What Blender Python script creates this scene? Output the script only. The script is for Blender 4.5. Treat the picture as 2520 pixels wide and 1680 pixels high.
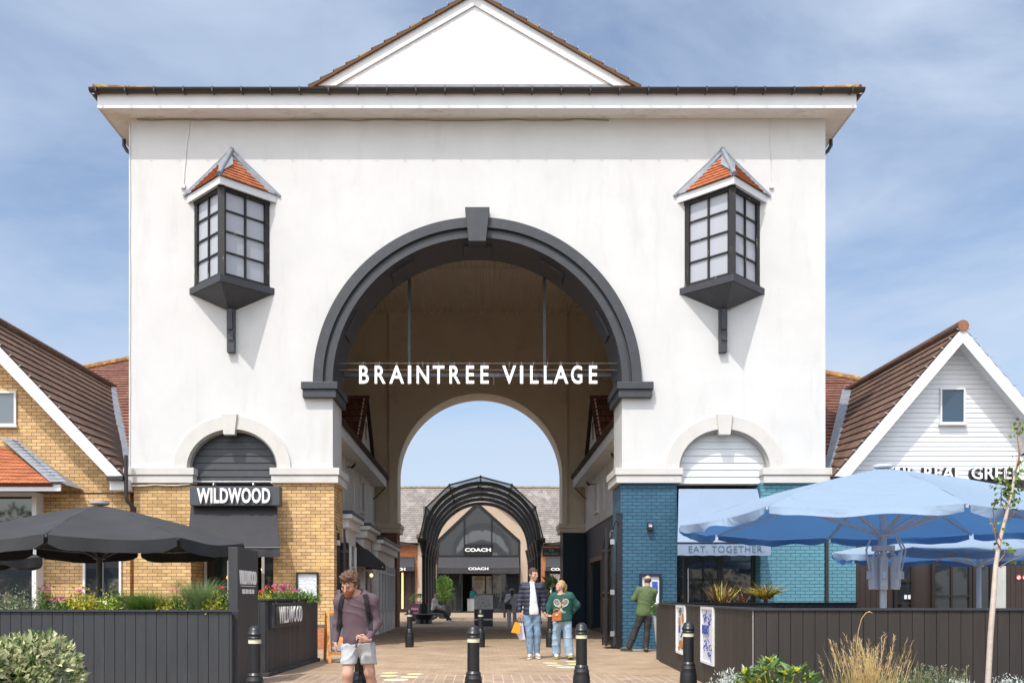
import bpy, math, random
import numpy as np
from mathutils import Vector, Matrix
for o in list(bpy.data.objects): bpy.data.objects.remove(o)
C = bpy.context.scene.collection
R = math.radians
sc = bpy.context.scene
# ---------------- camera ----------------
F = 2300.0; H = 1.238; CU = 1190.0; CV = 1466.0; K = 1.05   # site survey: focal (px), eye height, vanishing point; K = final scale to metres
cd = bpy.data.cameras.new('camera'); cam = bpy.data.objects.new('camera', cd); C.objects.link(cam)
cam.location = (0, 0, H); cam.rotation_euler = (R(90), 0, 0)
cd.sensor_width = 36; cd.lens = 36*F/2520; cd.shift_x = (1260-CU)/2520; cd.shift_y = (CV-840)/2520
cd.clip_start = .1; cd.clip_end = 3000
sc.camera = cam
# ---------------- sky, sun, exposure ----------------
SUN = Vector((-.50, -1.0, 1.78)).normalized()
elev = math.asin(SUN.z); azim = math.atan2(SUN.x, SUN.y)
w = bpy.data.worlds.new("World"); sc.world = w; w.use_nodes = True
nt = w.node_tree; N = nt.nodes; L = nt.links
for n in list(N): N.remove(n)
out = N.new('ShaderNodeOutputWorld'); bg = N.new('ShaderNodeBackground'); bg.inputs[1].default_value = .15
sky = N.new('ShaderNodeTexSky'); sky.sky_type = 'NISHITA'; sky.sun_disc = False
sky.sun_elevation = elev; sky.sun_rotation = azim; sky.air_density = 1.0; sky.dust_density = .8; sky.ozone_density = 2.2
tc = N.new('ShaderNodeTexCoord'); mp = N.new('ShaderNodeMapping')
mp.inputs['Rotation'].default_value = (R(8), R(-24), R(10)); mp.inputs['Scale'].default_value = (1.0, 1.0, 2.8)
n1 = N.new('ShaderNodeTexNoise'); n1.inputs['Scale'].default_value = 1.9; n1.inputs['Detail'].default_value = 9; n1.inputs['Roughness'].default_value = .56; n1.inputs['Distortion'].default_value = .55
n2 = N.new('ShaderNodeTexNoise'); n2.inputs['Scale'].default_value = 1.1; n2.inputs['Detail'].default_value = 3
r1 = N.new('ShaderNodeValToRGB'); r1.color_ramp.elements[0].position = .37; r1.color_ramp.elements[1].position = .64
r2 = N.new('ShaderNodeValToRGB'); r2.color_ramp.elements[0].position = .30; r2.color_ramp.elements[1].position = .68
r2.color_ramp.elements[0].color = (.45, .45, .45, 1)
mul = N.new('ShaderNodeMath'); mul.operation = 'MULTIPLY'
mul2 = N.new('ShaderNodeMath'); mul2.operation = 'MULTIPLY_ADD'; mul2.inputs[1].default_value = .80; mul2.inputs[2].default_value = .20
mix = N.new('ShaderNodeMix'); mix.data_type = 'RGBA'; mix.inputs[7].default_value = (3.8, 4.45, 5.5, 1)
L.new(tc.outputs['Generated'], mp.inputs[0]); L.new(mp.outputs[0], n1.inputs['Vector']); L.new(tc.outputs['Generated'], n2.inputs['Vector'])
L.new(n1.outputs[0], r1.inputs[0]); L.new(n2.outputs[0], r2.inputs[0]); L.new(r1.outputs[0], mul.inputs[0]); L.new(r2.outputs[0], mul.inputs[1])
L.new(mul.outputs[0], mul2.inputs[0]); L.new(mul2.outputs[0], mix.inputs[0]); L.new(sky.outputs[0], mix.inputs[6])
# added sky gain: unseen sunward side brightened and warmed as fill, view side dimmed
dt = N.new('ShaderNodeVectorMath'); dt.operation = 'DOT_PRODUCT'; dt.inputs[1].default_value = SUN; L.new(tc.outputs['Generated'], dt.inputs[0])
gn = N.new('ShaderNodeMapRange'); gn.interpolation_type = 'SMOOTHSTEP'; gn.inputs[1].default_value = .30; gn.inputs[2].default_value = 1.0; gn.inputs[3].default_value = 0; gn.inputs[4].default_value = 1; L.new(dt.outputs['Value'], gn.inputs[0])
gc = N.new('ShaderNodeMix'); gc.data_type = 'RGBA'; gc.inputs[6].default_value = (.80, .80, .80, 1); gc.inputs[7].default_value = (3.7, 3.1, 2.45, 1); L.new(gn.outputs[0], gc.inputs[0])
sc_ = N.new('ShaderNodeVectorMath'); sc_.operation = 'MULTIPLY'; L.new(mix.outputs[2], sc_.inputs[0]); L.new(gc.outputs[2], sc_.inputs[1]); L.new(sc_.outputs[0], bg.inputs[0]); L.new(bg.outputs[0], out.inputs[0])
sd = bpy.data.lights.new('sun', 'SUN'); sd.energy = 2.7; sd.angle = R(.5); sd.color = (1, .955, .89)
so = bpy.data.objects.new('sun', sd); C.objects.link(so); so.rotation_euler = SUN.to_track_quat('Z', 'Y').to_euler()
sc.view_settings.view_transform = 'Standard'; sc.view_settings.look = 'None'; sc.view_settings.exposure = .47; sc.view_settings.gamma = 1; sc.cycles.diffuse_bounces = 6; sc.cycles.max_bounces = 12
sc.render.resolution_x = 1024; sc.render.resolution_y = 682

# ---------------- helpers ----------------
def PX(u, D): return (u-CU)*D/F
def PZ(v, D): return H+(CV-v)*D/F
def P3(u, v, D): return Vector((PX(u, D), D, PZ(v, D)))
rng = np.random.default_rng(7); random.seed(7)
WLOC = {}
class MB:
    def __init__(s): s.v = []; s.f = []; s.raw = []
    def add(s, vs, fs):
        o = len(s.v); s.v += [tuple(p) for p in vs]; s.f += [tuple(i+o for i in f) for f in fs]; return s
    def arr(s, vs, fs):
        o = len(s.v); s.v += np.asarray(vs).tolist(); s.f += (np.asarray(fs)+o).tolist(); return s
    def box(s, x0, x1, y0, y1, z0, z1):
        if x0 > x1: x0, x1 = x1, x0
        if y0 > y1: y0, y1 = y1, y0
        if z0 > z1: z0, z1 = z1, z0
        return s.add([(x0,y0,z0),(x1,y0,z0),(x1,y1,z0),(x0,y1,z0),(x0,y0,z1),(x1,y0,z1),(x1,y1,z1),(x0,y1,z1)],
              [(0,3,2,1),(4,5,6,7),(0,1,5,4),(1,2,6,5),(2,3,7,6),(3,0,4,7)])
    def prism(s, pts, a0, a1, axis='y'):
        # pts: outline (p,q); axis y -> (x,z) extruded in y ; axis x -> (y,z) in x ; axis z -> (x,y) in z
        def m(p, q, a): return {'y': (p, a, q), 'x': (a, p, q), 'z': (p, q, a)}[axis]
        n = len(pts); vs = [m(p, q, a0) for p, q in pts]+[m(p, q, a1) for p, q in pts]
        from mathutils.geometry import tessellate_polygon
        tr = tessellate_polygon([[Vector((p, q, 0)) for p, q in pts]])
        area = sum(pts[i][0]*pts[(i+1) % n][1]-pts[(i+1) % n][0]*pts[i][1] for i in range(n))
        fs = []
        for t in tr:
            a, b, c = t
            ar = (pts[b][0]-pts[a][0])*(pts[c][1]-pts[a][1])-(pts[c][0]-pts[a][0])*(pts[b][1]-pts[a][1])
            if ar < 0: a, b, c = c, b, a
            flip = (axis == 'y')
            f0 = (a, b, c) if (flip) else (c, b, a)
            fs.append(f0); fs.append(tuple(i+n for i in reversed(f0)))
        for i in range(n):
            j = (i+1) % n
            q = (i, j, j+n, i+n)
            if (area > 0) == (axis == 'y'): q = q[::-1]
            fs.append(q)
        return s.add(vs, fs)
    def tube(s, pts, r, n=8, cap=True):
        pts = [Vector(p) for p in pts]; m = len(pts)
        rs = r if isinstance(r, (list, tuple)) else [r]*m
        vs = []; fs = []; prev = None
        for i, p in enumerate(pts):
            d = (pts[min(i+1, m-1)]-pts[max(i-1, 0)]).normalized()
            a = Vector((0, 0, 1)) if abs(d.z) < .95 else Vector((1, 0, 0))
            if prev is not None: a = prev
            x = d.cross(a)
            x = x.normalized() if x.length > 1e-6 else d.orthogonal().normalized()
            y = d.cross(x).normalized(); prev = -y if False else x.cross(d).normalized()
            for k in range(n):
                t = 2*math.pi*k/n; vs.append(p+(x*math.cos(t)+y*math.sin(t))*rs[i])
        for i in range(m-1):
            for k in range(n):
                fs.append((i*n+k, i*n+(k+1) % n, (i+1)*n+(k+1) % n, (i+1)*n+k))
        if cap: fs.append(tuple(range(n))[::-1]); fs.append(tuple(range((m-1)*n, m*n)))
        return s.add(vs, fs)
    def bar(s, a, b, wd, dp, up=(0, 0, 1)):
        a = Vector(a); b = Vector(b); d = (b-a).normalized(); u = Vector(up)
        if abs(d.dot(u)) > .98: u = Vector((0, 1, 0))
        x = d.cross(u).normalized()*wd/2; y = x.cross(d).normalized()*dp/2
        vs = [a-x-y, a+x-y, a+x+y, a-x+y, b-x-y, b+x-y, b+x+y, b-x+y]
        return s.add(vs, [(0,3,2,1),(4,5,6,7),(0,1,5,4),(1,2,6,5),(2,3,7,6),(3,0,4,7)])
    def lathe(s, prof, c=(0, 0, 0), n=24):
        vs = []; fs = []; m = len(prof)
        for r, z in prof:
            for k in range(n):
                t = 2*math.pi*k/n; vs.append((c[0]+r*math.cos(t), c[1]+r*math.sin(t), c[2]+z))
        for i in range(m-1):
            for k in range(n): fs.append((i*n+k, i*n+(k+1) % n, (i+1)*n+(k+1) % n, (i+1)*n+k))
        fs.append(tuple(range(n))[::-1]); fs.append(tuple(range((m-1)*n, m*n)))
        return s.add(vs, fs)
    def xf(s, M, start=0):
        for i in range(start, len(s.v)): s.v[i] = tuple(M @ Vector(s.v[i]))
        return s
    def text(s, txt, size, M, depth=.02, bold=0.0, sx=1.0, track=1.0, align='CENTER'):
        cu = bpy.data.curves.new('t', 'FONT'); cu.body = txt; cu.size = size; cu.extrude = depth/2; cu.offset = bold
        cu.align_x = align; cu.space_character = track; cu.resolution_u = 3
        ob = bpy.data.objects.new('t', cu); C.objects.link(ob)
        dg = bpy.context.evaluated_depsgraph_get(); me = bpy.data.meshes.new_from_object(ob.evaluated_get(dg))
        vs = [M @ Vector((v.co.x*sx, v.co.y, v.co.z)) for v in me.vertices]; fs = [tuple(p.vertices) for p in me.polygons]
        bpy.data.objects.remove(ob); bpy.data.curves.remove(cu); bpy.data.meshes.remove(me)
        return s.add(vs, fs)
    def build(s, name, mat, parent=None, smooth=False, uv=True, origin=None, bevel=0):
        me = bpy.data.meshes.new(name)
        v = np.array(s.v, dtype=float).reshape(-1, 3)
        if parent is not None: loc = WLOC[parent.as_pointer()]
        else:
            loc = np.array(origin) if origin is not None else np.array([v[:, 0].mean(), v[:, 1].mean(), v[:, 2].min()])
        me.from_pydata((v-loc).tolist(), [], s.f); me.update()
        if uv: autouv(me, loc)
        me.materials.append(mat)
        if smooth:
            for p in me.polygons: p.use_smooth = True
            if smooth is not True: me.set_sharp_from_angle(angle=R(smooth))
        o = bpy.data.objects.new(name, me); C.objects.link(o)
        if parent is None: o.location = loc
        else: o.parent = parent
        WLOC[o.as_pointer()] = loc
        if bevel:
            b = o.modifiers.new('bevel', 'BEVEL'); b.width = bevel; b.segments = 2; b.limit_method = 'ANGLE'; b.angle_limit = R(40)
        return o
def autouv(me, loc):
    uvl = me.uv_layers.new(name='uv'); data = np.empty(len(me.loops)*2)
    co = np.empty(len(me.vertices)*3); me.vertices.foreach_get('co', co); co = co.reshape(-1, 3)+loc
    nr = np.empty(len(me.polygons)*3); me.polygons.foreach_get('normal', nr); nr = nr.reshape(-1, 3)
    lt = np.empty(len(me.polygons), dtype=int); me.polygons.foreach_get('loop_total', lt)
    li = np.empty(len(me.loops), dtype=int); me.loops.foreach_get('vertex_index', li)
    n = np.repeat(nr, lt, axis=0); p = co[li]
    t = np.stack([-n[:, 1], n[:, 0], np.zeros(len(n))], 1); ln = np.linalg.norm(t, axis=1)
    flat = ln < .02; t[flat] = (1, 0, 0); ln[flat] = 1; t /= ln[:, None]
    b = np.cross(n, t)
    data[0::2] = (p*t).sum(1); data[1::2] = (p*b).sum(1)
    uvl.data.foreach_set('uv', data)
def tag(o, label, cat, group=None, kind=None):
    if label: o['label'] = label
    if cat: o['category'] = cat
    if group: o['group'] = group
    if kind: o['kind'] = kind
    return o
def thing(name, label, cat, loc, group=None):
    o = bpy.data.objects.new(name, None); C.objects.link(o); o.location = loc; o.empty_display_size = .2
    WLOC[o.as_pointer()] = np.array(loc, dtype=float)
    return tag(o, label, cat, group)
def copytree(root, loc, label=None, rotz=None):
    r = root.copy(); C.objects.link(r); r.location = loc; WLOC[r.as_pointer()] = np.array(loc, dtype=float)
    if rotz is not None: r.rotation_euler[2] = rotz
    if label: r['label'] = label
    for ch in list(root.children):
        c = ch.copy(); C.objects.link(c); c.parent = r
        for g in list(ch.children):
            d = g.copy(); C.objects.link(d); d.parent = c
    return r

# ---------------- materials ----------------
MC = {}
def M(name, col, rough=.65, var=.12, scale=3., bump=.0, bscale=60., metal=0., spec=.5, trans=0., dirt=None, coat=0., stretch=(1, 1, 1), emit=0):
    if name in MC: return MC[name]
    m = bpy.data.materials.new(name); m.use_nodes = True; nt = m.node_tree; N = nt.nodes; L = nt.links
    p = N['Principled BSDF']; p.inputs['Roughness'].default_value = rough; p.inputs['Metallic'].default_value = metal
    p.inputs['Specular IOR Level'].default_value = spec; p.inputs['Coat Weight'].default_value = coat
    tc = N.new('ShaderNodeTexCoord'); mp = N.new('ShaderNodeMapping'); L.new(tc.outputs['Object'], mp.inputs[0]); mp.inputs['Scale'].default_value = stretch
    no = N.new('ShaderNodeTexNoise'); no.inputs['Scale'].default_value = scale; no.inputs['Detail'].default_value = 6; no.inputs['Roughness'].default_value = .65
    L.new(mp.outputs[0], no.inputs['Vector'])
    mx = N.new('ShaderNodeMix'); mx.data_type = 'RGBA'
    c = np.array(col[:3]); mx.inputs[6].default_value = (*(c*(1-var)), 1); mx.inputs[7].default_value = (*np.minimum(c*(1+var), 1), 1)
    rp = N.new('ShaderNodeMapRange'); rp.inputs[1].default_value = .3; rp.inputs[2].default_value = .7
    L.new(no.outputs[0], rp.inputs[0]); L.new(rp.outputs[0], mx.inputs[0]); last = mx.outputs[2]
    if dirt:
        dn = N.new('ShaderNodeTexNoise'); dn.inputs['Scale'].default_value = dirt[2]; dn.inputs['Detail'].default_value = 8; dn.inputs['Roughness'].default_value = .7
        dm = N.new('ShaderNodeMapping'); dm.inputs['Scale'].default_value = dirt[3] if len(dirt) > 3 else (1, 1, 1); L.new(tc.outputs['Object'], dm.inputs[0]); L.new(dm.outputs[0], dn.inputs['Vector'])
        dr = N.new('ShaderNodeMapRange'); dr.inputs[1].default_value = dirt[4] if len(dirt) > 4 else .55; dr.inputs[2].default_value = dr.inputs[1].default_value+.2; dr.inputs[4].default_value = dirt[1]
        m2 = N.new('ShaderNodeMix'); m2.data_type = 'RGBA'; m2.inputs[7].default_value = (*dirt[0], 1)
        L.new(dn.outputs[0], dr.inputs[0]); L.new(dr.outputs[0], m2.inputs[0]); L.new(last, m2.inputs[6]); last = m2.outputs[2]
    L.new(last, p.inputs['Base Color'])
    if bump:
        bn = N.new('ShaderNodeTexNoise'); bn.inputs['Scale'].default_value = bscale; bn.inputs['Detail'].default_value = 4; L.new(mp.outputs[0], bn.inputs['Vector'])
        bp = N.new('ShaderNodeBump'); bp.inputs['Strength'].default_value = bump; bp.inputs['Distance'].default_value = .02; L.new(bn.outputs[0], bp.inputs['Height']); L.new(bp.outputs[0], p.inputs['Normal'])
    if trans:
        t = N.new('ShaderNodeBsdfTranslucent'); L.new(last, t.inputs[0]); ms = N.new('ShaderNodeMixShader'); ms.inputs[0].default_value = trans
        L.new(p.outputs[0], ms.inputs[1]); L.new(t.outputs[0], ms.inputs[2]); L.new(ms.outputs[0], N['Material Output'].inputs[0])
    if emit:
        p.inputs['Emission Color'].default_value = (*col[:3], 1); p.inputs['Emission Strength'].default_value = emit
    MC[name] = m; return m
def brick(name, c1, c2, mortar, bw=.225, bh=.075, ms=.010, rough=.85, bump=.5, var=.35, offset=.5, rot=0, nsc=1.3, bias=0, c3=None, blotch=.18, spec=.3):
    if name in MC: return MC[name]
    m = bpy.data.materials.new(name); m.use_nodes = True; nt = m.node_tree; N = nt.nodes; L = nt.links
    p = N['Principled BSDF']; p.inputs['Roughness'].default_value = rough; p.inputs['Specular IOR Level'].default_value = spec
    uv = N.new('ShaderNodeUVMap'); uv.uv_map = 'uv'; mp = N.new('ShaderNodeMapping'); mp.inputs['Rotation'].default_value = (0, 0, rot); L.new(uv.outputs[0], mp.inputs[0])
    b = N.new('ShaderNodeTexBrick'); b.inputs['Scale'].default_value = 1; b.inputs['Brick Width'].default_value = bw; b.inputs['Row Height'].default_value = bh
    b.inputs['Mortar Size'].default_value = ms; b.inputs['Mortar Smooth'].default_value = .25; b.offset = offset; b.inputs['Bias'].default_value = bias
    b.inputs['Color1'].default_value = (*c1, 1); b.inputs['Color2'].default_value = (*c2, 1); b.inputs['Mortar'].default_value = (*mortar, 1)
    L.new(mp.outputs[0], b.inputs['Vector'])
    no = N.new('ShaderNodeTexNoise'); no.inputs['Scale'].default_value = nsc; no.inputs['Detail'].default_value = 8; no.inputs['Roughness'].default_value = .7; L.new(mp.outputs[0], no.inputs['Vector'])
    n2 = N.new('ShaderNodeTexNoise'); n2.inputs['Scale'].default_value = 45; n2.inputs['Detail'].default_value = 4; L.new(mp.outputs[0], n2.inputs['Vector'])
    hs = N.new('ShaderNodeHueSaturation'); mr = N.new('ShaderNodeMapRange'); mr.inputs[1].default_value = .3; mr.inputs[2].default_value = .7; mr.inputs[3].default_value = 1-blotch; mr.inputs[4].default_value = 1+blotch
    m2 = N.new('ShaderNodeMapRange'); m2.inputs[1].default_value = .3; m2.inputs[2].default_value = .7; m2.inputs[3].default_value = .88; m2.inputs[4].default_value = 1.1
    mm = N.new('ShaderNodeMath'); mm.operation = 'MULTIPLY'
    L.new(no.outputs[0], mr.inputs[0]); L.new(n2.outputs[0], m2.inputs[0]); L.new(mr.outputs[0], mm.inputs[0]); L.new(m2.outputs[0], mm.inputs[1]); L.new(mm.outputs[0], hs.inputs['Value'])
    L.new(b.outputs[0], hs.inputs['Color']); last = hs.outputs[0]
    if c3:
        v = N.new('ShaderNodeTexNoise'); v.inputs['Scale'].default_value = c3[1]; v.inputs['Detail'].default_value = 6; L.new(mp.outputs[0], v.inputs['Vector'])
        vr = N.new('ShaderNodeMapRange'); vr.inputs[1].default_value = c3[2]; vr.inputs[2].default_value = c3[2]+.08; vr.inputs[4].default_value = c3[3]
        mx = N.new('ShaderNodeMix'); mx.data_type = 'RGBA'; mx.inputs[7].default_value = (*c3[0], 1); L.new(v.outputs[0], vr.inputs[0]); L.new(vr.outputs[0], mx.inputs[0]); L.new(last, mx.inputs[6]); last = mx.outputs[2]
    L.new(last, p.inputs['Base Color'])
    bp = N.new('ShaderNodeBump'); bp.inputs['Strength'].default_value = bump; bp.inputs['Distance'].default_value = .01
    ad = N.new('ShaderNodeMath'); ad.operation = 'MULTIPLY_ADD'; ad.inputs[1].default_value = -1; L.new(b.outputs['Fac'], ad.inputs[0]); L.new(n2.outputs[0], ad.inputs[2])
    L.new(ad.outputs[0], bp.inputs['Height']); L.new(bp.outputs[0], p.inputs['Normal'])
    MC[name] = m; return m
def glass(name, col=(.02, .025, .03), rough=.03, see=0.):
    if name in MC: return MC[name]
    m = bpy.data.materials.new(name); m.use_nodes = True; N = m.node_tree.nodes; L = m.node_tree.links; p = N['Principled BSDF']
    p.inputs['Base Color'].default_value = (*col, 1); p.inputs['Roughness'].default_value = rough; p.inputs['IOR'].default_value = 1.6; p.inputs['Specular IOR Level'].default_value = .7
    no = N.new('ShaderNodeTexNoise'); no.inputs['Scale'].default_value = .7; bp = N.new('ShaderNodeBump'); bp.inputs['Strength'].default_value = .03; bp.inputs['Distance'].default_value = .05
    tc = N.new('ShaderNodeTexCoord'); L.new(tc.outputs['Object'], no.inputs['Vector']); L.new(no.outputs[0], bp.inputs['Height']); L.new(bp.outputs[0], p.inputs['Normal'])
    if see:
        t = N.new('ShaderNodeBsdfTransparent'); ms = N.new('ShaderNodeMixShader'); ms.inputs[0].default_value = see
        L.new(p.outputs[0], ms.inputs[1]); L.new(t.outputs[0], ms.inputs[2]); L.new(ms.outputs[0], N['Material Output'].inputs[0])
    MC[name] = m; return m
white_wall = M('white_render', (.585, .585, .575), .85, .05, .8, .4, 110, dirt=((.44, .43, .40), .42, 1.5, (1, 1, .22), .53))
white_stone = M('white_stone', (.545, .53, .50), .8, .05, 2, .25, 60, dirt=((.42, .38, .33), .45, 2.3, (1, 1, .8), .55))
white_pvc = M('white_board', (.66, .67, .68), .45, .03, 2, dirt=((.5, .48, .44), .35, 3.0, (1, 1, 1), .6))
soffit_m = M('soffit_board', (.72, .70, .66), .6, .06, 1.5, dirt=((.40, .33, .26), .6, 1.5, (1, 2, 1), .52))
char = M('charcoal_paint', (.035, .038, .045), .55, .15, 4, .15, 80, dirt=((.09, .09, .10), .5, 5, (1, 1, 1), .55))
black = M('black_paint', (.012, .012, .014), .35, .2, 5)
blackm = M('black_matt', (.016, .016, .018), .8, .2, 5)
ybrick = brick('yellow_brick', (.50, .315, .145), (.74, .49, .235), (.14, .10, .075), bh=.081, ms=.007, bias=-.1, c3=((.72, .50, .15), 2.2, .60, .35))
obrick = brick('buff_brick', (.48, .30, .13), (.70, .47, .22), (.16, .12, .08), bh=.081, ms=.007, bias=-.1)
rbrick = brick('red_brick', (.40, .13, .055), (.50, .19, .08), (.30, .22, .15), ms=.008)
bbrick = brick('blue_painted_brick', (.036, .102, .165), (.044, .124, .193), (.012, .045, .07), bh=.08, ms=.007, bump=1.0, rough=.45, blotch=.1)
lbbrick = brick('light_blue_painted_brick', (.098, .25, .32), (.115, .285, .36), (.037, .11, .15), bh=.08, ms=.007, bump=1.0, rough=.5, blotch=.1)
nbrick = brick('navy_painted_brick', (.016, .038, .062), (.018, .042, .068), (.008, .02, .035), bump=1.0, rough=.45, blotch=.1)
tile_o = brick('orange_tile', (.36, .115, .05), (.50, .18, .08), (.14, .045, .02), bw=.165, bh=.1, ms=.008, bump=.8, blotch=.3)
tile_b = brick('brown_tile', (.115, .068, .048), (.155, .092, .066), (.04, .025, .02), bw=.30, bh=.34, ms=.010, offset=.5, bump=.5, c3=((.24, .19, .13), 5.5, .62, .5), blotch=.3)
tile_r = brick('red_brown_tile', (.17, .065, .045), (.23, .10, .07), (.05, .03, .02), bw=.30, bh=.34, ms=.010, bump=.5, c3=((.36, .25, .18), 7, .60, .55), blotch=.3)
slate = brick('grey_slate', (.19, .17, .155), (.245, .22, .20), (.11, .10, .09), bw=.26, bh=.22, ms=.012, bump=.4, blotch=.3, c3=((.36, .34, .32), 1.1, .56, .5))
lead = M('lead', (.20, .22, .25), .6, .2, 5, .3, 20, dirt=((.38, .38, .39), .5, 6))
dk_glass = glass('dark_glass')
clr_glass = glass('shop_glass', (.03, .035, .04), .03, .5)
beige = M('beige_render', (.42, .33, .25), .8, .05, 1.2, .1, 60)
tunnel_m = M('tunnel_render', (.72, .64, .52), .85, .05, 1.2, .1, 60, dirt=((.33, .28, .22), .4, .8))
wood_o = M('varnished_wood', (.55, .22, .035), .35, .25, 9, stretch=(4, 4, .6))
steel = M('steel', (.45, .46, .48), .35, .1, 4, metal=.8)
letter = M('white_letter', (.82, .82, .80), .4, .02, 4)
# ---------------- shared builders ----------------
def recalc(me):
    import bmesh
    bm = bmesh.new(); bm.from_mesh(me); bmesh.ops.recalc_face_normals(bm, faces=bm.faces); bm.to_mesh(me); bm.free()
def roof(name, mat, parent, e0, e1, r0, r1, n, bh=.34, lift=.045, thick=.09):
    """stepped tile courses between eave line e0-e1 and ridge line r0-r1"""
    e0, e1, r0, r1 = [Vector(p) for p in (e0, e1, r0, r1)]
    nrm = (e1-e0).cross(r0-e0)
    if nrm.length < 1e-6: nrm = (r1-r0).cross(r0-e0)
    nrm.normalize()
    if nrm.z < 0: nrm = -nrm
    loc = WLOC[parent.as_pointer()]
    vs = []; fs = []; uv = []
    def pt(s, t): return e0.lerp(r0, s).lerp(e1.lerp(r1, s), t)
    tdir = (e1-e0) if (e1-e0).length > (r1-r0).length else (r1-r0); tdir = tdir.normalized()
    for i in range(n):
        s0, s1 = i/n, (i+1)/n
        a, b, c, d = pt(s0, 0), pt(s0, 1), pt(s1, 1), pt(s1, 0)
        o = len(vs); up = nrm*lift
        vs += [a+up, b+up, c+nrm*.004, d+nrm*.004, a-nrm*.0, b-nrm*.0]
        fs += [(o, o+1, o+2, o+3), (o+4, o+5, o+1, o), (o, o+3, o+4), (o+1, o+5, o+2)]
        ua, ub, uc, ud = [p.dot(tdir) for p in (a, b, c, d)]
        uv += [(ua, i*bh+.01), (ub, i*bh+.01), (uc, (i+1)*bh), (ud, (i+1)*bh)]+[(ua, i*bh+.0), (ub, i*bh+.0), (ub, i*bh+.01), (ua, i*bh+.01)]+[(ua, i*bh)]*3+[(ub, i*bh)]*3
    o = len(vs); q = [e0, e1, r1, r0]; vs += [p-nrm*.002 for p in q]+[p-nrm*thick for p in q]
    for f in ((0,3,2,1), (4,5,6,7), (0,1,5,4), (1,2,6,5), (2,3,7,6), (3,0,4,7)): fs.append(tuple(o+k for k in f)); uv += [(0, 0)]*4
    me = bpy.data.meshes.new(name); me.from_pydata([tuple(v-Vector(loc)) for v in vs], [], fs)
    ul = me.uv_layers.new(name='uv'); ul.data.foreach_set('uv', np.array(uv).ravel())
    me.materials.append(mat); ob = bpy.data.objects.new(name, me); C.objects.link(ob); ob.parent = parent; WLOC[ob.as_pointer()] = loc
    return ob
def siding(mb, y, z0, z1, step, xr, proud=.018, gap=.004):
    z = z0
    while z < z1-1e-4:
        zt = min(z+step, z1)
        a0, a1 = xr(z); b0, b1 = xr(zt-gap)
        if a1-a0 > .02:
            if b1-b0 < .001: b0 = b1 = (a0+a1)/2
            mb.add([(a0, y-proud, z), (a1, y-proud, z), (b1, y-.002, zt-gap), (b0, y-.002, zt-gap), (a0, y+.02, z), (a1, y+.02, z), (b1, y+.02, zt), (b0, y+.02, zt)],
                   [(0,1,2,3), (4,5,1,0), (3,2,6,7), (0,3,7,4), (1,5,6,2)])
        z = zt
def arcpts(cx, cz, rx, rz, a0, a1, n): return [(cx+rx*math.cos(R(a0+(a1-a0)*i/n)), cz+rz*math.sin(R(a0+(a1-a0)*i/n))) for i in range(n+1)]
def ring(mb, cx, cz, r0, r1, y0, y1, n=64, a0=0, a1=180, rz0=None, rz1=None):
    rz0 = rz0 or r0; rz1 = rz1 or r1
    A = arcpts(cx, cz, r0, rz0, a0, a1, n); B = arcpts(cx, cz, r1, rz1, a0, a1, n); vs = []; fs = []
    for (x, z), (X, Z) in zip(A, B): vs += [(x, y0, z), (X, y0, Z), (X, y1, Z), (x, y1, z)]
    for i in range(n):
        o = i*4
        for k in range(4): fs.append((o+k, o+(k+1) % 4, o+4+(k+1) % 4, o+4+k))
    fs += [(0, 1, 2, 3), (n*4+3, n*4+2, n*4+1, n*4)]
    mb.add(vs, fs)
def boxobj(name, mat, parent, *b, bevel=0):
    return MB().box(*b).build(name, mat, parent, bevel=bevel)

# ---------------- ground ----------------
pave = brick('block_paving', (.30, .22, .15), (.375, .28, .19), (.23, .175, .125), bw=.20, bh=.10, ms=.005, bump=.35, spec=.08, blotch=.22, nsc=.8, bias=0, c3=((.62, .50, .34), 13, .66, .55))
pave2 = brick('block_paving_band', (.26, .19, .14), (.33, .245, .175), (.46, .36, .26), bw=.31, bh=.145, ms=.007, spec=.08, bump=.3, blotch=.2, rot=R(90), nsc=1.2)
g = MB().box(-300, 300, -60, 500, -.3, 0).build('ground', pave, origin=(0, 0, 0)); tag(g, 'tan block paving of the shopping street', 'paving', kind='structure')
g = MB().box(-3.25, 3.1, 4, 14.7, .0005, .004).build('paving_band', pave2, origin=(0, 9, 0)); tag(g, 'band of larger paving blocks in front of the archway', 'paving', kind='structure')
soil = M('soil', (.05, .035, .025), .95, .4, 8, .8, 20)
g = MB().box(-14, -3.4, 6, 12.3, .0005, .02).build('soil_left', soil, origin=(-8, 8, 0)); tag(g, 'dark soil of the left planting bed', 'soil', kind='structure')
g = MB().box(2.75, 14, 6, 10.2, .0005, .02).build('soil_right', soil, origin=(6, 8, 0)); tag(g, 'dark soil of the right planting bed', 'soil', kind='structure')

# ---------------- archway building ----------------
D0 = 21.9; XL, XR = -8.31, 8.01; XC = -.145; TH = 1.36; D1 = 37.0; SP = 6.22
GB = thing('gatehouse', 'tall white rendered gatehouse with a huge charcoal arch and tiled gable roof', 'building', (XC, D0, 0))
ZT = 12.41
xa, xb = PX(461, D0), PX(684, D0); axl, bxl = (xb-xa)/2, .92; cxl = (xa+xb)/2     # small left arch
cxr = PX(1782, D0); axr, bxr = axl, .92
ZS = 4.22
pts = [(XL, 4.0), (XL, ZT), (XR, ZT), (XR, 4.0), (cxr+axr, 4.0)]
pts += [(cxr+axr, ZS)]+arcpts(cxr, ZS, axr, bxr, 0, 180, 24)[1:]+[(cxr-axr, 4.0)]
pts += [(XC+3.39, 4.0), (XC+3.39, SP), (XC+3.44, SP)]+arcpts(XC, SP, 3.44, 3.44, 0, 180, 72)[1:]+[(XC-3.39, SP), (XC-3.39, 4.0)]
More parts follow.
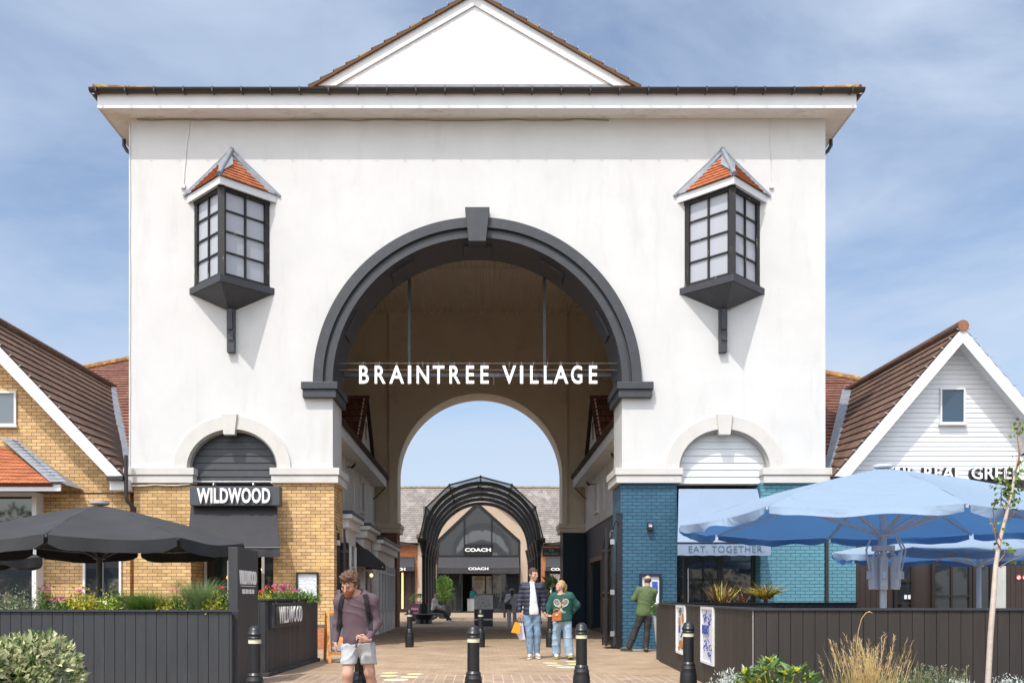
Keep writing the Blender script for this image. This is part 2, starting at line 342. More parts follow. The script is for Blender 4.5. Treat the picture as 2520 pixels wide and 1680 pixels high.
pts += [(cxl+axl, 4.0), (cxl+axl, ZS)]+arcpts(cxl, ZS, axl, bxl, 0, 180, 24)[1:]+[(cxl-axl, 4.0)]
o = MB().prism(pts, D0, D0+TH).build('front_wall', white_wall, GB); recalc(o.data)
# side walls behind
for q_ in ((XL, XL+.3), (XR-.3, XR)): MB().box(*q_, D0+TH, D1+1.4, 0, ZT).build('side_wall', white_wall, GB)
# rear wall with arch (r 3.26)
RR = 3.26; RS = 5.99
def rearwall(x0, x1, y0, y1): 
    return [(x0, 3.9), (x0, ZT+.1), (x1, ZT+.1), (x1, 3.9), (XC+RR, 3.9), (XC+RR, RS)]+arcpts(XC, RS, RR, RR, 0, 180, 64)[1:]+[(XC-RR, 3.9)]
o = MB().prism(rearwall(XC-3.6, XC+3.47, 0, 0), D1, D1+1.4).build('rear_wall', tunnel_m, GB); recalc(o.data)
for q_ in ((XL+.3, XC-3.6), (XC+3.47, XR-.3)): MB().box(*q_, D1+.25, D1+1.4, 3.9, ZT+.1).build('rear_wing_wall', tunnel_m, GB)
# ribbed ceiling
b = MB(); x = XL+.3
while x < XR-.3:
    b.prism([(x, 12.5), (x+.02, 12.42), (x+.10, 12.42), (x+.12, 12.5), (x+.2, 12.5), (x+.2, 12.6), (x, 12.6)], D0+TH, D1+.3); x += .2
b.build('ribbed_ceiling', M('ribbed_ceiling', (.80, .72, .60), .6, .05, 2), GB)
boxobj('ceiling_joint', tunnel_m, GB, XL+.3, XR-.3, 31.8, 31.9, 12.395, 12.418)
# piers
def pier(x0, x1, m, red=True):
    z0 = .57 if red else 0
    b = MB().box(x0, x1, D0+.01, D0+TH-.01, z0, 3.9); b.build('brick_pier', m, GB)
    if red:
        MB().box(x0, x1, D0+.005, D0+TH-.01, 0, .50).build('brick_plinth', rbrick, GB)
        MB().box(x0, x1, D0+.002, D0+TH-.01, .50, .57).build('brick_plinth', M('blue_brick', (.10, .10, .12), .7), GB)
pl = (PX(329, D0), PX(470, D0), PX(672.5, D0), PX(822, D0)); pr = (PX(1527.5, D0), PX(1666, D0), PX(1872, D0), PX(2029, D0))
pier(pl[0], pl[1], obrick); pier(pl[2], pl[3], ybrick); pier(pr[0], pr[1], bbrick, False); pier(pr[2], pr[3], lbbrick, False)
# lower impost bands (two tier, white)
def impost(x0, x1, z0, z1, m, side=0, name='impost', pr_=.12):
    zm = z0+(z1-z0)*.52; b = MB()
    b.box(x0-pr_+.03, x1+pr_-.03, D0-pr_+.03, D0+TH+pr_*.5, z0, zm-.006); b.box(x0-pr_, x1+pr_, D0-pr_, D0+TH+pr_, zm+.006, z1); b.box(x0, x1, D0-pr_+.06, D0+TH+.02, zm-.006, zm+.006)
    return b.build(name, m, GB, bevel=.012)
impost(pl[0]-.08, pl[1]-.02, 3.88, 4.23, white_stone); impost(pl[2]+.06, pl[3]+.02, 3.88, 4.23, white_stone)
impost(pr[0]-.02, pr[1]-.0, 3.88, 4.23, white_stone); impost(pr[2]+.14, pr[3]+.02, 3.88, 4.23, white_stone)
# main arch: dark archivolt
b = MB(); ring(b, XC, SP, 3.60, 3.83, D0-.15, D0+.002, 96); ring(b, XC, SP, 3.545, 3.60, D0-.05, D0+.002, 96); ring(b, XC, SP, 3.38, 3.545, D0-.085, D0+.002, 96)
ring(b, XC, SP, 3.375, 3.442, D0+.002, D0+TH+.02, 96)
b.build('archivolt', char, GB, smooth=30)
for s in (-1, 1):
    x = XC+s*3.39; b = MB()
    xo = XC+s*4.10
    b.box(min(x-s*.14, xo), max(x-s*.14, xo), D0-.19, D0+TH+.12, 6.05, 6.22); b.box(min(x-s*.10, xo-s*.03), max(x-s*.10, xo-s*.03), D0-.15, D0+TH+.08, 5.86, 6.043)
    b.build('arch_impost', char, GB, bevel=.012)
kz0, kz1 = PZ(594, D0-.25), PZ(510, D0-.25)
MB().prism([(XC-.20, kz0), (XC+.20, kz0), (XC+.285, kz1), (XC-.285, kz1)], D0-.27, D0+.05).build('keystone', char, GB, bevel=.01)
for a in (90, 90-32, 90+32, 90-63, 90+63):
    b = MB().box(-.34, .34, D0+.35, D0+1.0, -.07, .0)
    c, s_ = math.cos(R(a)), math.sin(R(a)); Mx = Matrix(((s_, 0, c, XC+3.39*c), (0, 1, 0, 0), (-c, 0, s_, SP+3.39*s_), (0, 0, 0, 1)))
    b.xf(Mx).build('soffit_block', char, GB, bevel=.01)
# rear imposts and piers
for s, m in ((-1, brick('tunnel_brick', (.20, .10, .06), (.26, .13, .08), (.14, .1, .08))), (1, nbrick)):
    x0 = XC+s*RR; x1 = XC+s*4.35
    b = MB(); a, c = sorted((x0-s*.14, x1+s*.3)); b.box(a, c, D1-.14, D1+1.5, 3.93, 4.10); a, c = sorted((x0-s*.10, x1+s*.3)); b.box(a, c, D1-.10, D1+1.46, 3.74, 3.923); b.build('rear_impost', tunnel_m, GB, bevel=.01)
    a, c = sorted((x0+s*.03, XC+s*4.35)); MB().box(a, c, D1+.02, D1+1.38, 0, 3.74).build('rear_pier', m, GB)
# small arches: surround, keystone, infill siding
for cx, m, nm in ((cxl, char, 'l'), (cxr, white_pvc, 'r')):
    b = MB(); ring(b, cx, ZS, axl, PX(716, D0)-cxl, D0-.06, D0+.002, 40, rz0=bxl, rz1=1.22); b.build('arch_surround', white_stone, GB, smooth=30)
    b = MB(); ring(b, cx, ZS, axl-.04, axl+.001, D0+.03, D0+.3, 40, rz0=bxl-.04, rz1=bxl+.001); b.build('arch_trim', M('grey_trim', (.35, .34, .33), .7), GB, smooth=30)
    kx = cx+(-.055 if nm == 'l' else -.01); kb, kt = PZ(1068.7, D0-.12), PZ(1017, D0-.12)
    MB().prism([(kx-.13, kb), (kx+.13, kb), (kx+.185, kt), (kx-.185, kt)], D0-.12, D0+.06).build('keystone', white_stone, GB, bevel=.008)
    b = MB(); siding(b, D0+.24, 3.90, ZS+bxl-.02, .165, lambda z, cx=cx: ((cx-axl+.01, cx+axl-.01) if z <= ZS else (cx-axl*math.sqrt(max(0, 1-((z-ZS)/bxl)**2)), cx+axl*math.sqrt(max(0, 1-((z-ZS)/bxl)**2)))), .022)
    b.box(cx-axl, cx+axl, D0+.262, D0+.5, 3.88, ZS+bxl*.4); b.build('arch_infill', char if nm == 'l' else white_pvc, GB)
# rooms behind the two doors
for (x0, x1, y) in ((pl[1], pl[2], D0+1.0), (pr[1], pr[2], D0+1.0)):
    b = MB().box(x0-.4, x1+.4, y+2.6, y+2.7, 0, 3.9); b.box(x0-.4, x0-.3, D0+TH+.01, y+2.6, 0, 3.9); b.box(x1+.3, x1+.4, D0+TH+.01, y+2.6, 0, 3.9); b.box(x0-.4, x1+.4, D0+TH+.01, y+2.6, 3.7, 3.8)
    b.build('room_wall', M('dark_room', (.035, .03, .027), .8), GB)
# eaves: soffit, fascia, gutter, roof
OV = .50
b = MB(); b.box(XL-OV, XR+OV, D0-OV, D0-.004, ZT, ZT+.03); b.box(XL-OV, XL-.004, D0-.004, D1+1.9, ZT, ZT+.03); b.box(XR+.004, XR+OV, D0-.004, D1+1.9, ZT, ZT+.03); b.build('soffit', soffit_m, GB)
b = MB(); b.box(XL-OV-.02, XR+OV+.02, D0-OV-.025, D0-OV, ZT-.02, ZT+.31); b.box(XL-OV-.022, XL-OV-.002, D0-OV, D1+1.9, ZT-.02, ZT+.31); b.box(XR+OV+.002, XR+OV+.022, D0-OV, D1+1.9, ZT-.02, ZT+.31)
b.build('fascia', white_pvc, GB)
gm = M('gutter_plastic', (.028, .022, .020), .4, .2, 6)
def gutter(b, p0, p1, r=.07, nrm=(0, -1)):
    p0 = Vector(p0); p1 = Vector(p1); d = (p1-p0).normalized(); q = Vector((nrm[0], nrm[1], 0)); vs = []; fs = []; n = 8
    for p in (p0, p1):
        for rr in (r, r-.008):
            for k in range(n+1):
                t = math.pi+math.pi*k/n; vs.append(p+q*(r+rr*math.cos(t))+Vector((0, 0, rr*math.sin(t))))
    m = n+1
    for k in range(n):
        fs += [(k, k+1, 2*m+k+1, 2*m+k), (m+k, m+k+1, 3*m+k+1, 3*m+k), (k, k+1, m+k+1, m+k), (2*m+k, 2*m+k+1, 3*m+k+1, 3*m+k)]
    fs += [(0, m, 3*m, 2*m), (n, m+n, 3*m+n, 2*m+n)]
    b.add(vs, fs)
b = MB(); gz = ZT+.37; gy = D0-OV-.03
gutter(b, (XL-OV-.16, gy, gz), (XR+OV+.16, gy, gz), .085)
x = XL-OV
while x < XR+OV:
    b.box(x, x+.03, gy-.185, gy, gz-.10, gz-.085); b.box(x, x+.03, gy-.195, gy-.175, gz-.10, gz+.005); x += .66
for s in (-1, 1):
    xx = XL-OV-.03 if s < 0 else XR+OV+.03
    gutter(b, (xx, gy, gz), (xx, D1+1.9, gz), .085, (s, 0))
b.build('gutter', gm, GB, smooth=40)
ze = ZT+.33; tp = math.tan(R(26)); rn = 8.66
lich = brick('lichen_tile', (.25, .12, .055), (.34, .18, .07), (.12, .07, .04), bw=.30, bh=.34, c3=((.48, .33, .09), 3.5, .53, .7), blotch=.3)
ex0, ex1, ey0, ey1 = XL-OV-.08, XR+OV+.08, D0-OV-.10, D1+1.95; xm = (ex0+ex1)/2; hw = (ex1-ex0)/2; zr = ze+hw*tp
roof('main_roof', lich, GB, (ex0, ey0, ze), (ex1, ey0, ze), (xm, ey0+hw, zr), (xm, ey0+hw, zr), 26, thick=.05)
roof('main_roof', lich, GB, (ex0, ey1, ze), (ex0, ey0, ze), (xm, ey1-2, zr), (xm, ey0+hw, zr), 26, thick=.05)
roof('main_roof', lich, GB, (ex1, ey0, ze), (ex1, ey1, ze), (xm, ey0+hw, zr), (xm, ey1-2, zr), 26, thick=.05)
for s, x in ((1, ex0), (-1, ex1)):
    MB().tube([(x, ey0+.02, ze+.07), (xm, ey0+hw, zr+.08)], .09, 8).build('hip_tiles', lich, GB)
# pediment gable
GXc = PX(1168, D0); gh = 3.75; gz0 = 13.19; tg = math.tan(R(29.8)); gap_z = gz0+gh*tg
MB().prism([(GXc-gh+.25, gz0-.3), (GXc+gh-.25, gz0-.3), (GXc+gh-.25, gz0), (GXc, gap_z-.12), (GXc-gh+.25, gz0)], D0, D0+.3).build('gable_wall', white_pvc, GB)
b = MB(); x = GXc-3.2
while x < GXc+3.3:
    hh = gz0+(3.75-abs(x-GXc))*tg-.36
    if hh > gz0+.1: MB().box(x-.014, x+.014, D0-.010, D0+.001, gz0, hh).build('gable_batten', white_pvc, GB)
    x += .445
b = MB(); b.box(GXc-gh+.3, GXc+gh-.3, D0-.012, D0+.001, gz0-.25, gz0+.03); b.build('lead_flashing', lead, GB)
for s in (-1, 1):
    e = Vector((GXc+s*gh, 0, gz0-.02)); a = Vector((GXc, 0, gap_z-.02)); d = (a-e).normalized(); nn = Vector((-d.z*s, 0, d.x*s)) if False else Vector((d.z*(1 if s > 0 else -1), 0, abs(d.x)))
    w_ = Vector((0, 0, .27))
    y0, y1 = D0-.045, D0-.004
    MB().prism([(p.x, p.z) for p in [e+Vector((-s*.50, 0, 0)), e+Vector((-s*.05, 0, 0)), a, a-Vector((0, 0, .27))]], y0, y1).build('bargeboard', white_pvc, GB)
    yb = D0+7
    pe = (GXc+s*(gh+.12), 0, gz0-.08)
    A = (pe[0], D0-.12, pe[2]); B = (pe[0], yb, pe[2]); Cc = (GXc, D0-.12, gap_z+.0); Dd = (GXc, yb, gap_z+.0)
    roof('gable_roof', lich, GB, A, B, Cc, Dd, 13, thick=.05)
    b = MB()
    for i in range(13):
        t = (i+.9)/13; p = Vector(A).lerp(Vector(Cc), t); b.box(p.x-.008, p.x+.008, D0-.14, D0-.06, p.z+.04, p.z+.085)
    b.build('tile_clip', M('clip', (.35, .33, .30), .5), GB)
MB().tube([(GXc, D0-.2, gap_z+.03), (GXc, D0+7, gap_z+.03)], .11, 10).build('ridge_tile', lich, GB)
# cables, downpipes, sensor
def wob(p0, p1, n, a): return [Vector(p0).lerp(Vector(p1), i/n)+Vector((random.uniform(-a, a), 0, random.uniform(-a, a))) for i in range(n+1)]
cabm = M('white_cable', (.6, .59, .56), .6)
for u, u2 in ((468, 452), (1895, 1898)):
    MB().tube(wob((PX(u, D0), D0-.01, ZT-.02), (PX(u2, D0), D0-.01, PZ(455, D0)), 9, .015), .011, 6).build('cable', cabm, GB)
    MB().box(PX(u2, D0)-.05, PX(u2, D0)+.05, D0-.05, D0, PZ(460, D0)-.05, PZ(460, D0)+.04).build('junction_box', cabm, GB, bevel=.01)
MB().tube(wob((XL+.03, D0-.012, ZT-.1), (XL+.03, D0-.012, 4.25), 22, .008), .012, 6).build('cable', cabm, GB)
MB().tube(wob((XL+.2, D0-.02, ZT-.04), (PX(1500, D0), D0-.02, ZT-.03), 30, .02), .012, 6).build('cable', M('grimy_cable', (.25, .22, .19), .8), GB)
MB().tube([(PX(312, D0), D0-.05, 3.85)]+wob((PX(330, D0), D0-.05, 3.82), (PX(466, D0), D0-.05, 3.84), 5, .012)+[(PX(476, D0), D0-.05, 3.93), (PX(490, D0), D0+.2, 3.94), (PX(660, D0), D0+.2, 3.94), (PX(675, D0), D0-.03, 3.85)], .018, 6).build('cable', cabm, GB)
for s, x in ((-1, XL), (1, XR)):
    b = MB().tube([(x+s*.5, D0+1.0, ZT+.3), (x+s*.5, D0+1.0, ZT-.15), (x+s*.42, D0+1, ZT-.28), (x+s*.08, D0+1.0, ZT-.55), (x+s*.06, D0+1, ZT-.7), (x+s*.06, D0+1.0, 4)], .045, 10); b.build('downpipe', gm, GB, smooth=40)
    MB().lathe([(.0, -.06), (.05, -.04), (.06, .02), (.0, .06)], (x+s*.06, D0+.5, PZ(592, D0)), 12).build('sensor', cabm if s < 0 else gm, GB, smooth=True)

# ---------------- oriel windows ----------------
pane_m = M('frosted_pane', (.38, .40, .44), .28, .02, 2)
worn = M('worn_black_timber', (.009, .008, .008), .6, .2, 6, .1, 60, dirt=((.42, .37, .32), .95, 6, (1.4, 1.4, .55), .59))
def oriel(xc, sgn):
    W = .908; zt, zb = 10.46, 8.44
    root = MB().add([(xc-W, D0, zt), (xc+W, D0, zt), (xc, D0-W, zt), (xc-W, D0, zt+.12), (xc+W, D0, zt+.12), (xc, D0-W, zt+.12)], [(0, 1, 2), (3, 5, 4), (0, 2, 5, 3), (2, 1, 4, 5)])
    # frame: posts, rails, muntins on each face
    p = root
    p.bar((xc, D0-W+.065, zb), (xc, D0-W+.065, zt), .15, .15); 
    for s in (-1, 1):
        A = Vector((xc+s*W, D0, 0)); B = Vector((xc, D0-W, 0)); d = (B-A).normalized(); LN = (B-A).length; n = Vector((s*.7071, -.7071, 0))
        def q(t, z, off=0): v = A+d*t-n*off; return (v.x, v.y, z)
        p.bar(q(.09, zb, .06), q(.09, zt, .06), .12, .10, up=n)
        p.bar(q(0.02, zt-.04, .05), q(LN-.1, zt-.04, .05), .10, .10); p.bar(q(0.02, zb+.035, .05), q(LN-.1, zb+.035, .05), .08, .10)
        t0, t1 = .16, LN-.15; p.bar(q((t0+t1)/2, zb, .05), q((t0+t1)/2, zt, .05), .042, .05, up=n)
        for k in (1, 2, 3): z = zb+.07+(zt-zb-.14)*k/4+.03; p.bar(q(t0-.02, z, .055), q(t1+.02, z, .055), .04, .035)
    fr = p.build('oriel_window', worn, GB)
    b = MB()
    for s in (-1, 1):
        A = Vector((xc+s*W, D0, 0)); B = Vector((xc, D0-W, 0)); d = (B-A).normalized(); LN = (B-A).length; n = Vector((s*.7071, -.7071, 0))
        a = A+d*.08-n*.07; c = A+d*(LN-.1)-n*.07; a2 = a-n*.01; c2 = c-n*.01
        b.add([(a.x, a.y, zb), (c.x, c.y, zb), (c.x, c.y, zt), (a.x, a.y, zt), (a2.x, a2.y, zb), (c2.x, c2.y, zb), (c2.x, c2.y, zt), (a2.x, a2.y, zt)], [(0,1,2,3), (7,6,5,4)])
    b.build('window_pane', pane_m, fr)
    b = MB(); V = W+.09
    b.add([(xc-V, D0, zb-.15), (xc+V, D0, zb-.15), (xc, D0-V, zb-.15), (xc-V, D0, zb), (xc+V, D0, zb), (xc, D0-V, zb)], [(0, 1, 2), (3, 5, 4), (0, 2, 5, 3), (2, 1, 4, 5)])
    V = W+.02
    b.add([(xc-V, D0, zb-.152), (xc+V, D0, zb-.152), (xc, D0-V, zb-.152), (xc, D0, zb-.55), (xc+.06*-sgn, D0-.10, zb-.55)], [(0, 2, 4, 3), (2, 1, 3, 4)])
    b.box(xc-.088, xc+.088, D0-.13, D0, zb-1.52, zb-.5); b.box(xc-.05, xc+.05, D0-.17, D0-.13, zb-1.0, zb-.52); b.box(xc-.04, xc+.07, D0-.16, D0-.13, zb-1.25, zb-1.05)
    b.build('oriel_base', char, fr)
    # roof
    E = W+.19; ez = 10.61; az = 11.66
    Fz = [(xc-E+.06, D0), (xc, D0-E+.06), (xc+E-.06, D0)]
    b = MB()
    for s in (-1, 1):
        a = Vector((xc+s*(E-.05), D0, 0)); c = Vector((xc, D0-E+.05, 0)); i1 = a+Vector((-s*.03, 0, 0)); i2 = c+Vector((0, .03, 0))
        for z0, z1 in ((zt-.02, ez+.0),):
            b.add([(a.x, a.y, z0), (c.x, c.y, z0), (c.x, c.y, z1), (a.x, a.y, z1), (i1.x, i1.y, z0), (i2.x, i2.y, z0), (i2.x, i2.y, z1), (i1.x, i1.y, z1)], [(0,1,2,3), (7,6,5,4), (0,4,5,1), (3,2,6,7)])
    b.add([(xc-E+.07, D0, zt+.001), (xc+E-.07, D0, zt+.001), (xc, D0-E+.07, zt+.001)], [(0, 1, 2)])
    b.build('oriel_fascia', white_pvc, fr)
    b = MB(); Ax = Vector((xc, D0, az)); Cx = Vector((xc, D0-E, ez))
    for s in (-1, 1):
        Bx = Vector((xc+s*E, D0, ez)); nrm = (Bx-Ax).cross(Cx-Ax).normalized()
        if nrm.z < 0: nrm = -nrm
        n = 11
        for i in range(n):
            s0, s1 = i/n, (i+1)/n
            if s1 > .74: break
            a, c, e, f = Cx.lerp(Ax, s0), Bx.lerp(Ax, s0), Bx.lerp(Ax, s1), Cx.lerp(Ax, s1)
            # trim for lead at hip and wall
            w1 = lambda P, Q: (P.lerp(Q, .08/max((Q-P).length, .2)), P.lerp(Q, 1-.30/max((Q-P).length, .5)))
            a, c = w1(a, c); f, e = w1(f, e)
            if (c-a).dot(Bx-Cx) < 0.02 or (e-f).dot(Bx-Cx) < 0: continue
            b.add([a+nrm*.035, c+nrm*.035, e+nrm*.012, f+nrm*.012, a, c], [(0,1,2,3), (4,5,1,0), (0, 3, 4), (1, 5, 2)])
    b.build('oriel_roof_tiles', tile_o, fr)
    b = MB()
    for s in (-1, 1):
        Bx = Vector((xc+s*E, D0, ez)); nrm = (Bx-Ax).cross(Cx-Ax).normalized()
        if nrm.z < 0: nrm = -nrm
        b.add([Ax, Bx, Cx], [(0, 1, 2)] if s > 0 else [(0, 2, 1)])
        e = Vector((s*.015, -.02, 0)); o1 = Bx+Vector((-s*.2, -.16, 0)); 
        b.add([Ax+nrm*.045, Bx+nrm*.045, Bx+Vector((-s*.24, -.10, .06)), Ax+Vector((0, -.14, -.16))+nrm*.05], [(0, 1, 2, 3)])
        b.bar(Ax+Vector((0, -.02, .02)), Bx+Vector((s*.03, -.02, -.02)), .05, .05)
    b.tube([Ax+Vector((0, -.03, .02)), Cx+Vector((0, .02, .04))], .055, 8)
    b.add([Cx+Vector((0, 0, .05)), Cx.lerp(Ax, .5)+Vector((-.17, .03, -.02)), Ax+Vector((0, -.02, 0)), Cx.lerp(Ax, .5)+Vector((.17, .03, -.02))], [(0, 3, 2, 1)])
    b.build('lead_flashing', lead, fr)
    return fr
oriel(PX(571, D0), 1)['label'] = 'oriel window on the left of the facade'
oriel(PX(1777, D0), -1)['label'] = 'oriel window on the right of the facade with peeling white paint'

# ---------------- hanging name sign in the arch ----------------
SY = 22.15
SG = thing('hanging_sign', 'white BRAINTREE VILLAGE letters hung on wires across the archway', 'sign', (XC, SY, PZ(943, SY)))
zb_, zt_ = PZ(943, SY), PZ(900, SY); hh = zt_-zb_
word = "BRAINTREE VILLAGE"
lx = [324, 411, 507, 578, 651, 738, 823, 909, 989, None, 1127, 1195, 1262, 1338, 1412, 1499, 1587]
for ch, x in zip(word, lx):
    if x is None: continue
    X = PX(750+x/2.24, SY)
    Mx = Matrix.Translation((X, SY, zb_)) @ Matrix.Rotation(R(90), 4, 'X')
    sx = {'I': .95, 'N': .74, 'V': .84, 'G': .68, 'A': .82}.get(ch, .76)
    MB().text(ch, hh/.695, Mx, .05, .010, sx).build('letter', letter, SG)
bm_ = M('beam_paint', (.05, .055, .07), .5, .3, 3)
MB().box(XC-3.6, XC+3.6, 23.35, 23.43, PZ(928, 23.4), PZ(919.5, 23.4)).build('beam', bm_, SG)
for u in (1007, 1340): MB().box(PX(u, 23.45)-.035, PX(u, 23.45)+.035, 23.44, 23.50, PZ(919, 23.4), 12.5).build('hanger_rod', bm_, SG)
b = MB(); zw = zt_+.06
b.tube([(XC-3.3, SY, zw), (XC+3.3, SY, zw)], .004, 4); b.tube([(XC-3.3, SY+.02, zw-.15), (XC+3.3, SY+.02, zw-.15)], .004, 4)
for x in lx:
    if x: X = PX(750+x/2.24, SY); b.tube([(X, SY, zt_-.03), (X, SY, zw+.04)], .005, 4)
for x in (1045, 548, 612, 1290): X = PX(750+x/2.24, SY); b.tube([(X, 23.2, zb_+.2), (X, 23.2, zw-.05)], .005, 4)
b.build('wire', M('wire', (.4, .4, .38), .4, metal=.5), SG)
# ---------------- windows / shopfront helpers ----------------
def window(parent, x0, x1, y, z0, z1, mull=(), trans=(), fr=.06, m=white_pvc, gl=None, dep=.06, name='window', sill=True):
    b = MB(); b.box(x0, x0+fr, y-dep, y+.02, z0, z1); b.box(x1-fr, x1, y-dep, y+.02, z0, z1); b.box(x0+fr, x1-fr, y-dep, y+.02, z0, z0+fr); b.box(x0+fr, x1-fr, y-dep, y+.02, z1-fr, z1)
    for t in mull: x = x0+(x1-x0)*t; b.box(x-fr*.35, x+fr*.35, y-dep*.8, y+.02, z0+fr, z1-fr)
    for t in trans: z = z0+(z1-z0)*t; b.box(x0+fr, x1-fr, y-dep*.75, y+.02, z-fr*.3, z+fr*.3)
    w_ = b.build(name, m, parent)
    MB().box(x0+fr*.5, x1-fr*.5, y-.012, y+.01, z0+fr*.5, z1-fr*.5).build('window_pane', gl or dk_glass, w_)
    if sill: MB().box(x0-.04, x1+.04, y-dep-.05, y, z0-.04, z0).build('window_sill', m, w_)
    return w_

# ---------------- left building: yellow brick gable ----------------
LB = thing('brick_restaurant', 'yellow brick restaurant building with brown tiled gable roof left of the gatehouse', 'building', (-12.2, 22.1, 0))
VY = 21.6; WY = 22.1
ax, az = PX(-110, VY), PZ(736, VY); exx, ez = PX(302, VY), PZ(1168, VY); sl = (az-ez)/(exx-ax)
wz = lambda x: az-.12-abs(x-ax)*sl
wl = 2*ax-(-8.36)
x1w = -8.36
MB().prism([(wl, 0), (x1w, 0), (x1w, wz(x1w)), (ax, wz(ax)), (wl, wz(wl))], WY, WY+.3).build('gable_wall', ybrick, LB)
b = MB(); b.box(x1w-.02, x1w+.0, WY+.3, 34, 0, 3.9); b.build('side_wall', ybrick, LB)
ridge_y = 31.0
roof('roof', tile_b, LB, (exx+.05, VY, ez-.05), (exx-.25, 22.6, ez+.18), (ax, VY, az), (ax, ridge_y, az), 16, lift=.032)
lx_ = 2*ax-exx
roof('roof', tile_b, LB, (lx_, ridge_y, ez-.05), (lx_, VY, ez-.05), (ax, ridge_y, az), (ax, VY, az), 16, lift=.032)
# cross roof (pitched towards the camera)
def crossroof(parent, pts, mat):
    mb = MB(); sl2 = math.tan(R(25.5)); z = lambda y: 4.12+(y-22.35)*sl2
    b0 = [(p[0], p[1], z(p[1])) for p in pts]
    return b0
zc = lambda y: 4.1+(y-22.35)*.476
roof('cross_roof', tile_r, LB, (-13.2, 22.4, zc(22.4)), (XL-.01, 22.4, zc(22.4)), (-14.4, 33.0, zc(33.0)), (XL-.01, 33.0, zc(33.0)), 34, lift=.03)
roof('cross_roof', tile_r, LB, (-14.4, 33.05, zc(33.05)), (XL-.01, 33.05, zc(33.05)), (XL-.35, 40.6, zc(40.6)), (XL-.01, 40.6, zc(40.6)), 24, lift=.03)
MB().tube([(-14.4, 33.0, zc(33)+.05), (XL-.2, 40.7, zc(40.7)+.05)], .12, 8).build('hip_tiles', lich, LB)
def ridgecap(par, p0, p1, m=tile_b, r=.12):
    MB().tube([p0, p1], r, 12).build('ridge_tile', m, par, smooth=40)
ridgecap(LB, (ax, VY-.03, az+.03), (ax, ridge_y, az+.03))
b = MB(); V0 = Vector((exx-.28, 22.6, ez+.22)); V1 = Vector((ax, 31.0, az+.06))
for i in range(12):
    a = V0.lerp(V1, i/12); c = V0.lerp(V1, (i+1)/12+.004); b.bar(a+Vector((0, 0, .05+random.uniform(0, .015))), c+Vector((0, 0, .05)), .34, .035, up=(0.55, -.3, .8))
b.build('lead_flashing', lead, LB)
def barge(par, apex, eave, y0, y1, w_=.30, drop=.02, mat=white_pvc, sof=None):
    a = Vector((apex[0], 0, apex[1]-drop)); e = Vector((eave[0], 0, eave[1]-drop))
    MB().prism([(a.x, a.z), (e.x, e.z), (e.x-(.33 if e.x > a.x else -.33), e.z-.02), (a.x, a.z-w_*1.4)], y0, y1).build('bargeboard', mat, par)
    if sof is not None:
        u = Vector((0, 0, w_*.75))
        MB().add([(a.x, y1, a.z-.17), (e.x, y1, e.z-.15), (e.x, sof, e.z-.15), (a.x, sof, a.z-.17)], [(0, 1, 2, 3)]).build('verge_soffit', mat, par)
barge(LB, (ax, az), (exx, ez), VY-.03, VY-.003, .27, sof=WY)
b = MB()
for i in range(17):
    t = (i+.6)/17; p = Vector((ax, 0, az)).lerp(Vector((exx, 0, ez)), t); b.bar((p.x+.03, VY-.035, p.z+.05), (p.x-.03, VY-.035, p.z+.01), .02, .02)
b.build('tile_clips', MC['clip'], LB)
# eave box end, gutter stub and downpipe
MB().box(PX(276, VY+.2), PX(329, VY+.3)-.03, VY+.05, WY, PZ(1205, VY), PZ(1178, VY)).build('eave_box', white_pvc, LB, bevel=.01)
MB().box(PX(266, VY), PX(306, VY), VY-.1, VY+.1, PZ(1181, VY), PZ(1172, VY)).build('gutter', gm, LB)
MB().tube([(PX(311, VY), VY-.02, PZ(1120, VY)), (PX(311, VY), VY-.02, PZ(1222, VY)), (PX(314, VY), VY-.02, PZ(1232, VY)), (PX(327, VY), VY+.1, PZ(1250, VY)), (PX(327, VY), VY+.12, PZ(1265, VY))], .045, 10).build('downpipe', gm, LB, smooth=40)
MB().tube([(ax, WY-.015, PZ(1212, WY)), (PX(325, WY), WY-.015, PZ(1212, WY))], .012, 5).build('cable', M('dark_cable', (.05, .04, .04), .7), LB)
# upper window, lower window, bay
window(LB, PX(-70, WY), PX(42, WY), WY, PZ(1048, WY), PZ(963, WY), (.5,), (), .05, gl=glass('sky_glass', (.10, .12, .14), .06))
window(LB, PX(206, WY), PX(300, WY), WY, PZ(1483, WY), PZ(1300, WY), (.5,), (), .05)
window(LB, PX(-240, WY), PX(-90, WY), WY, PZ(1483, WY), PZ(1210, WY), (.5,), (.5,), .06)
BW = (PX(-70, 21.8), PX(92, 21.8)); by = 21.8
w_ = window(LB, BW[0], BW[1], by, .25, PZ(1211, by), (.06,), (.69,), .10, gl=dk_glass, name='bay_window')
b = MB().box(BW[1]-.03, BW[1], by+.021, WY, .25, PZ(1211, by)); b.build('bay_side', white_pvc, w_)
bz = PZ(1207, 20.9); br = PX(150, 20.95)
MB().box(BW[0]-.3, br, 20.93, 20.97, bz, bz+.15).build('bay_fascia', white_pvc, w_)
bx2 = PX(158, 21.0); bxa = PX(30, WY); bza = PZ(1082, WY)
b = MB(); E0 = Vector((BW[0]-2.2, 20.85, bz+.16)); E1 = Vector((bx2, 20.85, bz+.16)); T1 = Vector((bxa, WY-.05, bza)); T0 = Vector((bxa-1.2, WY-.05, bza))
roof('bay_roof', tile_o, LB, E0, E1-Vector((.22, 0, 0)), T0, T1-Vector((.1, .0, .2)), 11, lift=.02)
b = MB(); b.add([E1, T1+Vector((0, 0, .05)), Vector((br, WY, bz+.16))], [(0, 2, 1)])
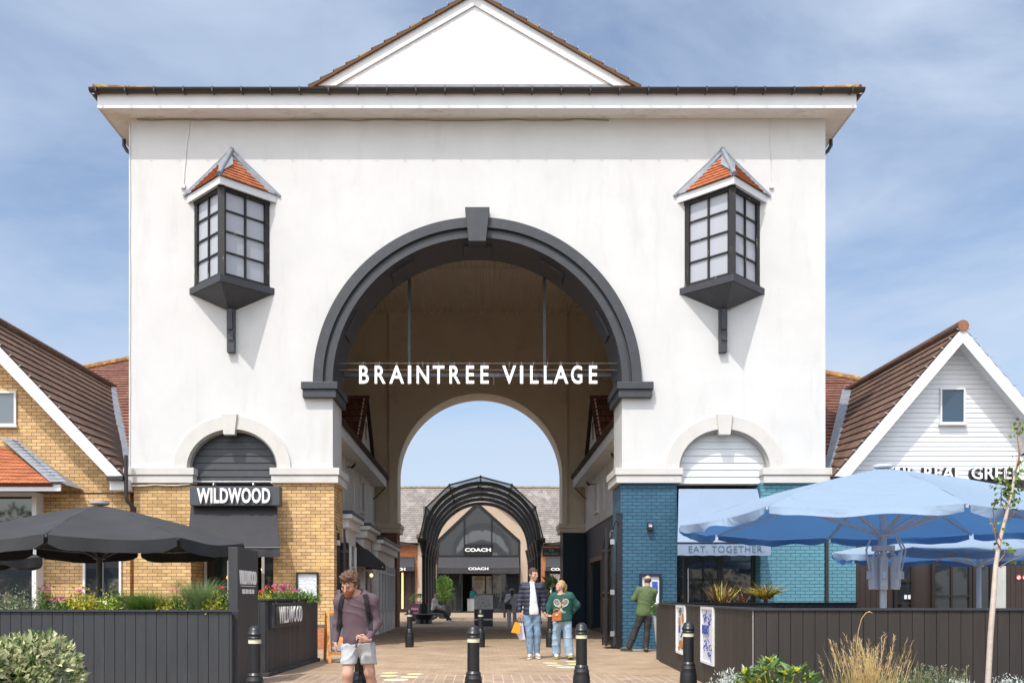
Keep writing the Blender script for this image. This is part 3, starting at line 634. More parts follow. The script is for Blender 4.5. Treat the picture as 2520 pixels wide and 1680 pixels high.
for i in range(14):
    t = i/14; p = E1.lerp(T1, t); q = E1.lerp(T1, t+.08); zz = .1
    b.add([p+Vector((-.24, -.02, .03)), p+Vector((.10, .06, .05)), q+Vector((.10, .06, .02)), q+Vector((-.24, -.02, .03))], [(0, 1, 2, 3)])
    pass
b.build('lead_flashing', lead, LB)

# ---------------- right building: white boarded gable ----------------
RB = thing('boarded_restaurant', 'restaurant building with white boarded gable and dark brown cladding below, right of the gatehouse', 'building', (11, 22.1, 0))
ax, az = PX(2368, VY), PZ(804, VY); exx, ez = PX(2053, VY), PZ(1169, VY); sl = (az-ez)/(ax-exx)
wz = lambda x: az-.10-abs(x-ax)*sl
b = MB(); zlo = PZ(1180, WY)
siding(b, WY, zlo, az-.1, .113, lambda z: (max(8.03, ax-(az-.1-z)/sl), ax+(az-.1-z)/sl), .016)
b.build('boarded_gable', white_pvc, RB)
MB().prism([(8.3, 2.0), (2*ax-8.3, 2.0), (2*ax-8.3, wz(8.3)), (ax, az-.15), (8.3, wz(8.3))], WY+.021, WY+.2).build('gable_wall', white_pvc, RB)
rx_ = 2*ax-exx
roof('roof', tile_b, RB, (exx+.22, 22.6, ez+.2), (exx-.05, VY, ez-.05), (ax, 28.4, az), (ax, VY, az), 15, lift=.032)
roof('roof', tile_b, RB, (rx_, VY, ez-.05), (rx_, 28.4, ez-.05), (ax, VY, az), (ax, 28.4, az), 15, lift=.032)
MB().tube([(ax, VY-.05, az+.02), (ax, 28.4, az+.02)], .13, 12).build('ridge_tile', tile_b, RB, smooth=40)
MB().tube([(ax, VY-.07, az+.01), (ax, VY-.05, az+.01)], .128, 12).build('ridge_end', M('terracotta', (.24, .10, .05), .8, .2, 8), RB)
barge(RB, (ax, az), (exx, ez), VY-.03, VY-.003, .25, sof=WY); barge(RB, (ax, az), (rx_, ez), VY-.03, VY-.003, .25, sof=WY)
b = MB()
for s in (-1, 1):
    for i in range(16):
        t = (i+.6)/16; e = (exx if s < 0 else rx_); p = Vector((ax, 0, az)).lerp(Vector((e, 0, ez)), t); b.bar((p.x-.03*s, VY-.04, p.z+.05), (p.x+.03*s, VY-.04, p.z+.07), .02, .02)
b.build('tile_clips', MC['clip'], RB)
roof('cross_roof', tile_r, RB, (XR+.01, 22.4, zc(22.4)), (12, 22.4, zc(22.4)), (XR+.01, 31.2, zc(31.2)), (13.0, 31.2, zc(31.2)), 28, lift=.03)
roof('cross_roof', tile_r, RB, (XR+.01, 31.25, zc(31.25)), (13.0, 31.25, zc(31.25)), (XR+.01, 36.5, zc(36.5)), (XR+.4, 36.5, zc(36.5)), 16, lift=.03)
MB().tube([(13.0, 31.2, zc(31.2)+.05), (XR+.2, 36.6, zc(36.6)+.05)], .12, 8).build('hip_tiles', lich, RB)
b = MB(); V0 = Vector((exx+.26, 22.6, ez+.24)); V1 = Vector((ax, 28.4, az+.06))
for i in range(11):
    a = V0.lerp(V1, i/11); c = V0.lerp(V1, (i+1)/11+.004); b.bar(a+Vector((0, 0, .05+random.uniform(0, .015))), c+Vector((0, 0, .05)), .30, .035, up=(-.55, -.3, .8))
b.build('lead_flashing', lead, RB)
window(RB, PX(2311, WY), PX(2372, WY), WY-.03, PZ(1043, WY), PZ(956, WY), (), (), .035, dep=.05, gl=glass('blue_glass', (.03, .06, .09), .05))
# lower wall
ccl = M('brown_cladding', (.035, .024, .020), .5, .15, 3)
def boards(b, x0, x1, y, z0, z1, step=.13, gap=.008, t=.02):
    x = x0
    while x < x1-.01: b.box(x, min(x+step-gap, x1), y-t, y, z0, z1); x += step
bx = PX(2102, WY)
MB().box(8.02, bx, WY-.10, WY+.2, 0, PZ(1180, WY)).build('painted_brick_wall', lbbrick, RB)
MB().tube([(8.06, WY-.15, 0), (8.06, WY-.15, 4)], .04, 8).build('downpipe', gm, RB)
b = MB(); b.box(bx, 14.2, WY+.03, WY+.06, 0, 2.0+.0); boards(b, bx, PX(2197, WY), WY, 0, zlo-.02); boards(b, PX(2472, WY), 14, WY, 0, zlo-.02); boards(b, PX(2197, WY), PX(2472, WY), WY, PZ(1372, WY), zlo-.02)
b.build('dark_cladding', ccl, RB)
MB().box(PX(2440, WY), PX(2472, WY), WY-.06, WY+.02, 0, PZ(1372, WY)).build('pale_pilaster', M('pale_paint', (.45, .47, .44), .6), RB)
for (u0, u1, mu, tr) in ((2198, 2246, (), (.25, .5, .75)), (2290, 2388, (.5,), (.28, .58)), (2390, 2440, (), ())):
    window(RB, PX(u0, WY), PX(u1, WY), WY-.02, .02, PZ(1374, WY), mu, tr, .07, m=M('dark_brown_frame', (.02, .014, .012), .4), sill=False, name='glazed_door' if u0 < 2380 else 'window')
MB().box(PX(2250, WY), PX(2288, WY), WY+.5, WY+.55, 0, 2.2).build('doorway', blackm, RB)
for u in (2224, 2233): MB().box(PX(u, WY)-.03, PX(u, WY)+.03, WY-.10, WY-.09, PZ(1473, WY), PZ(1463, WY)).build('door_label', letter, RB)
# restaurant name letters on white boards
T = Matrix.Rotation(R(90), 4, 'X')
SGR = thing('restaurant_name_sign', 'THE REAL GREEK in raised white letters with black sides on the white boarded gable', 'sign', (PX(2350, WY), WY-.03, PZ(1178, WY)))
def letters(par, txt, x, y, z, size, mat=letter, depth=.03, bold=.01, sx=1., track=1., align='CENTER', name='lettering', yaw=0, back=None):
    Mx = Matrix.Translation((x, y, z)) @ Matrix.Rotation(yaw, 4, 'Z') @ T
    if back: MB().text(txt, size, Matrix.Translation((x+back[0], y+.085, z-abs(back[0])*.4)) @ Matrix.Rotation(yaw, 4, 'Z') @ T, .10, bold+.006, sx, track, align).build('letter_sides', back[1], par)
    return MB().text(txt, size, Mx, depth, bold, sx, track, align).build(name, mat, par)
for s_, u in (("THE", 2170), ("REAL", 2267), ("GREEK", 2384)):
    letters(SGR, s_, PX(u, WY), WY-.10, PZ(1179, WY), .40, bold=.004, sx=.98, track=1.06, align='LEFT', back=(-.035, black))
NS = MB().lathe([(0, -.002), (.055, -.002), (.055, .002), (0, .002)], n=20)
for u in (2505, 2520):
    t = thing('no_smoking_sign', 'round red and white no smoking sign on the dark cladding, ' + ('left of the pair' if u == 2505 else 'right of the pair'), 'sign', (PX(u, WY), WY-.03, PZ(1420, WY)), 'round prohibition signs on the dark cladding')
    c = Vector((PX(u, WY), WY-.03, PZ(1420, WY)))
    b = MB(); ring(b, c.x, c.z, .045, .062, c.y-.008, c.y, 24, 0, 360); b.bar(c+Vector((-.035, -.008, .035)), c+Vector((.035, -.008, -.035)), .014, .006); b.build('red_ring', M('red_paint', (.6, .03, .05), .4), t)
    MB().prism(arcpts(c.x, c.z, .05, .05, 0, 360, 24)[:-1], c.y-.004, c.y).build('sign_face', letter, t)

# ---------------- arcade shops inside the gatehouse ----------------
cream = M('cream_panel', (.76, .755, .74), .7, .06, 1.2, dirt=((.28, .25, .22), .4, 1.5))
gpaint = M('grey_shopfront', (.74, .75, .74), .5, .06, 2)
def arcade(s):
    nm = ('row of small grey shopfronts with tiled dormer roof inside the archway, left side' if s < 0 else 'navy brick restaurant front with tiled dormer roof inside the archway, right side')
    A = thing('arcade_shop', nm, 'building', (XC+s*4.15, 30, 0))
    W = XC+s*4.15; E = XC+s*3.67; y0, y1 = D0+TH+.02, D1-.02
    def bx(xa, xb, ya, yb, za, zb, name, m, bev=0, par=A):
        return MB().box(xa, xb, ya, yb, za, zb).build(name, m, par, bevel=bev)
    bx(W, W+s*.2, y0, y1, 4.08, 5.6, 'upper_wall', cream)
    for y in (27.0, 28.7, 31.0, 32.7, 35.0): bx(W-s*.03, W, y-.05, y+.05, 4.1, 5.5, 'wall_batten', cream)
    bx(W-s*.05, W+s*.2, y0, D1, 3.74, 4.08, 'string_course', cream)
    bx(W+s*.005, W+s*.2, y0, y1, 0, 3.74, 'lower_wall', nbrick if s > 0 else MC['tunnel_brick'])
    for yy in (32.9,):
        w_ = MB(); w_.box(W-s*.06, W, yy-.45, yy-.37, 4.15, 5.3); w_.box(W-s*.06, W, yy+.37, yy+.45, 4.15, 5.3); w_.box(W-s*.06, W, yy-.37, yy+.37, 5.22, 5.3); w_.box(W-s*.09, W, yy-.5, yy+.5, 4.12, 4.2); w_.box(W-s*.04, W, yy-.02, yy+.02, 4.2, 5.22)
        w_ = w_.build('window', cream, A); bx(W-s*.02, W-s*.005, yy-.37, yy+.37, 4.2, 5.22, 'window_pane', dk_glass, 0, w_)
    # eave: soffit, fascia, gutter, roof
    bx(E, W, y0, D1-.5, 5.50, 5.53, 'soffit', cream)
    b = MB().box(E-s*.025, E, y0, D1-.5, 5.48, 5.83); b.build('fascia', M('weathered_white_board', (.62, .62, .61), .6, .08, 3, dirt=((.30, .22, .17), .5, 3)), A)
    bx(E, W, D1-.5, D1-.48, 5.5, 5.83, 'eave_end', cream)
    xr = W+s*4.0; zr = 5.9+4.0*math.tan(R(40))*.9
    pe = [(E-s*.12, y0, 5.86), (E-s*.12, D1-.45, 5.86), (xr, y0, zr), (xr, D1-.45, zr)]
    roof('roof', tile_r, A, *(pe if s > 0 else [pe[1], pe[0], pe[3], pe[2]]), 18, lift=.04)
    # dormer
    X = XC+s*4.07; ya, yb, ym = 31.2, 34.9, 33.1; zb, za_ = 6.45, 8.22
    b = MB()
    z = zb
    while z < za_:
        f = (z-zb)/(za_-zb); l, r_ = ya+(ym-ya)*f, yb+(ym-yb)*f; b.box(X-s*.02, X+s*.02, l, r_, z, min(z+.15, za_)-.01); z += .16
    b.build('dormer_boarding', cream, A)
    b = MB(); b.prism([(ya+.1, zb), (yb-.1, zb), (ym, za_-.1)], X+s*.02, X+s*2.5, 'x'); b.build('dormer_wall', cream, A)
    dw = MB().box(X-s*.05, X, ym-.25, ym+.25, 6.7, 7.45).build('dormer_window', cream, A); bx(X-s*.055, X-s*.05, ym-.18, ym+.18, 6.76, 7.4, 'window_pane', dk_glass, 0, dw)
    q = [(X-s*.15, ya-.12, zb-.1), (X+s*3.2, ya-.12, zb-.1), (X-s*.15, ym, za_+.03), (X+s*3.2, ym, za_+.03)]
    roof('dormer_roof', tile_r, A, *q, 7, lift=.03, thick=.06)
    q = [(X+s*3.2, yb+.12, zb-.1), (X-s*.15, yb+.12, zb-.1), (X+s*3.2, ym, za_+.03), (X-s*.15, ym, za_+.03)]
    roof('dormer_roof', tile_r, A, *q, 7, lift=.03, thick=.06)
    MB().tube([(X-s*.17, ym, za_+.05), (X+s*3.2, ym, za_+.05)], .07, 8).build('ridge_tile', tile_r, A)
    MB().tube([(E+s*.02, D1-.6, 5.45), (W, D1-.6, 5.0)], .02, 6).build('stay_rod', gm, A)
    return A
AL = arcade(-1); AR = arcade(1)
def shopfront(A, x, y0, y1, s, zc_, m, txt=None, nwin=5, roofm=lead):
    """boxed shopfront whose face stands at x, glazed towards the passage"""
    W = XC+s*4.15
    f = MB()
    a, b_ = sorted((x, W)); 
    f.box(a, b_, y0, y0+.06, 0, zc_-.35); f.box(x, x+s*.08, y0+.06, y1, zc_-.75, zc_-.12)
    f.box(x, x+s*.10, y0+.06, y1, 0, .75)
    n = nwin
    for k in range(n+1):
        y = y0+.06+(y1-y0-.12)*k/n; f.box(x-s*.03, x+s*.08, y-.01, y+.08, .0, zc_-.75)
    f.box(x-s*.03, x+s*.08, y0, y1, .72, .80); f.box(x-s*.012, x+s*.06, y0, y1, 2.0, 2.05)
    sf = f.build('shopfront', m, A)
    MB().box(x+s*.03, x+s*.05, y0+.06, y1, .8, zc_-.75).build('shop_window', clr_glass, sf)
    c = MB(); a, b_ = sorted((x-s*.12, W)); c.box(a, b_, y0-.12, y1+.1, zc_-.35, zc_-.12)
    a, b_ = sorted((x-s*.22, W)); c.box(a, b_, y0-.22, y1+.15, zc_-.12, zc_); c.build('cornice', m, sf, bevel=.02)
    a, b_ = sorted((x-s*.24, W)); MB().box(a, b_, y0-.24, y1+.17, zc_+.0, zc_+.09).build('cornice_capping', M('dark_lead', (.05, .065, .085), .5), sf, bevel=.02)
    if txt: letters(sf, txt, x-s*.03, (y0+y1)/2, zc_-.55, .3, depth=.02, bold=.012, sx=.9, track=1.25, yaw=R(90) if s < 0 else R(-90))
    return sf
xs = XC-3.27
shopfront(AL, xs, 30.1, 35.8, -1, 3.05, gpaint, "ABDE"[:0] or None, 6)
shopfront(AL, xs-.12, 27.6, 29.9, -1, 3.30, M('pale_shopfront', (.74, .72, .68), .5), None, 2)
shopfront(AL, xs-.20, 24.3, 26.4, -1, 3.36, cream, None, 2)
# displays behind shopfront 3
fm = M('display_cream', (.55, .50, .44), .8)
# ---------------- iron gates folded back ----------------
def gate(s, x, y):
    t = thing('iron_gate', 'black iron gate folded back against the %s pier' % ('yellow brick' if s < 0 else 'blue brick'), 'gate', (x, y, 0), 'folded iron gates of the archway')
    b = MB(); b.box(x-.06, x+.06, y-.06, y+.06, 0, 3.15); b.box(x-.07, x+.07, y-.07, y+.07, 3.15, 3.18); b.build('gate_post', black, t)
    for k, (dx, yy, ln) in enumerate(((-s*.17, y-.02, .62), (-s*.30, y+.03, .58))):
        X = x+dx; f = MB()
        f.box(X-.025, X+.025, yy, yy+.05, .06, 2.75+.1*k); f.box(X-.025, X+.025, yy+ln, yy+ln+.05, .06, 2.55)
        for z in (.08, .25, 1.15, 1.3, 2.3): f.box(X-.02, X+.02, yy+.05, yy+ln, z, z+.05)
        for j in range(1, 6): f.box(X-.01, X+.01, yy+ln*j/6, yy+ln*j/6+.02, .12, 2.3)
        f.box(X-.008, X+.008, yy+.05, yy+ln, .1, 1.2)
        pts = [(X, yy+.03, 2.75)]+[(X, yy+ln*i/8, 2.75-.35*math.sin(math.pi/2*i/8)) for i in range(1, 9)]
        f.tube(pts, .022, 6); f.tube([(p[0], p[1], p[2]-.25) for p in pts], .018, 6)
        for i in range(0, 9, 2): f.tube([pts[i], (pts[i][0], pts[i][1], pts[i][2]-.25)], .008, 4)
        f.build('gate_leaf', black, t)
    b = MB()
    for z in (.30, 1.27, 2.45): b.box(x-s*.17-.05, x-s*.17+.05, y-.075, y-.05, z, z+.12)
    b.build('hinge', steel, t)
    MB().tube([(x, y-.03, 2.9), (x-s*.1, y-.15, 3.0), (x-s*.16, y-.1, 2.8)], .015, 6).build('hook', black, t)
gate(-1, PX(833, 23.3)-.02, 22.35); gate(1, PX(1520, 22.2), 21.95)
# ---------------- wildwood style entrance ----------------
def awning(name, label, x0, x1, ya, za, yb, zb, val, m, w0=None, group=None, wv_=1.):
    t = thing(name, label, 'awning', ((x0+x1)/2, ya, zb-val), group)
    w0 = w0 or (x0+.08, x1-.02)
    nx, ny = 14, 8; vs = []; fs = []
    for j in range(ny+1):
        f = j/ny
        for i in range(nx+1):
            g = i/nx; xx = (w0[0]+(w0[1]-w0[0])*g)*(1-f)+(x0+(x1-x0)*g)*f
            vs.append((xx, ya+(yb-ya)*f, za+(zb-za)*f-.02*math.sin(math.pi*f)))
    for j in range(ny):
        for i in range(nx): o = j*(nx+1)+i; fs.append((o, o+1, o+nx+2, o+nx+1))
    MB().add(vs, fs).build('canopy', m, t, smooth=True)
    b = MB(); vs = []; fs = []; n = 40
    for i in range(n+1):
        g = i/n; xx = x0+(x1-x0)*g; wv = wv_*(.012*math.sin(g*23)+.006*math.sin(g*51))
        vs += [(xx, yb, zb), (xx, yb-.01+wv, zb-val*.5), (xx, yb+wv*1.6, zb-val+.006*math.sin(g*40))]
    for i in range(n): o = i*3; fs += [(o, o+1, o+4, o+3), (o+1, o+2, o+5, o+4)]
    b.add(vs, fs); b.build('valance', m, t, smooth=True)
    for xx, w_ in ((x0+.01, w0[0]), (x1-.01, w0[1])):
        MB().add([(w_, ya, za-.02), (xx, yb, zb), (xx, yb, zb-.02), (w_, ya, zb-.25)], [(0, 1, 2, 3)]).build('side_cheek', m, t)
    MB().tube([(x0, yb, zb-.01), (x1, yb, zb-.01)], .02, 8).build('front_bar', black, t)
    return t
canv = M('charcoal_canvas', (.042, .042, .046), .9, .08, 3, .15, 250, trans=.12)
y_ = D0-.9; aw = awning('door_awning', 'charcoal canvas awning over the restaurant door between the yellow brick piers', PX(461, y_), PX(689, y_), D0-.2, PZ(1246, D0-.2), y_, PZ(1346, y_), PZ(1346, y_)-PZ(1370, y_), canv, w0=(PX(476, D0), PX(686, D0)))
letters(aw, "T.TI", PX(562, y_), y_-.03, PZ(1362, y_), .10, depth=.004)
fy = D0-.45
FS = thing('fascia_sign', 'charcoal box sign reading WILDWOOD in white letters above the awning', 'sign', (PX(577, fy), fy, PZ(1243, fy)))
MB().box(PX(467, fy), PX(688, fy), fy, fy+.30, PZ(1243, fy), PZ(1196, fy)).build('sign_box', M('slate_paint', (.052, .060, .072), .5, .1, 3), FS, bevel=.008)
letters(FS, "WILDWOOD", PX(577, fy), fy-.035, PZ(1236.5, fy), .47, depth=.06, bold=.012, sx=.575, track=1.06, back=(.0, M('letter_shadow', (.02, .02, .02), .6)))
for u in (528, 625): MB().tube([(PX(u, fy), fy+.1, PZ(1196, fy)), (PX(u, fy), fy+.05, PZ(1190, fy)), (PX(u, fy), fy-.08, PZ(1190, fy)), (PX(u, fy), fy-.1, PZ(1194, fy))], .012, 6).build('spot_lamp', steel, FS)
# entrance doors (left)
DL = thing('restaurant_entrance', 'white framed glazed entrance with a dark interior between the yellow brick piers', 'door', (PX(570, D0+1), D0+1, 0))
y = D0+1.0; 
def frame(par, x0, x1, y, z0, z1, m, fr=.07, tr=(), gl=None, name='door_leaf', mu=()):
    b = MB(); b.box(x0, x0+fr, y-.05, y, z0, z1); b.box(x1-fr, x1, y-.05, y, z0, z1); b.box(x0+fr, x1-fr, y-.05, y, z1-fr, z1); b.box(x0+fr, x1-fr, y-.05, y, z0, z0+fr*1.8)
    for t in tr: b.box(x0+fr, x1-fr, y-.045, y, z0+(z1-z0)*t-fr*.4, z0+(z1-z0)*t+fr*.4)
    for t in mu: b.box(x0+(x1-x0)*t-.02, x0+(x1-x0)*t+.02, y-.045, y, z0+fr, z1-fr)
    d = b.build(name, m, par); MB().box(x0+fr, x1-fr, y-.03, y-.02, z0+fr, z1-fr).build('door_glass', gl or dk_glass, d); return d
X0, X1 = pl[1], pl[2]; gw = M('grey_white_frame', (.50, .52, .52), .5)
frame(DL, X0+.02, X0+.66, y, .02, 2.35, gw, tr=(.45,), gl=clr_glass); frame(DL, X1-.50, X1-.02, y, .02, 2.45, gw, tr=(), gl=clr_glass)
MB().box(X0, X1, y-.06, y, 2.45, 2.52).build('door_frame', gw, DL)
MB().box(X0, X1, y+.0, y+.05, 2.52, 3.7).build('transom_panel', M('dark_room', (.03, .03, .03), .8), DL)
for (u, v, y2) in ((646, 1400, 24.4), (560, 1420, 24.6)):
    t = thing('pendant_lamp', 'glowing warm bulb hanging inside the doorway, ' + ('right one' if u == 646 else 'left one'), 'lamp', (PX(u, y2), y2, PZ(v, y2)), 'pendant bulbs inside the restaurant doorway')
    MB().lathe([(0, -.05), (.03, -.03), (.035, 0), (.015, .05), (0, .055)], (PX(u, y2), y2, PZ(v, y2)), 12).build('bulb', M('bulb', (1, .45, .12), .5, emit=6), t, smooth=True)
    MB().tube([(PX(u, y2), y2, PZ(v, y2)+.05), (PX(u, y2), y2, 3.69)], .006, 5).build('flex', black, t)
# entrance (right) under the blue awning
DR = thing('restaurant_entrance', 'black framed glass doors under the pale blue EAT. TOGETHER. awning', 'door', (PX(1768, D0+1), D0+.5, 0))
X0, X1 = pr[1], pr[2]; y = D0+.45
w3 = (X1-X0)/3
frame(DR, X0+.02, X0+.3, y, .02, 2.62, black, .05, (), clr_glass); frame(DR, X0+.3, X0+1.12, y, .02, 2.62, black, .07, (.33, .62), clr_glass, mu=(.5,)); frame(DR, X0+1.12, X1-.02, y, .02, 2.62, black, .07, (), dk_glass)
b = MB()
for i in range(4): b.box(X0+i*(X1-X0)/4+.03, X0+(i+1)*(X1-X0)/4-.03, y-.05, y, 2.68, 2.95)
b.build('transom_light', glass('blue_tint', (.03, .06, .10), .05), DR)
MB().tube([(X0+.34, y-.09, .9), (X0+.34, y-.09, 1.9)], .018, 8).build('door_handle', steel, DR)
# papers and stickers seen in the doors
b = MB(); 
for (u, v, w_, h_) in ((1700, 1433, 9, 7), (1712, 1418, 12, 9), (1722, 1446, 3, 14), (1694, 1460, 6, 6), (1740, 1428, 26, 20), (1703, 1476, 8, 5)):
    b.box(PX(u, y+1.2)-w_/230, PX(u, y+1.2)+w_/230, y+1.2, y+1.21, PZ(v, y+1.2)-h_/230, PZ(v, y+1.2)+h_/230)
b.build('interior_notices', M('dim_paper', (.30, .33, .35), .7), DR)
blue_c = M('pale_blue_canvas', (.28, .37, .50), .8, .04, 2, .12, 200, trans=.30)
y2 = D0-1.25
EA = awning('door_awning', 'pale blue canvas awning reading EAT. TOGETHER. over the glass doors', PX(1667, y2), PX(1897, y2), D0-.05, PZ(1203, D0), y2, PZ(1334, y2), PZ(1334, y2)-PZ(1366, y2), blue_c, w0=(PX(1667, D0)+.02, PX(1862, D0)), wv_=.2)
thin = M('dark_lettering', (.06, .10, .16), .7)
letters(EA, "EAT. TOGETHER.", PX(1787, y2), y2-.018, PZ(1358, y2), .205, thin, .004, -.001, 1.02, 1.08)
# menu cases and wall lamp
def menu(u0, u1, v0, v1, y, label, fr, inner):
    t = thing('menu_case', label, 'menu board', (PX((u0+u1)/2, y), y, PZ(v1, y)), 'wall mounted menu cases')
    x0, x1, z0, z1 = PX(u0, y), PX(u1, y), PZ(v1, y), PZ(v0, y); b = MB()
    b.box(x0, x0+fr, y-.07, y, z0, z1); b.box(x1-fr, x1, y-.07, y, z0, z1); b.box(x0+fr, x1-fr, y-.07, y, z0, z0+fr); b.box(x0+fr, x1-fr, y-.07, y, z1-fr*1.1, z1); b.build('case_frame', black if inner else M('navy_frame', (.012, .02, .04), .4), t)
    MB().box(x0+fr, x1-fr, y-.02, y-.005, z0+fr, z1-fr*1.1).build('paper', M('paper', (.72, .76, .80), .6, .03), t)
    b = MB(); rr = random.Random(3 if inner else 5)
    zz = z1-fr-.10
    while zz > z0+fr+.05:
        xx = x0+fr+.04
        while xx < x1-fr-.08:
            ww = rr.uniform(.03, .10)
            if rr.random() < .75: b.box(xx, min(xx+ww, x1-fr-.03), y-.024, y-.021, zz, zz+.008)
            xx += ww+.025
        zz -= .03
    b.build('printed_text', M('print_grey', (.35, .38, .42), .7), t)
    if not inner:
        b = MB().box(x1-fr-.16, x1-fr-.03, y-.026, y-.022, z0+.38, z0+.58); b.build('blue_notice', M('blue_print', (.03, .10, .45), .6), t)
        b = MB(); 
        for i in range(5): b.lathe([(.0, 0), (.018, .0), (.018, .02), (0, .02)], (x0+fr+.06+i*.075, y-.026, z1-.31), 8)
        b.build('printed_icons', M('print_dark', (.12, .14, .16), .7), t)
    return t
menu(730, 784, 1407, 1477, D0, 'black framed menu case on the yellow brick pier', .035, True)
menu(1573, 1627, 1411, 1491, D0, 'navy framed menu case on the blue brick pier with a blue notice', .055, False)
t = thing('wall_lamp', 'small black wall lamp on the blue brick pier', 'lamp', (PX(1599, D0), D0, PZ(1305, D0)))
x, z0, z1 = PX(1599, D0), PZ(1304, D0), PZ(1286, D0); b = MB(); b.box(x-.065, x+.065, D0-.13, D0, z1-.015, z1); b.box(x-.065, x+.065, D0-.13, D0, z0, z0+.07); b.box(x-.05, x+.05, D0-.03, D0, z0, z1); b.build('lamp_body', black, t)
MB().box(x-.04, x+.04, D0-.10, D0-.035, z0+.07, z1-.015).build('lamp_glass', M('lamp_glass', (.6, .6, .62), .15), t)
# floodlights under the arcade eaves
for s, y, lb in ((-1, 29.4, 'floodlight under the left arcade eave'), (1, 27.3, 'floodlight under the right arcade eave nearest the front'), (1, 34.0, 'floodlight under the right arcade eave at the far end')):
    x = XC+s*4.0; z = 5.3; t = thing('floodlight', 'dark ' + lb, 'lamp', (x, y, z), 'floodlights in the archway')
    MB().tube([(XC+s*4.15, y, z), (x, y, z)], .02, 6).build('bracket', gm, t); MB().lathe([(0, 0), (.07, .01), (.12, .05), (.11, .07), (0, .08)], (0, 0, 0), 14).xf(Matrix.Translation((x-s*.1, y, z)) @ Matrix.Rotation(R(50*s), 4, 'Y')).build('lamp_head', gm, t, smooth=30)
# arcade details left: black awning, posters inside
y = 28.0; t = thing('shop_awning', 'short black awning over the pale shopfront inside the archway', 'awning', (xs, y, 2.0))
b = MB(); xi = xs-.35; xo = xs+.42; b.add([(xi, 26.6, 2.85), (xi, 28.6, 2.85), (xo, 28.5, 2.2), (xo, 26.6, 2.2), (xo, 28.5, 2.02), (xo, 26.6, 2.02), (xi, 26.6, 2.1), (xi, 28.6, 2.1)], [(0, 1, 2, 3), (3, 2, 4, 5), (0, 3, 5, 6), (1, 7, 4, 2)])
b.build('canopy', canv, t); letters(t, "CYBERDOG"[:0] or "SHOP"[:0] or "·", xo+.01, 27.6, 2.05, .12, yaw=R(90))
# navy shop sign on right arcade
sx_ = XC+4.15
t = thing('shop_name_sign', 'THE REAL GREEK in white letters on the navy brick wall inside the archway', 'sign', (sx_, 29, 3.1))
letters(t, "≡ THE REAL GREEK", sx_-.05, 27.9, 3.02, .34, depth=.05, bold=.012, yaw=R(-90), sx=.9)
b = MB(); y0, y1 = 25.5, 34.5; b.box(sx_-.10, sx_-.001, y0, y1, 2.45, 2.6)
for yy in (y0, 28.3, 31.2, y1-.12): b.box(sx_-.08, sx_-.001, yy, yy+.12, 0, 2.45)
b.build('shopfront_frame', black, AR)
MB().box(sx_-.03, sx_-.02, y0, y1, .1, 2.45).build('shop_window', dk_glass, AR)
# ---------------- glazed barrel canopy ----------------
CN = thing('barrel_canopy', 'black steel barrel vaulted walkway canopy with glass panels in front of the far shop', 'canopy', (-.1, 42, 0))
cxp = lambda u: PX(u, 42.0)
z7 = lambda x, y: (PX(980+x/3.824, 42.0), PZ(1150+y/3.824, 42.0))
poly = [z7(*p) for p in ((192, 700), (265, 375), (483, 165), (775, 88), (1070, 165), (1290, 375), (1375, 700))]
cx0 = sum(p[0] for p in poly)/7
pw = (poly[-1][0]-poly[0][0])/2; cc = (poly[-1][0]+poly[0][0])/2; poly = [(p[0]-cc, p[1]) for p in poly]
cc = -.095
frames = [42.0+i*2.3 for i in range(5)]
zs = 3.75; rin = pw-.17
steelb = M('black_steel', (.014, .017, .022), .35, .2, 4)
for yf in frames:
    b = MB(); ring(b, cc, zs, rin-.17, rin, yf-.10, yf+.10, 40, 0, 180, rz0=2.46, rz1=2.63)
    b.build('arch_rib', steelb, CN, smooth=30)
    for s in (-1, 1):
        x = cc+s*(rin-.06); cb = MB().lathe([(.13, 0), (.13, .12), (.10, .16), (.085, .3), (.085, 2.95), (.12, 3.05), (.10, 3.1), (.14, 3.3), (.2, 3.6), (.22, 3.75), (.0, 3.76)], (x, yf, 0), 14); cb.build('column', steelb, CN, smooth=35)
b = MB()
for (x, z) in poly: b.bar((cc+x, frames[0]-.2, z), (cc+x, frames[-1]+.2, z), .07, .09)
for yf in frames:
    for (p, q) in zip(poly[:-1], poly[1:]): b.bar((cc+p[0], yf, p[1]), (cc+q[0], yf, q[1]), .05, .07, up=(0, 1, 0))
b.build('glazing_bars', steelb, CN)
vs = []; fs = []
for (x, z) in poly: vs += [(cc+x, frames[0]-.2, z+.03), (cc+x, frames[-1]+.2, z+.03)]
for i in range(6): fs.append((2*i, 2*i+1, 2*i+3, 2*i+2))
def thin_glass():
    m = bpy.data.materials.new('roof_glass'); m.use_nodes = True; N = m.node_tree.nodes; L = m.node_tree.links
    t = N.new('ShaderNodeBsdfTransparent'); t.inputs[0].default_value = (.8, .85, .88, 1); gl = N.new('ShaderNodeBsdfGlossy'); gl.inputs['Roughness'].default_value = .08; f = N.new('ShaderNodeFresnel'); f.inputs[0].default_value = 1.9
    ms = N.new('ShaderNodeMixShader'); L.new(f.outputs[0], ms.inputs[0]); L.new(t.outputs[0], ms.inputs[1]); L.new(gl.outputs[0], ms.inputs[2]); L.new(ms.outputs[0], N['Material Output'].inputs[0]); return m
MB().add(vs, fs).build('roof_glass', thin_glass(), CN)
for s in (-1, 1):
    MB().box(cc+s*(pw-.06)-.1, cc+s*(pw-.06)+.1, frames[0]-.2, frames[-1]+.2, 3.70, 3.84).build('valley_gutter', steelb, CN)
    MB().bar((cc+s*(pw), 42.0, 3.55), (XC+s*4.0, 38.5, 3.55), .05, .06).build('tie_bar', steelb, CN)
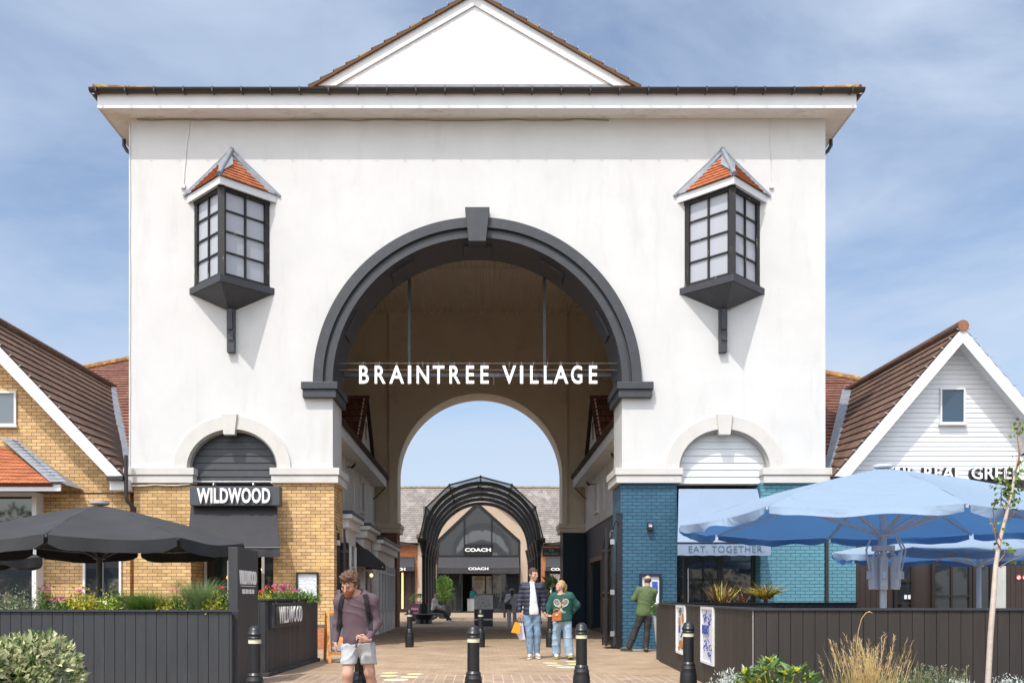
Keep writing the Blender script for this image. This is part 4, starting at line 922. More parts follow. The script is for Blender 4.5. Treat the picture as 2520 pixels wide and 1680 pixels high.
# ---------------- far shop building ----------------
DC = 70.0
X7 = lambda x, D=DC: PX(980+x/3.824, D)
Z7 = lambda y, D=DC: PZ(1150+y/3.824, D)
CB = thing('handbag_shop', 'beige gabled shop reading COACH with tall pointed window and long slate roof', 'building', (X7(755), DC, 0))
gx = X7(755); gzr = Z7(178); gsl = .80; gwid = 4.55; gze = gzr-gsl*gwid
gw0, gw1 = X7(370), X7(1140); gzt = Z7(335); gzs = Z7(690)
# wall with pointed opening
MB().prism([(gx-gwid, 0), (gw0, 0), (gw0, gzs), (X7(745), gzt), (gw1, gzs), (gw1, 0), (gx+gwid, 0), (gx+gwid, gze), (gx, gzr), (gx-gwid, gze)], DC, DC+.4).build('gable_wall', beige, CB)
b = MB(); fr = .09
edge = [(gw0, 0), (gw0, gzs), (X7(745), gzt), (gw1, gzs), (gw1, 0)]
for p, q in zip(edge[:-1], edge[1:]): b.bar((p[0], DC+.05, p[1]), (q[0], DC+.05, q[1]), .16, .14, up=(0, 1, 0))
mx_ = (X7(622), X7(880))
for x in mx_:
    top = gzt-(gzt-gzs)*abs(x-X7(745))/(X7(745)-gw0); b.box(x-.05, x+.05, DC, DC+.1, Z7(830), top)
b.box(gw0, gw1, DC-.02, DC+.1, Z7(845), Z7(825)); b.box(gw0, gw1, DC, DC+.1, 0, .12)
for x in (X7(600), X7(885)): b.box(x-.05, x+.05, DC+.0, DC+.1, 0, Z7(965))
b.build('window_frame', black, CB)
MB().prism([(gw0, Z7(830)), (gw1, Z7(830)), (gw1, gzs), (X7(745), gzt), (gw0, gzs)], DC+.08, DC+.1).build('window_glass', glass('far_glass', (.05, .055, .06), .02), CB)
MB().box(gw0, X7(600), DC+.08, DC+.1, .1, Z7(965)).build('shop_window', clr_glass, CB); MB().box(X7(885), gw1, DC+.08, DC+.1, .1, Z7(965)).build('shop_window', clr_glass, CB)
b = MB(); 
for s in (-1, 1):
    for k in range(7):
        t = .12+.12*k; x = X7(745)+s*(X7(745)-gw0)*t; z = gzt-(gzt-gzs)*t-.15; b.bar((x-.16, DC+.3, z), (x+.16, DC+.3, z-.12), .05, .07)
b.build('ceiling_spotlight', black, CB)
sgn = MB().box(mx_[0]+.05, mx_[1]-.05, DC-.10, DC+.07, Z7(826), Z7(722)).build('sign_panel', black, CB)
letters(sgn, "COACH", (mx_[0]+mx_[1])/2, DC-.12, Z7(789), .35, depth=.05, bold=.012, sx=1.55)
# interior of the shop
ri = M('shop_interior', (.10, .095, .085), .8); b = MB(); b.box(gw0-1, gw1+1, DC+7, DC+7.1, 0, 8); b.box(gw0-1.1, gw0-1, DC+.4, DC+7, 0, 8); b.box(gw1+1, gw1+1.1, DC+.4, DC+7, 0, 8); b.box(gw0-1, gw1+1, DC+.4, DC+7, 4.2, 4.3); b.build('interior_wall', ri, CB)
caw = awning('shop_awning', 'wide charcoal awning reading COACH across the far shop window', gw0+.02, gw1-.02, DC-.05, Z7(843), DC-.9, Z7(943, 69.1), .42, canv, group='charcoal shop awnings')
letters(caw, "COACH", gx, DC-.95, Z7(961, 69), .26, depth=.03, bold=.010, sx=1.6)
# slate roof, ridge, side walls
zr_ = Z7(192, 76.0); ze_ = 5.2
roof('slate_roof', slate, CB, (-22, 69.6, ze_), (gx-gwid, 69.6, ze_), (-22, 76, zr_), (gx, 76, zr_), 26, bh=.22, lift=.02)
roof('slate_roof', slate, CB, (gx+gwid, 69.6, ze_), (22, 69.6, ze_), (gx, 76, zr_), (22, 76, zr_), 26, bh=.22, lift=.02)
for s in (-1, 1):
    q = [(gx-s*0, DC-.25, gzr+.04), (gx, DC+5.5, gzr+.04), (gx+s*gwid*1.03, DC-.25, gze-.06), (gx+s*gwid*1.03, DC+1.2, gze-.06)]
    if s > 0: roof('gable_roof', slate, CB, q[2], q[3], q[0], q[1], 20, bh=.22, lift=.02, thick=.16)
    else: roof('gable_roof', slate, CB, q[3], q[2], q[1], q[0], 20, bh=.22, lift=.02, thick=.16)
b = MB(); x = -22
while x < 22: b.tube([(x, 76, zr_+.03), (x+.44, 76, zr_+.05)], .13, 6); x += .45
b.build('ridge_tiles', M('mossy_ridge', (.24, .19, .13), .9, .3, 3), CB)
for s in (-1, 1):
    a, c = sorted((gx+s*gwid, s*22)); MB().box(a, c, DC+.2, DC+.6, 0, 5.1).build('brick_wall', rbrick, CB)
    a, c = sorted((gx+s*gwid, s*22)); MB().box(a, c, DC-.42, DC-.3, 5.0, 5.2).build('gutter', gm, CB)
# side shop awnings and windows
for s, u0, u1, txt, al in ((-1, 955, 1021, "COACH", 'left'), (1, 1341, 1405, "COACH", 'right')):
    x0, x1 = PX(u0, DC), PX(u1, DC)
    t = awning('shop_awning', 'narrow charcoal awning on the red brick wall to the %s of the far shop gable' % al, x0, x1, DC+.15, PZ(1370, DC), DC-.7, PZ(1395, DC), .3, canv, group='charcoal shop awnings')
    letters(t, txt, (x0+x1)/2-(.42 if s < 0 else -.2), DC-.75, PZ(1403.5, DC), .27, depth=.03, bold=.012, sx=1.6)
    w_ = window(CB, x0, x1, DC+.18, .1, PZ(1403, DC), (.5,) if s < 0 else (), (), .12, m=black, gl=clr_glass, sill=False)
    if s > 0: MB().box(x0+.4, x1-.3, DC+.1, DC+.14, .4, 2.9).build('window_poster', M('poster_white', (.62, .62, .62), .6), w_)
    else: MB().box(x1-1.0, x1-.88, DC+.1, DC+.14, .3, 3.0).build('light_strip', M('warm_strip', (1, .5, .12), .5, emit=1.6), w_)
# blade sign
t = thing('hanging_blade_sign', 'grey green THE REAL GREEK sign hanging beside the navy rear pier', 'sign', (PX(1357, 39), 39, PZ(1368, 39)))
MB().box(PX(1335, 39), PX(1380, 39), 38.97, 39.03, PZ(1369, 39), PZ(1347, 39)).build('sign_board', M('grey_green', (.075, .10, .10), .5), t)
letters(t, "THE", PX(1357, 39), 38.95, PZ(1356, 39), .11, M('dim_letter', (.35, .38, .36), .5), .006); letters(t, "REAL GREEK", PX(1357, 39), 38.95, PZ(1364, 39), .11, MC['dim_letter'], .006)
MB().bar((PX(1330, 39), 39, PZ(1342, 39)), (XC+RR+.1, 39, PZ(1342, 39)), .04, .05).build('sign_bracket', black, t)
# posters, mannequin, goods in the far shop
def disp(name, label, cat, parts, loc, group=None):
    t = thing(name, label, cat, loc, group)
    for nm, mb, m in parts: mb.build(nm, m, t, smooth=35)
    return t
skin_p = M('poster_skin', (.42, .36, .30), .6, .1, 2); hair_p = M('poster_hair', (.30, .26, .16), .7)
for i, (a, c, zz, lb) in enumerate(((695, 815, (1020, 1190), 'left'), (825, 970, (1020, 1190), 'right'))):
    yy = DC+2.0+i*.2; x0, x1 = X7(a, yy), X7(c, yy); z0, z1 = Z7(zz[1], yy), Z7(zz[0], yy); xm = (x0+x1)/2; zm = (z0+z1)/2
    t = thing('portrait_poster', 'tall black and pale portrait poster inside the far shop, %s one' % lb, 'poster', (xm, yy, z0), 'portrait posters in the far shop')
    MB().box(x0, x1, yy, yy+.04, z0, z1).build('poster_board', M('poster_pale', (.50, .52, .50), .6), t)
    MB().prism(arcpts(xm, zm+.1, .34, .5, 0, 360, 20)[:-1], yy-.02, yy).build('face', skin_p, t); MB().prism(arcpts(xm+.05, zm+.38, .40, .28, 0, 180, 16), yy-.03, yy-.02).build('hair', hair_p, t)
    b = MB(); 
    for sx in (-1, 1): b.box(xm+sx*.15-.06, xm+sx*.15+.06, yy-.03, yy-.021, zm+.14, zm+.17)
    b.box(xm-.08, xm+.08, yy-.03, yy-.021, zm-.17, zm-.14); b.build('facial_features', M('poster_dark', (.06, .05, .05), .7), t)
for i, (a, c, zt_, m, lb) in enumerate(((455, 505, 1225, M('yellow_drum', (.62, .36, .05), .5), 'squat amber display drum in the far shop window'), (512, 545, 1170, M('gold_drum', (.42, .33, .12), .35, metal=.3), 'tall gold display column in the far shop window'))):
    yy = DC+.9+i*.2; x0, x1 = X7(a, yy), X7(c, yy); disp('display_column', lb, 'display stand', [('column', MB().lathe([((x1-x0)/2, 0), ((x1-x0)/2, Z7(zt_, yy)), ((x1-x0)/2*.9, Z7(zt_, yy)+.02), (0, Z7(zt_, yy)+.02)], ((x0+x1)/2, yy, 0), 20), m)], ((x0+x1)/2, yy, 0))
yy = DC+.8; x0, x1 = X7(650, yy), X7(715, yy)
disp('shop_counter', 'white counter behind the far shop doors', 'counter', [('counter_body', MB().box(x0, x1, yy, yy+.6, 0, 1.0), M('counter_white', (.5, .5, .48), .5)), ('counter_top', MB().box(x0-.03, x1+.03, yy-.03, yy+.63, 1.0, 1.05), fm)], ((x0+x1)/2, yy, 0))
yy = DC+1.1; mxx = X7(942, yy); mm = M('mannequin_white', (.55, .56, .57), .5)
disp('mannequin', 'white mannequin in pale top and dark skirt in the far shop window', 'mannequin', [('torso', MB().lathe([(.05, 1.5), (.05, 1.6), (.0, 1.62)], (mxx, yy, .25), 14).lathe([(.13, .95), (.12, 1.05), (.17, 1.35), (.16, 1.45), (.05, 1.52), (.0, 1.53)], (mxx, yy, .25), 16).lathe([(.0, 1.58), (.07, 1.62), (.09, 1.7), (.07, 1.8), (0, 1.84)], (mxx, yy, .25), 14).tube([(mxx-.16, yy, 1.66), (mxx-.22, yy, 1.4), (mxx-.19, yy-.05, 1.15)], .04, 8).tube([(mxx+.16, yy, 1.66), (mxx+.22, yy, 1.4), (mxx+.19, yy-.05, 1.15)], .04, 8), mm), ('skirt', MB().lathe([(.16, .45), (.15, .8), (.12, 1.0)], (mxx, yy, .25), 14), M('dark_skirt', (.03, .03, .035), .8)), ('plinth', MB().lathe([(.3, 0), (.3, .22), (.25, .25), (.05, .26), (.05, .7)], (mxx, yy, 0), 16), M('plinth_grey', (.2, .2, .2), .6))], (mxx, yy, 0))
# ---------------- planters, totem, posters ----------------
pboard = M('charcoal_boards', (.034, .036, .040), .6, .14, 2.5, .15, 40, stretch=(3, 3, .5), dirt=((.10, .10, .11), .35, 2.2, (2, 2, .5), .58))
bboard = M('brown_boards', (.033, .027, .023), .6, .16, 2.5, .15, 40, stretch=(3, 3, .5), dirt=((.085, .075, .065), .4, 2.2, (2, 2, .5), .58))
def boardface(b, p, q, z0, z1, step, gap=.007, t=.022, side=1):
    p = Vector((*p, 0)); q = Vector((*q, 0)); d = (q-p); LN = d.length; d.normalize(); n = Vector((d.y, -d.x, 0))*side; s = 0
    while s < LN-.005:
        e = min(s+step-gap, LN); a = p+d*s; c = p+d*e; j = random.uniform(-.0015, .0015)
        vs = []
        for z in (z0, z1):
            for k in (a+n*(t+j), c+n*(t+j), c, a): vs.append((k.x, k.y, z))
        b.add(vs, [(0,3,2,1), (4,5,6,7), (0,1,5,4), (1,2,6,5), (2,3,7,6), (3,0,4,7)]); s += step
PYL = 12.6; zl = 1.03; xr_ = PX(571, PYL)
t = thing('planter', 'long charcoal boarded planter full of flowers in front of the brick restaurant', 'planter', (-8, PYL, 0), 'boarded terrace planters')
b = MB(); boardface(b, (-13.5, PYL), (xr_, PYL), .0, zl, .14); b.build('front_boards', pboard, t)
MB().box(-13.5, xr_, PYL+.001, PYL+.5, 0, zl-.12).build('planter_box', pboard, t)
b = MB(); b.box(-13.5, PX(590, PYL), PYL-.05, PYL+.03, zl, zl+.025); b.box(-13.5, xr_, PYL+.45, PYL+.55, zl, zl+.025); b.build('capping', pboard, t)
MB().box(-13.5, xr_, PYL+.03, PYL+.45, zl-.12, zl-.04).build('soil', soil, t)
# totem
tx = -3.34
t = thing('totem_sign', 'tall charcoal totem reading WILDWOOD PIZZA PASTA GRILL DELI beside a bollard', 'sign', (tx, 13.2, 0))
MB().box(tx-.13, tx, 12.7, 13.85, 0, 1.905).build('totem_panel', pboard, t, bevel=.006)
letters(t, "WILDWOOD", tx+.008, 13.24, 1.41, .262, depth=.012, bold=.006, sx=.60, track=1.0, yaw=R(90))
MB().box(tx, tx+.012, 12.85, 13.64, 1.375, 1.383).build('rule_line', letter, t)
letters(t, "PIZZA  PASTA  GRILL  DELI", tx+.008, 13.24, 1.275, .085, depth=.006, bold=.003, sx=.66, yaw=R(90))
# side planter left
t = thing('planter', 'charcoal side planter with a WILDWOOD box sign and pink flowers facing the walkway', 'planter', (-3.6, 16, 0), 'boarded terrace planters')
A_, B_ = (-3.355, 14.4), (-3.19, 17.85)
b = MB(); boardface(b, A_, B_, .06, 1.17, .14); boardface(b, (-4.0, 14.4), A_, .06, 1.17, .14); b.build('boards', pboard, t)
MB().prism([(-4.0, 14.401), (A_[0]-.001, 14.401), (B_[0]-.001, 17.85), (-3.85, 17.85)], 0, 1.05, 'z').build('planter_box', pboard, t)
MB().prism([(-4.0, 14.37), (A_[0]+.05, 14.36), (B_[0]+.05, 17.88), (B_[0]-.03, 17.88), (A_[0]-.04, 14.45), (-4.0, 14.45)], 1.17, 1.195, 'z').build('capping', pboard, t)
MB().prism([(-4.0, 14.32), (A_[0]+.06, 14.32), (B_[0]+.06, 17.9), (B_[0]-.0, 17.9), (A_[0]+.0, 14.39), (-4.0, 14.39)], 0, .06, 'z').build('plinth', M('plinth_dirty', (.05, .05, .05), .9, .3, 4), t)
fx = lambda y: A_[0]+(y-A_[1])*(B_[0]-A_[0])/(B_[1]-A_[1])
MB().prism([(fx(14.5)+.02, 14.5), (fx(14.5)+.09, 14.5), (fx(16.35)+.09, 16.35), (fx(16.35)+.02, 16.35)], .74, 1.13, 'z').build('sign_box', char, t, bevel=.006)
yw = R(90)-math.atan((B_[0]-A_[0])/(B_[1]-A_[1]))
MB().prism([(fx(14.62)+.092, 14.62), (fx(14.62)+.10, 14.62), (fx(16.2)+.10, 16.2), (fx(16.2)+.092, 16.2)], .78, 1.09, 'z').build('sign_face', black, t)
letters(t, "WILDWOOD", fx(15.5)+.125, 15.45, .81, .385, depth=.008, bold=.0, sx=.62, track=1.08, yaw=yw)
# right planters
t = thing('planter', 'dark brown boarded terrace planter wall with a corner, in front of the blue umbrella', 'planter', (6, 12, 0), 'boarded terrace planters')
A2, B2 = (3.01, 10.4), (3.36, 17.8); hx = lambda y: A2[0]+(y-A2[1])*.0473
b = MB(); boardface(b, A2, (14, 10.4), 0, 1.08, .135, t=.02); b.build('front_boards', bboard, t)
b = MB(); boardface(b, B2, A2, 0, 1.08, .135, t=.02); b.build('side_boards', bboard, t)
b = MB(); b.prism([(A2[0]+.001, 10.401), (14, 10.401), (14, 10.8), (3.45, 10.8), (3.75, 17.8), (B2[0]+.001, 17.8)], 0, 1.0, 'z'); b.build('planter_box', bboard, t)
b = MB(); b.prism([(A2[0]-.04, 10.36), (14, 10.36), (14, 10.46), (3.08, 10.46), (3.43, 17.82), (3.32, 17.82)], 1.08, 1.105, 'z'); b.build('capping', pboard, t)
MB().tube([(A2[0]-.015, 10.385, 0), (A2[0]-.015, 10.385, 1.08)], .006, 4).build('corner_joint', M('worn_edge', (.35, .33, .3), .8), t)
t = thing('planter', 'dark inner planter holding spiky yellow and bronze plants near the restaurant doors', 'planter', (5.2, 17.9, 0), 'boarded terrace planters')
b = MB(); boardface(b, (3.4, 17.95), (PX(2110, 17.9), 17.95), 0, 1.09, .14); b.build('front_boards', pboard, t)
MB().box(3.4, PX(2110, 17.9), 17.96, 18.4, 0, 1.0).build('planter_box', pboard, t); MB().box(3.38, PX(2112, 17.9), 17.90, 17.98, 1.09, 1.12).build('capping', black, t)
MB().box(3.4, PX(2110, 17.9), 17.98, 18.38, 1.0, 1.05).build('soil', soil, t)
def poster(label, y0, y1, z0, z1, kind):
    t = thing('framed_poster', label, 'poster', (hx((y0+y1)/2), (y0+y1)/2, z0), 'posters on the brown planter wall')
    def slab(a, b_, z0, z1, o0, o1): return MB().prism([(hx(a)-o1, a), (hx(a)-o0, a), (hx(b_)-o0, b_), (hx(b_)-o1, b_)], z0, z1, 'z')
    fr = .035; m = MB()
    for (a, b_, c, d) in ((y0, y0+fr, z0, z1), (y1-fr, y1, z0, z1), (y0+fr, y1-fr, z0, z0+fr), (y0+fr, y1-fr, z1-fr, z1)):
        s = slab(a, b_, c, d, .02, .05); m.add(s.v, s.f)
    m.build('poster_frame', M('frame_white', (.75, .75, .74), .35), t)
    slab(y0+fr, y1-fr, z0+fr, z1-fr, .022, .03).build('poster_sheet', M('sheet', (.66, .68, .74), .5, .04, 3), t)
    q = lambda a, z, o=.034: (hx(y1-(y1-y0)*a)-o, y1-(y1-y0)*a, z0+(z1-z0)*z)
    if kind == 1:
        b = MB(); ink = M('blue_ink', (.04, .08, .35), .6); rr = random.Random(4)
        def loop(a, z, ra, rz, ph=0, n=14, arc=1): b.tube([q(a+ra*math.cos(ph+arc*2*math.pi*i/n), z+rz*math.sin(ph+arc*2*math.pi*i/n)) for i in range(n+1)], .006, 4)
        for (a, z, ra, rz) in ((.30, .83, .14, .03), (.36, .77, .10, .022), (.72, .80, .10, .025), (.66, .72, .09, .03), (.66, .72, .05, .015), (.72, .86, .07, .02), (.38, .27, .18, .05), (.38, .30, .10, .035), (.36, .38, .09, .03), (.76, .30, .12, .045), (.66, .18, .08, .02), (.66, .18, .12, .033)): loop(a, z, ra, rz, rr.random()*6, 14, .8)
        b.tube([q(.45, .93), q(.38, .86), q(.30, .78), q(.26, .72)], .005, 4); b.tube([q(.5, .84), q(.6, .78)], .005, 4); b.tube([q(.72, .14), q(.80, .05)], .005, 4); b.tube([q(.5, .44), q(.6, .42), q(.66, .39)], .007, 4)
        b.build('ink_drawing', ink, t)
        letters(t, "BREAKFAST", q(.5, .0, .036)[0]+.002, (y0+y1)/2, z0+(z1-z0)*.525, .17, ink, .004, .006, .72, yaw=R(-90)-math.atan(.0473)*0-0)
        letters(t, "bottomless", q(.5, .0, .036)[0]+.002, (y0+y1)/2, z0+(z1-z0)*.475, .07, M('grey_ink', (.3, .32, .36), .6), .004, .002, .9, yaw=R(-90))
    else:
        b = MB()
        for (a, z, ra, rz) in ((.35, .66, .13, .10), (.72, .74, .14, .11), (.5, .2, .25, .09), (.8, .30, .1, .07), (.25, .1, .1, .05)):
            pts = [q(a+ra*math.cos(2*math.pi*i/12), z+rz*math.sin(2*math.pi*i/12)) for i in range(12)]; MB().add(pts, [tuple(range(12))]).build('food_picture', M('orange_food', (.50, .20, .04), .5, .5, 20), t)
        b = MB()
        for (a, z) in ((.3, .85), (.4, .8), (.5, .35), (.7, .12)): b.tube([q(a, z), q(a+.12, z+.04), q(a+.18, z+.10)], .012, 4)
        b.build('leaf_picture', M('dark_green_print', (.06, .09, .04), .6), t)
        letters(t, "BRE", q(.3, .0, .036)[0]+.002, (y0+y1)/2+.1, z0+(z1-z0)*.44, .16, M('blue_ink', (.04, .08, .35), .6), .004, .006, .8, yaw=R(-90))
poster('framed white BREAKFAST poster with blue ink drawings near the planter corner', 12.5, 13.37, .30, 1.09, 1)
poster('framed poster with orange food pictures, partly behind a bollard', 14.75, 15.6, .30, 1.09, 2)
# ---------------- bollards ----------------
def bollard(x, y, label):
    t = thing('bollard', label, 'bollard', (x, y, 0), 'black bollards with a cream band across the entrance')
    pr = [(.105, 0), (.105, .20), (.098, .30), (.088, .345), (.092, .36), (.086, .375), (.078, .40), (.082, .415), (.072, .43), (.066, .44), (.064, .745)]
    MB().lathe(pr, (x, y, 0), 28).build('bollard_shaft', M('bollard_black', (.012, .013, .015), .36, .15, 6, .03, 50), t, smooth=30)
    MB().lathe([(.064, .745), (.067, .746), (.067, .789), (.064, .79)], (x, y, 0), 28).build('reflective_band', M('cream_band', (.60, .60, .42), .4, .08, 12), t, smooth=30)
    MB().lathe([(.064, .79), (.075, .792), (.077, .805), (.072, .812), (.070, .825), (.078, .832), (.080, .845), (.076, .852), (.070, .86), (.064, .885), (.050, .91), (.028, .926), (0, .931)], (x, y, 0), 28).build('bollard_cap', MC['bollard_black'], t, smooth=30)
for u, y, lb in ((627, 9.75, 'black bollard in front of the totem sign'), (888, 9.95, 'black bollard right behind the walking man in shorts'), (1165, 9.98, 'black bollard in the middle foreground'), (1431, 10.9, 'black bollard in front of the woman in green'), (1694, 11.4, 'black bollard in front of the framed posters'),
                 (1008, 22.7, 'distant black bollard at the left side of the arch'), (1183, 22.7, 'distant black bollard in the centre of the arch, before the map board'), (1354, 22.7, 'distant black bollard behind the couple')):
    bollard(PX(u, y), y, lb)
# ---------------- floor stickers ----------------
yel = M('sticker_yellow', (.66, .62, .20), .5, .12, 8); ylw = M('sticker_pale', (.62, .62, .50), .5, .12, 8)
def sticker(u, v, r, label, big=False):
    D = 2300*1.238/(v-1466); x = PX(u, D)
    t = thing('floor_sticker', label, 'floor sticker', (x, D, .002), 'round stickers on the paving')
    MB().prism(arcpts(x, D, r, r, 0, 360, 32)[:-1], .0045, .006, 'z').build('sticker_edge', ylw, t)
    MB().prism(arcpts(x, D, r*.72, r*.72, 0, 360, 32)[:-1], .006, .007, 'z').build('sticker_centre', ylw if big else yel, t)
    if big:
        b = MB(); 
        for k in range(3): b.box(x-r*.42, x+r*.42, D-r*.35+k*r*.26, D-r*.35+k*r*.26+r*.12, .0072, .0082)
        b.build('sticker_print', M('sticker_blue', (.20, .36, .50), .5), t)
e = 840; k = 5.88
for (x, y, r, lb, bg_) in ((705, 561, .135, 'yellow round sticker, back left of the near cluster', 0), (690, 602, .14, 'yellow round sticker, front left of the near cluster', 0), (1067, 577, .135, 'yellow round sticker, back right of the near cluster', 0), (985, 619, .14, 'yellow round sticker, front right of the near cluster', 0), (790, 659, .185, 'large pale round sticker with blue print at the front of the near cluster', 1)):
    sticker(e+x/k, 1560+y/k, r, lb, bg_)
for (x, y, r, lb, bg_) in ((673, 418, .15, 'yellow round sticker, back left of the cluster by the couple', 0), (728, 450, .15, 'yellow round sticker, front left of the cluster by the couple', 0), (1000, 397, .155, 'yellow round sticker, back right of the cluster, behind a bollard', 0), (1028, 433, .155, 'yellow round sticker, front right of the cluster, behind a bollard', 0), (925, 480, .215, 'large pale round sticker with blue print below the couple', 1)):
    sticker(1240+x/k, 1560+y/k, r*.95, lb, bg_)
# ---------------- umbrellas ----------------
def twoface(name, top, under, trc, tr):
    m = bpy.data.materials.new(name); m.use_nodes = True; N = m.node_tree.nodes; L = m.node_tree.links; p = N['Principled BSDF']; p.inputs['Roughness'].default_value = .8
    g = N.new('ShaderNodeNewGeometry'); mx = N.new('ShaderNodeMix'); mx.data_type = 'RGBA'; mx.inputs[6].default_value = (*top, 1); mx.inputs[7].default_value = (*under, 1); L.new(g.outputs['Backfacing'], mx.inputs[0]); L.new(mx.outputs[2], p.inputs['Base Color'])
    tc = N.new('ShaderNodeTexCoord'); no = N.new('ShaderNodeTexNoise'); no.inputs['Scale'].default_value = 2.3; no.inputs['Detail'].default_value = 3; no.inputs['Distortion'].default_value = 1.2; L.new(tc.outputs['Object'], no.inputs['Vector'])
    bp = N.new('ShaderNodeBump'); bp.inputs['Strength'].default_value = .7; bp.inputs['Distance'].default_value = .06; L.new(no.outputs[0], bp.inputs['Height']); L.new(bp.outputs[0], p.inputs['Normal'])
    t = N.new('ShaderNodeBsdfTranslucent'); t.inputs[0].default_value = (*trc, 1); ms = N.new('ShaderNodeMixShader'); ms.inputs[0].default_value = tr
    L.new(p.outputs[0], ms.inputs[1]); L.new(t.outputs[0], ms.inputs[2]); L.new(ms.outputs[0], N['Material Output'].inputs[0]); MC[name] = m; return m

def umbrella(label, cx, cy, Rr, rim, apex, hub, a0, mat, polem, val, lift=None, heaters=False, pr_=.045, sagk=.6, seed=1, vwave=.03, group='large terrace umbrellas', txt=None, nseg=8):
    t = thing('patio_umbrella', label, 'umbrella', (cx, cy, 0), group); rr = random.Random(seed)
    lift = lift or {}
    cor = []
    for k in range(nseg):
        a = R(a0+360/nseg*k); cor.append(Vector((cx+Rr*math.cos(a), cy+Rr*math.sin(a), rim+lift.get(k, 0))))
    ap = Vector((cx, cy, apex)); n = 12; m = 12; vs = []; fs = []
    def P(k, t_, f):
        e_ = cor[k].lerp(cor[(k+1) % nseg], t_); sag = math.sin(math.pi*t_)
        e_.z -= sag*.05*Rr/2.5*sagk; e2 = ap.lerp(e_, f); e2.z += (.045 if not heaters else .07)*math.sin(math.pi*f)*(1-.5*sag)-.03*sag*f*f
        e2.z += .006*math.sin(f*17+k*2+t_*9)*f; return e2
    for k in range(nseg):
        o = len(vs)
        for j in range(m+1):
            for i in range(n+1): vs.append(P(k, i/n, .03+.97*j/m))
        for j in range(m):
            for i in range(n): q = o+j*(n+1)+i; fs.append((q+n+1, q+n+2, q+1, q))
    MB().add(vs, fs).build('canopy', mat, t, smooth=35)
    vs = []; fs = []
    for k in range(nseg):
        o = len(vs); c = (cor[k]+cor[(k+1) % nseg])/2; outd = Vector((c.x-cx, c.y-cy, 0)).normalized(); nn = 24; ph = rr.random()*6; am = vwave*rr.uniform(.5, 1.3); sw = rr.uniform(-.3, .8)*vwave*2
        for i in range(nn+1):
            tt = .015+.97*i/nn; p = P(k, tt, 1.0); wv = math.sin(tt*11+ph)*am*math.sin(math.pi*tt)+sw*math.sin(math.pi*tt)
            cut = val*(.62+.38*min(1, math.sin(math.pi*tt)*3.0))
            vs += [p+outd*.005, p+outd*(.01+wv*.5)-Vector((0, 0, cut*.5)), p+outd*(.012+wv)-Vector((0, 0, cut-abs(wv)*.5))]
        for i in range(nn): q = o+i*3; fs += [(q, q+1, q+4, q+3), (q+1, q+2, q+5, q+4)]
    MB().add(vs, fs).build('valance', mat, t, smooth=True)
    MB().lathe([(pr_*1.5, 0), (pr_*1.5, .03), (pr_, .04), (pr_, apex-.15), (0, apex-.14)], (cx, cy, 0), 18).build('pole', polem, t, smooth=30)
    MB().lathe([(pr_*1.2, -.05), (pr_*2.1, -.03), (pr_*2.1, 0), (pr_*1.2, .03)], (cx, cy, hub), 18).build('hub', polem, t, smooth=30)
    MB().lathe([(.0, -.02), (.13, -.02), (.15, .0), (.15, .03), (0, .045)], (cx, cy, apex+.02), 20).build('top_cap', M('cap_grey', (.4, .4, .4), .5) if not heaters else polem, t, smooth=30)
    b = MB()
    for k in range(nseg):
        q = P(k, 0, 1.0)+Vector((0, 0, -.02)); b.bar(ap+Vector((0, 0, -.12)), q, .03, .035)
    b.build('rib', polem, t)
    b = MB()
    for k in range(nseg):
        q = P(k, 0, .55)+Vector((0, 0, -.03)); b.bar((cx+.06*math.cos(R(a0+45*k)), cy+.06*math.sin(R(a0+45*k)), hub), q, .035, .045)
    b.build('strut', polem, t)
    MB().box(cx-.35, cx+.35, cy-.35, cy+.35, 0, .06).build('base_plate', blackm, t, bevel=.01)
    if heaters:
        MB().lathe([(pr_, -.06), (.17, -.05), (.17, .03), (pr_, .04)], (cx, cy, 1.99), 18).build('heater_ring', polem, t, smooth=30)
        for a in (200, 250, 300, 350, 80):
            c, s = math.cos(R(a)), math.sin(R(a)); h = MB()
            h.box(-.055, .055, -.035, .035, 1.34, 1.84); h.box(-.045, .045, -.05, -.035, 1.38, 1.80)
            h.bar((.0, -.04, 1.5), (.0, -.13, 1.95), .03, .02); h.bar((0, -.13, 1.95), (0, -.02, 2.16), .03, .02); h.bar((0, .0, 1.84), (0, .1, 1.97), .03, .03); h.box(-.03, .03, -.10, -.05, 1.50, 1.62)
            h.xf(Matrix.Translation((cx+.20*c, cy+.20*s, 0)) @ Matrix.Rotation(R(a+90), 4, 'Z')).build('heater', polem, t, bevel=.006)
    return t
dpole = M('dark_pole', (.10, .11, .12), .45, .1, 5); wpole = M('white_pole', (.60, .62, .66), .4, .05, 4)
umbrella('large charcoal umbrella behind the flower planter in front of the brick restaurant', -6.08, 14.8, 2.25, 2.075, 2.68, 1.86, -85, M('charcoal_umbrella', (.029, .030, .033), .85, .14, 2, .9, 2.2, trans=.05), dpole, .19, seed=3, vwave=.02)
umbrella('second charcoal umbrella at the far left edge of the terrace', -10.8, 17.4, 2.35, 2.0, 2.6, 1.8, -70, MC['charcoal_umbrella'], dpole, .2, seed=5)
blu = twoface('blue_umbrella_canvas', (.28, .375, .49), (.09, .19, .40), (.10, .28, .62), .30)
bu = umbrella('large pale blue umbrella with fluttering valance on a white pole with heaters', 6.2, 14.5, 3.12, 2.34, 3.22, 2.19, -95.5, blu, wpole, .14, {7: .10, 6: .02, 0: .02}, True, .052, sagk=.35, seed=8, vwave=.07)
umbrella('smaller pale blue umbrella further back, half hidden by the large one', 9.75, 18.4, 2.75, 2.06, 2.48, 1.85, -100, blu, wpole, .13, {6: .06}, False, .045, sagk=.5, seed=11, vwave=.07)
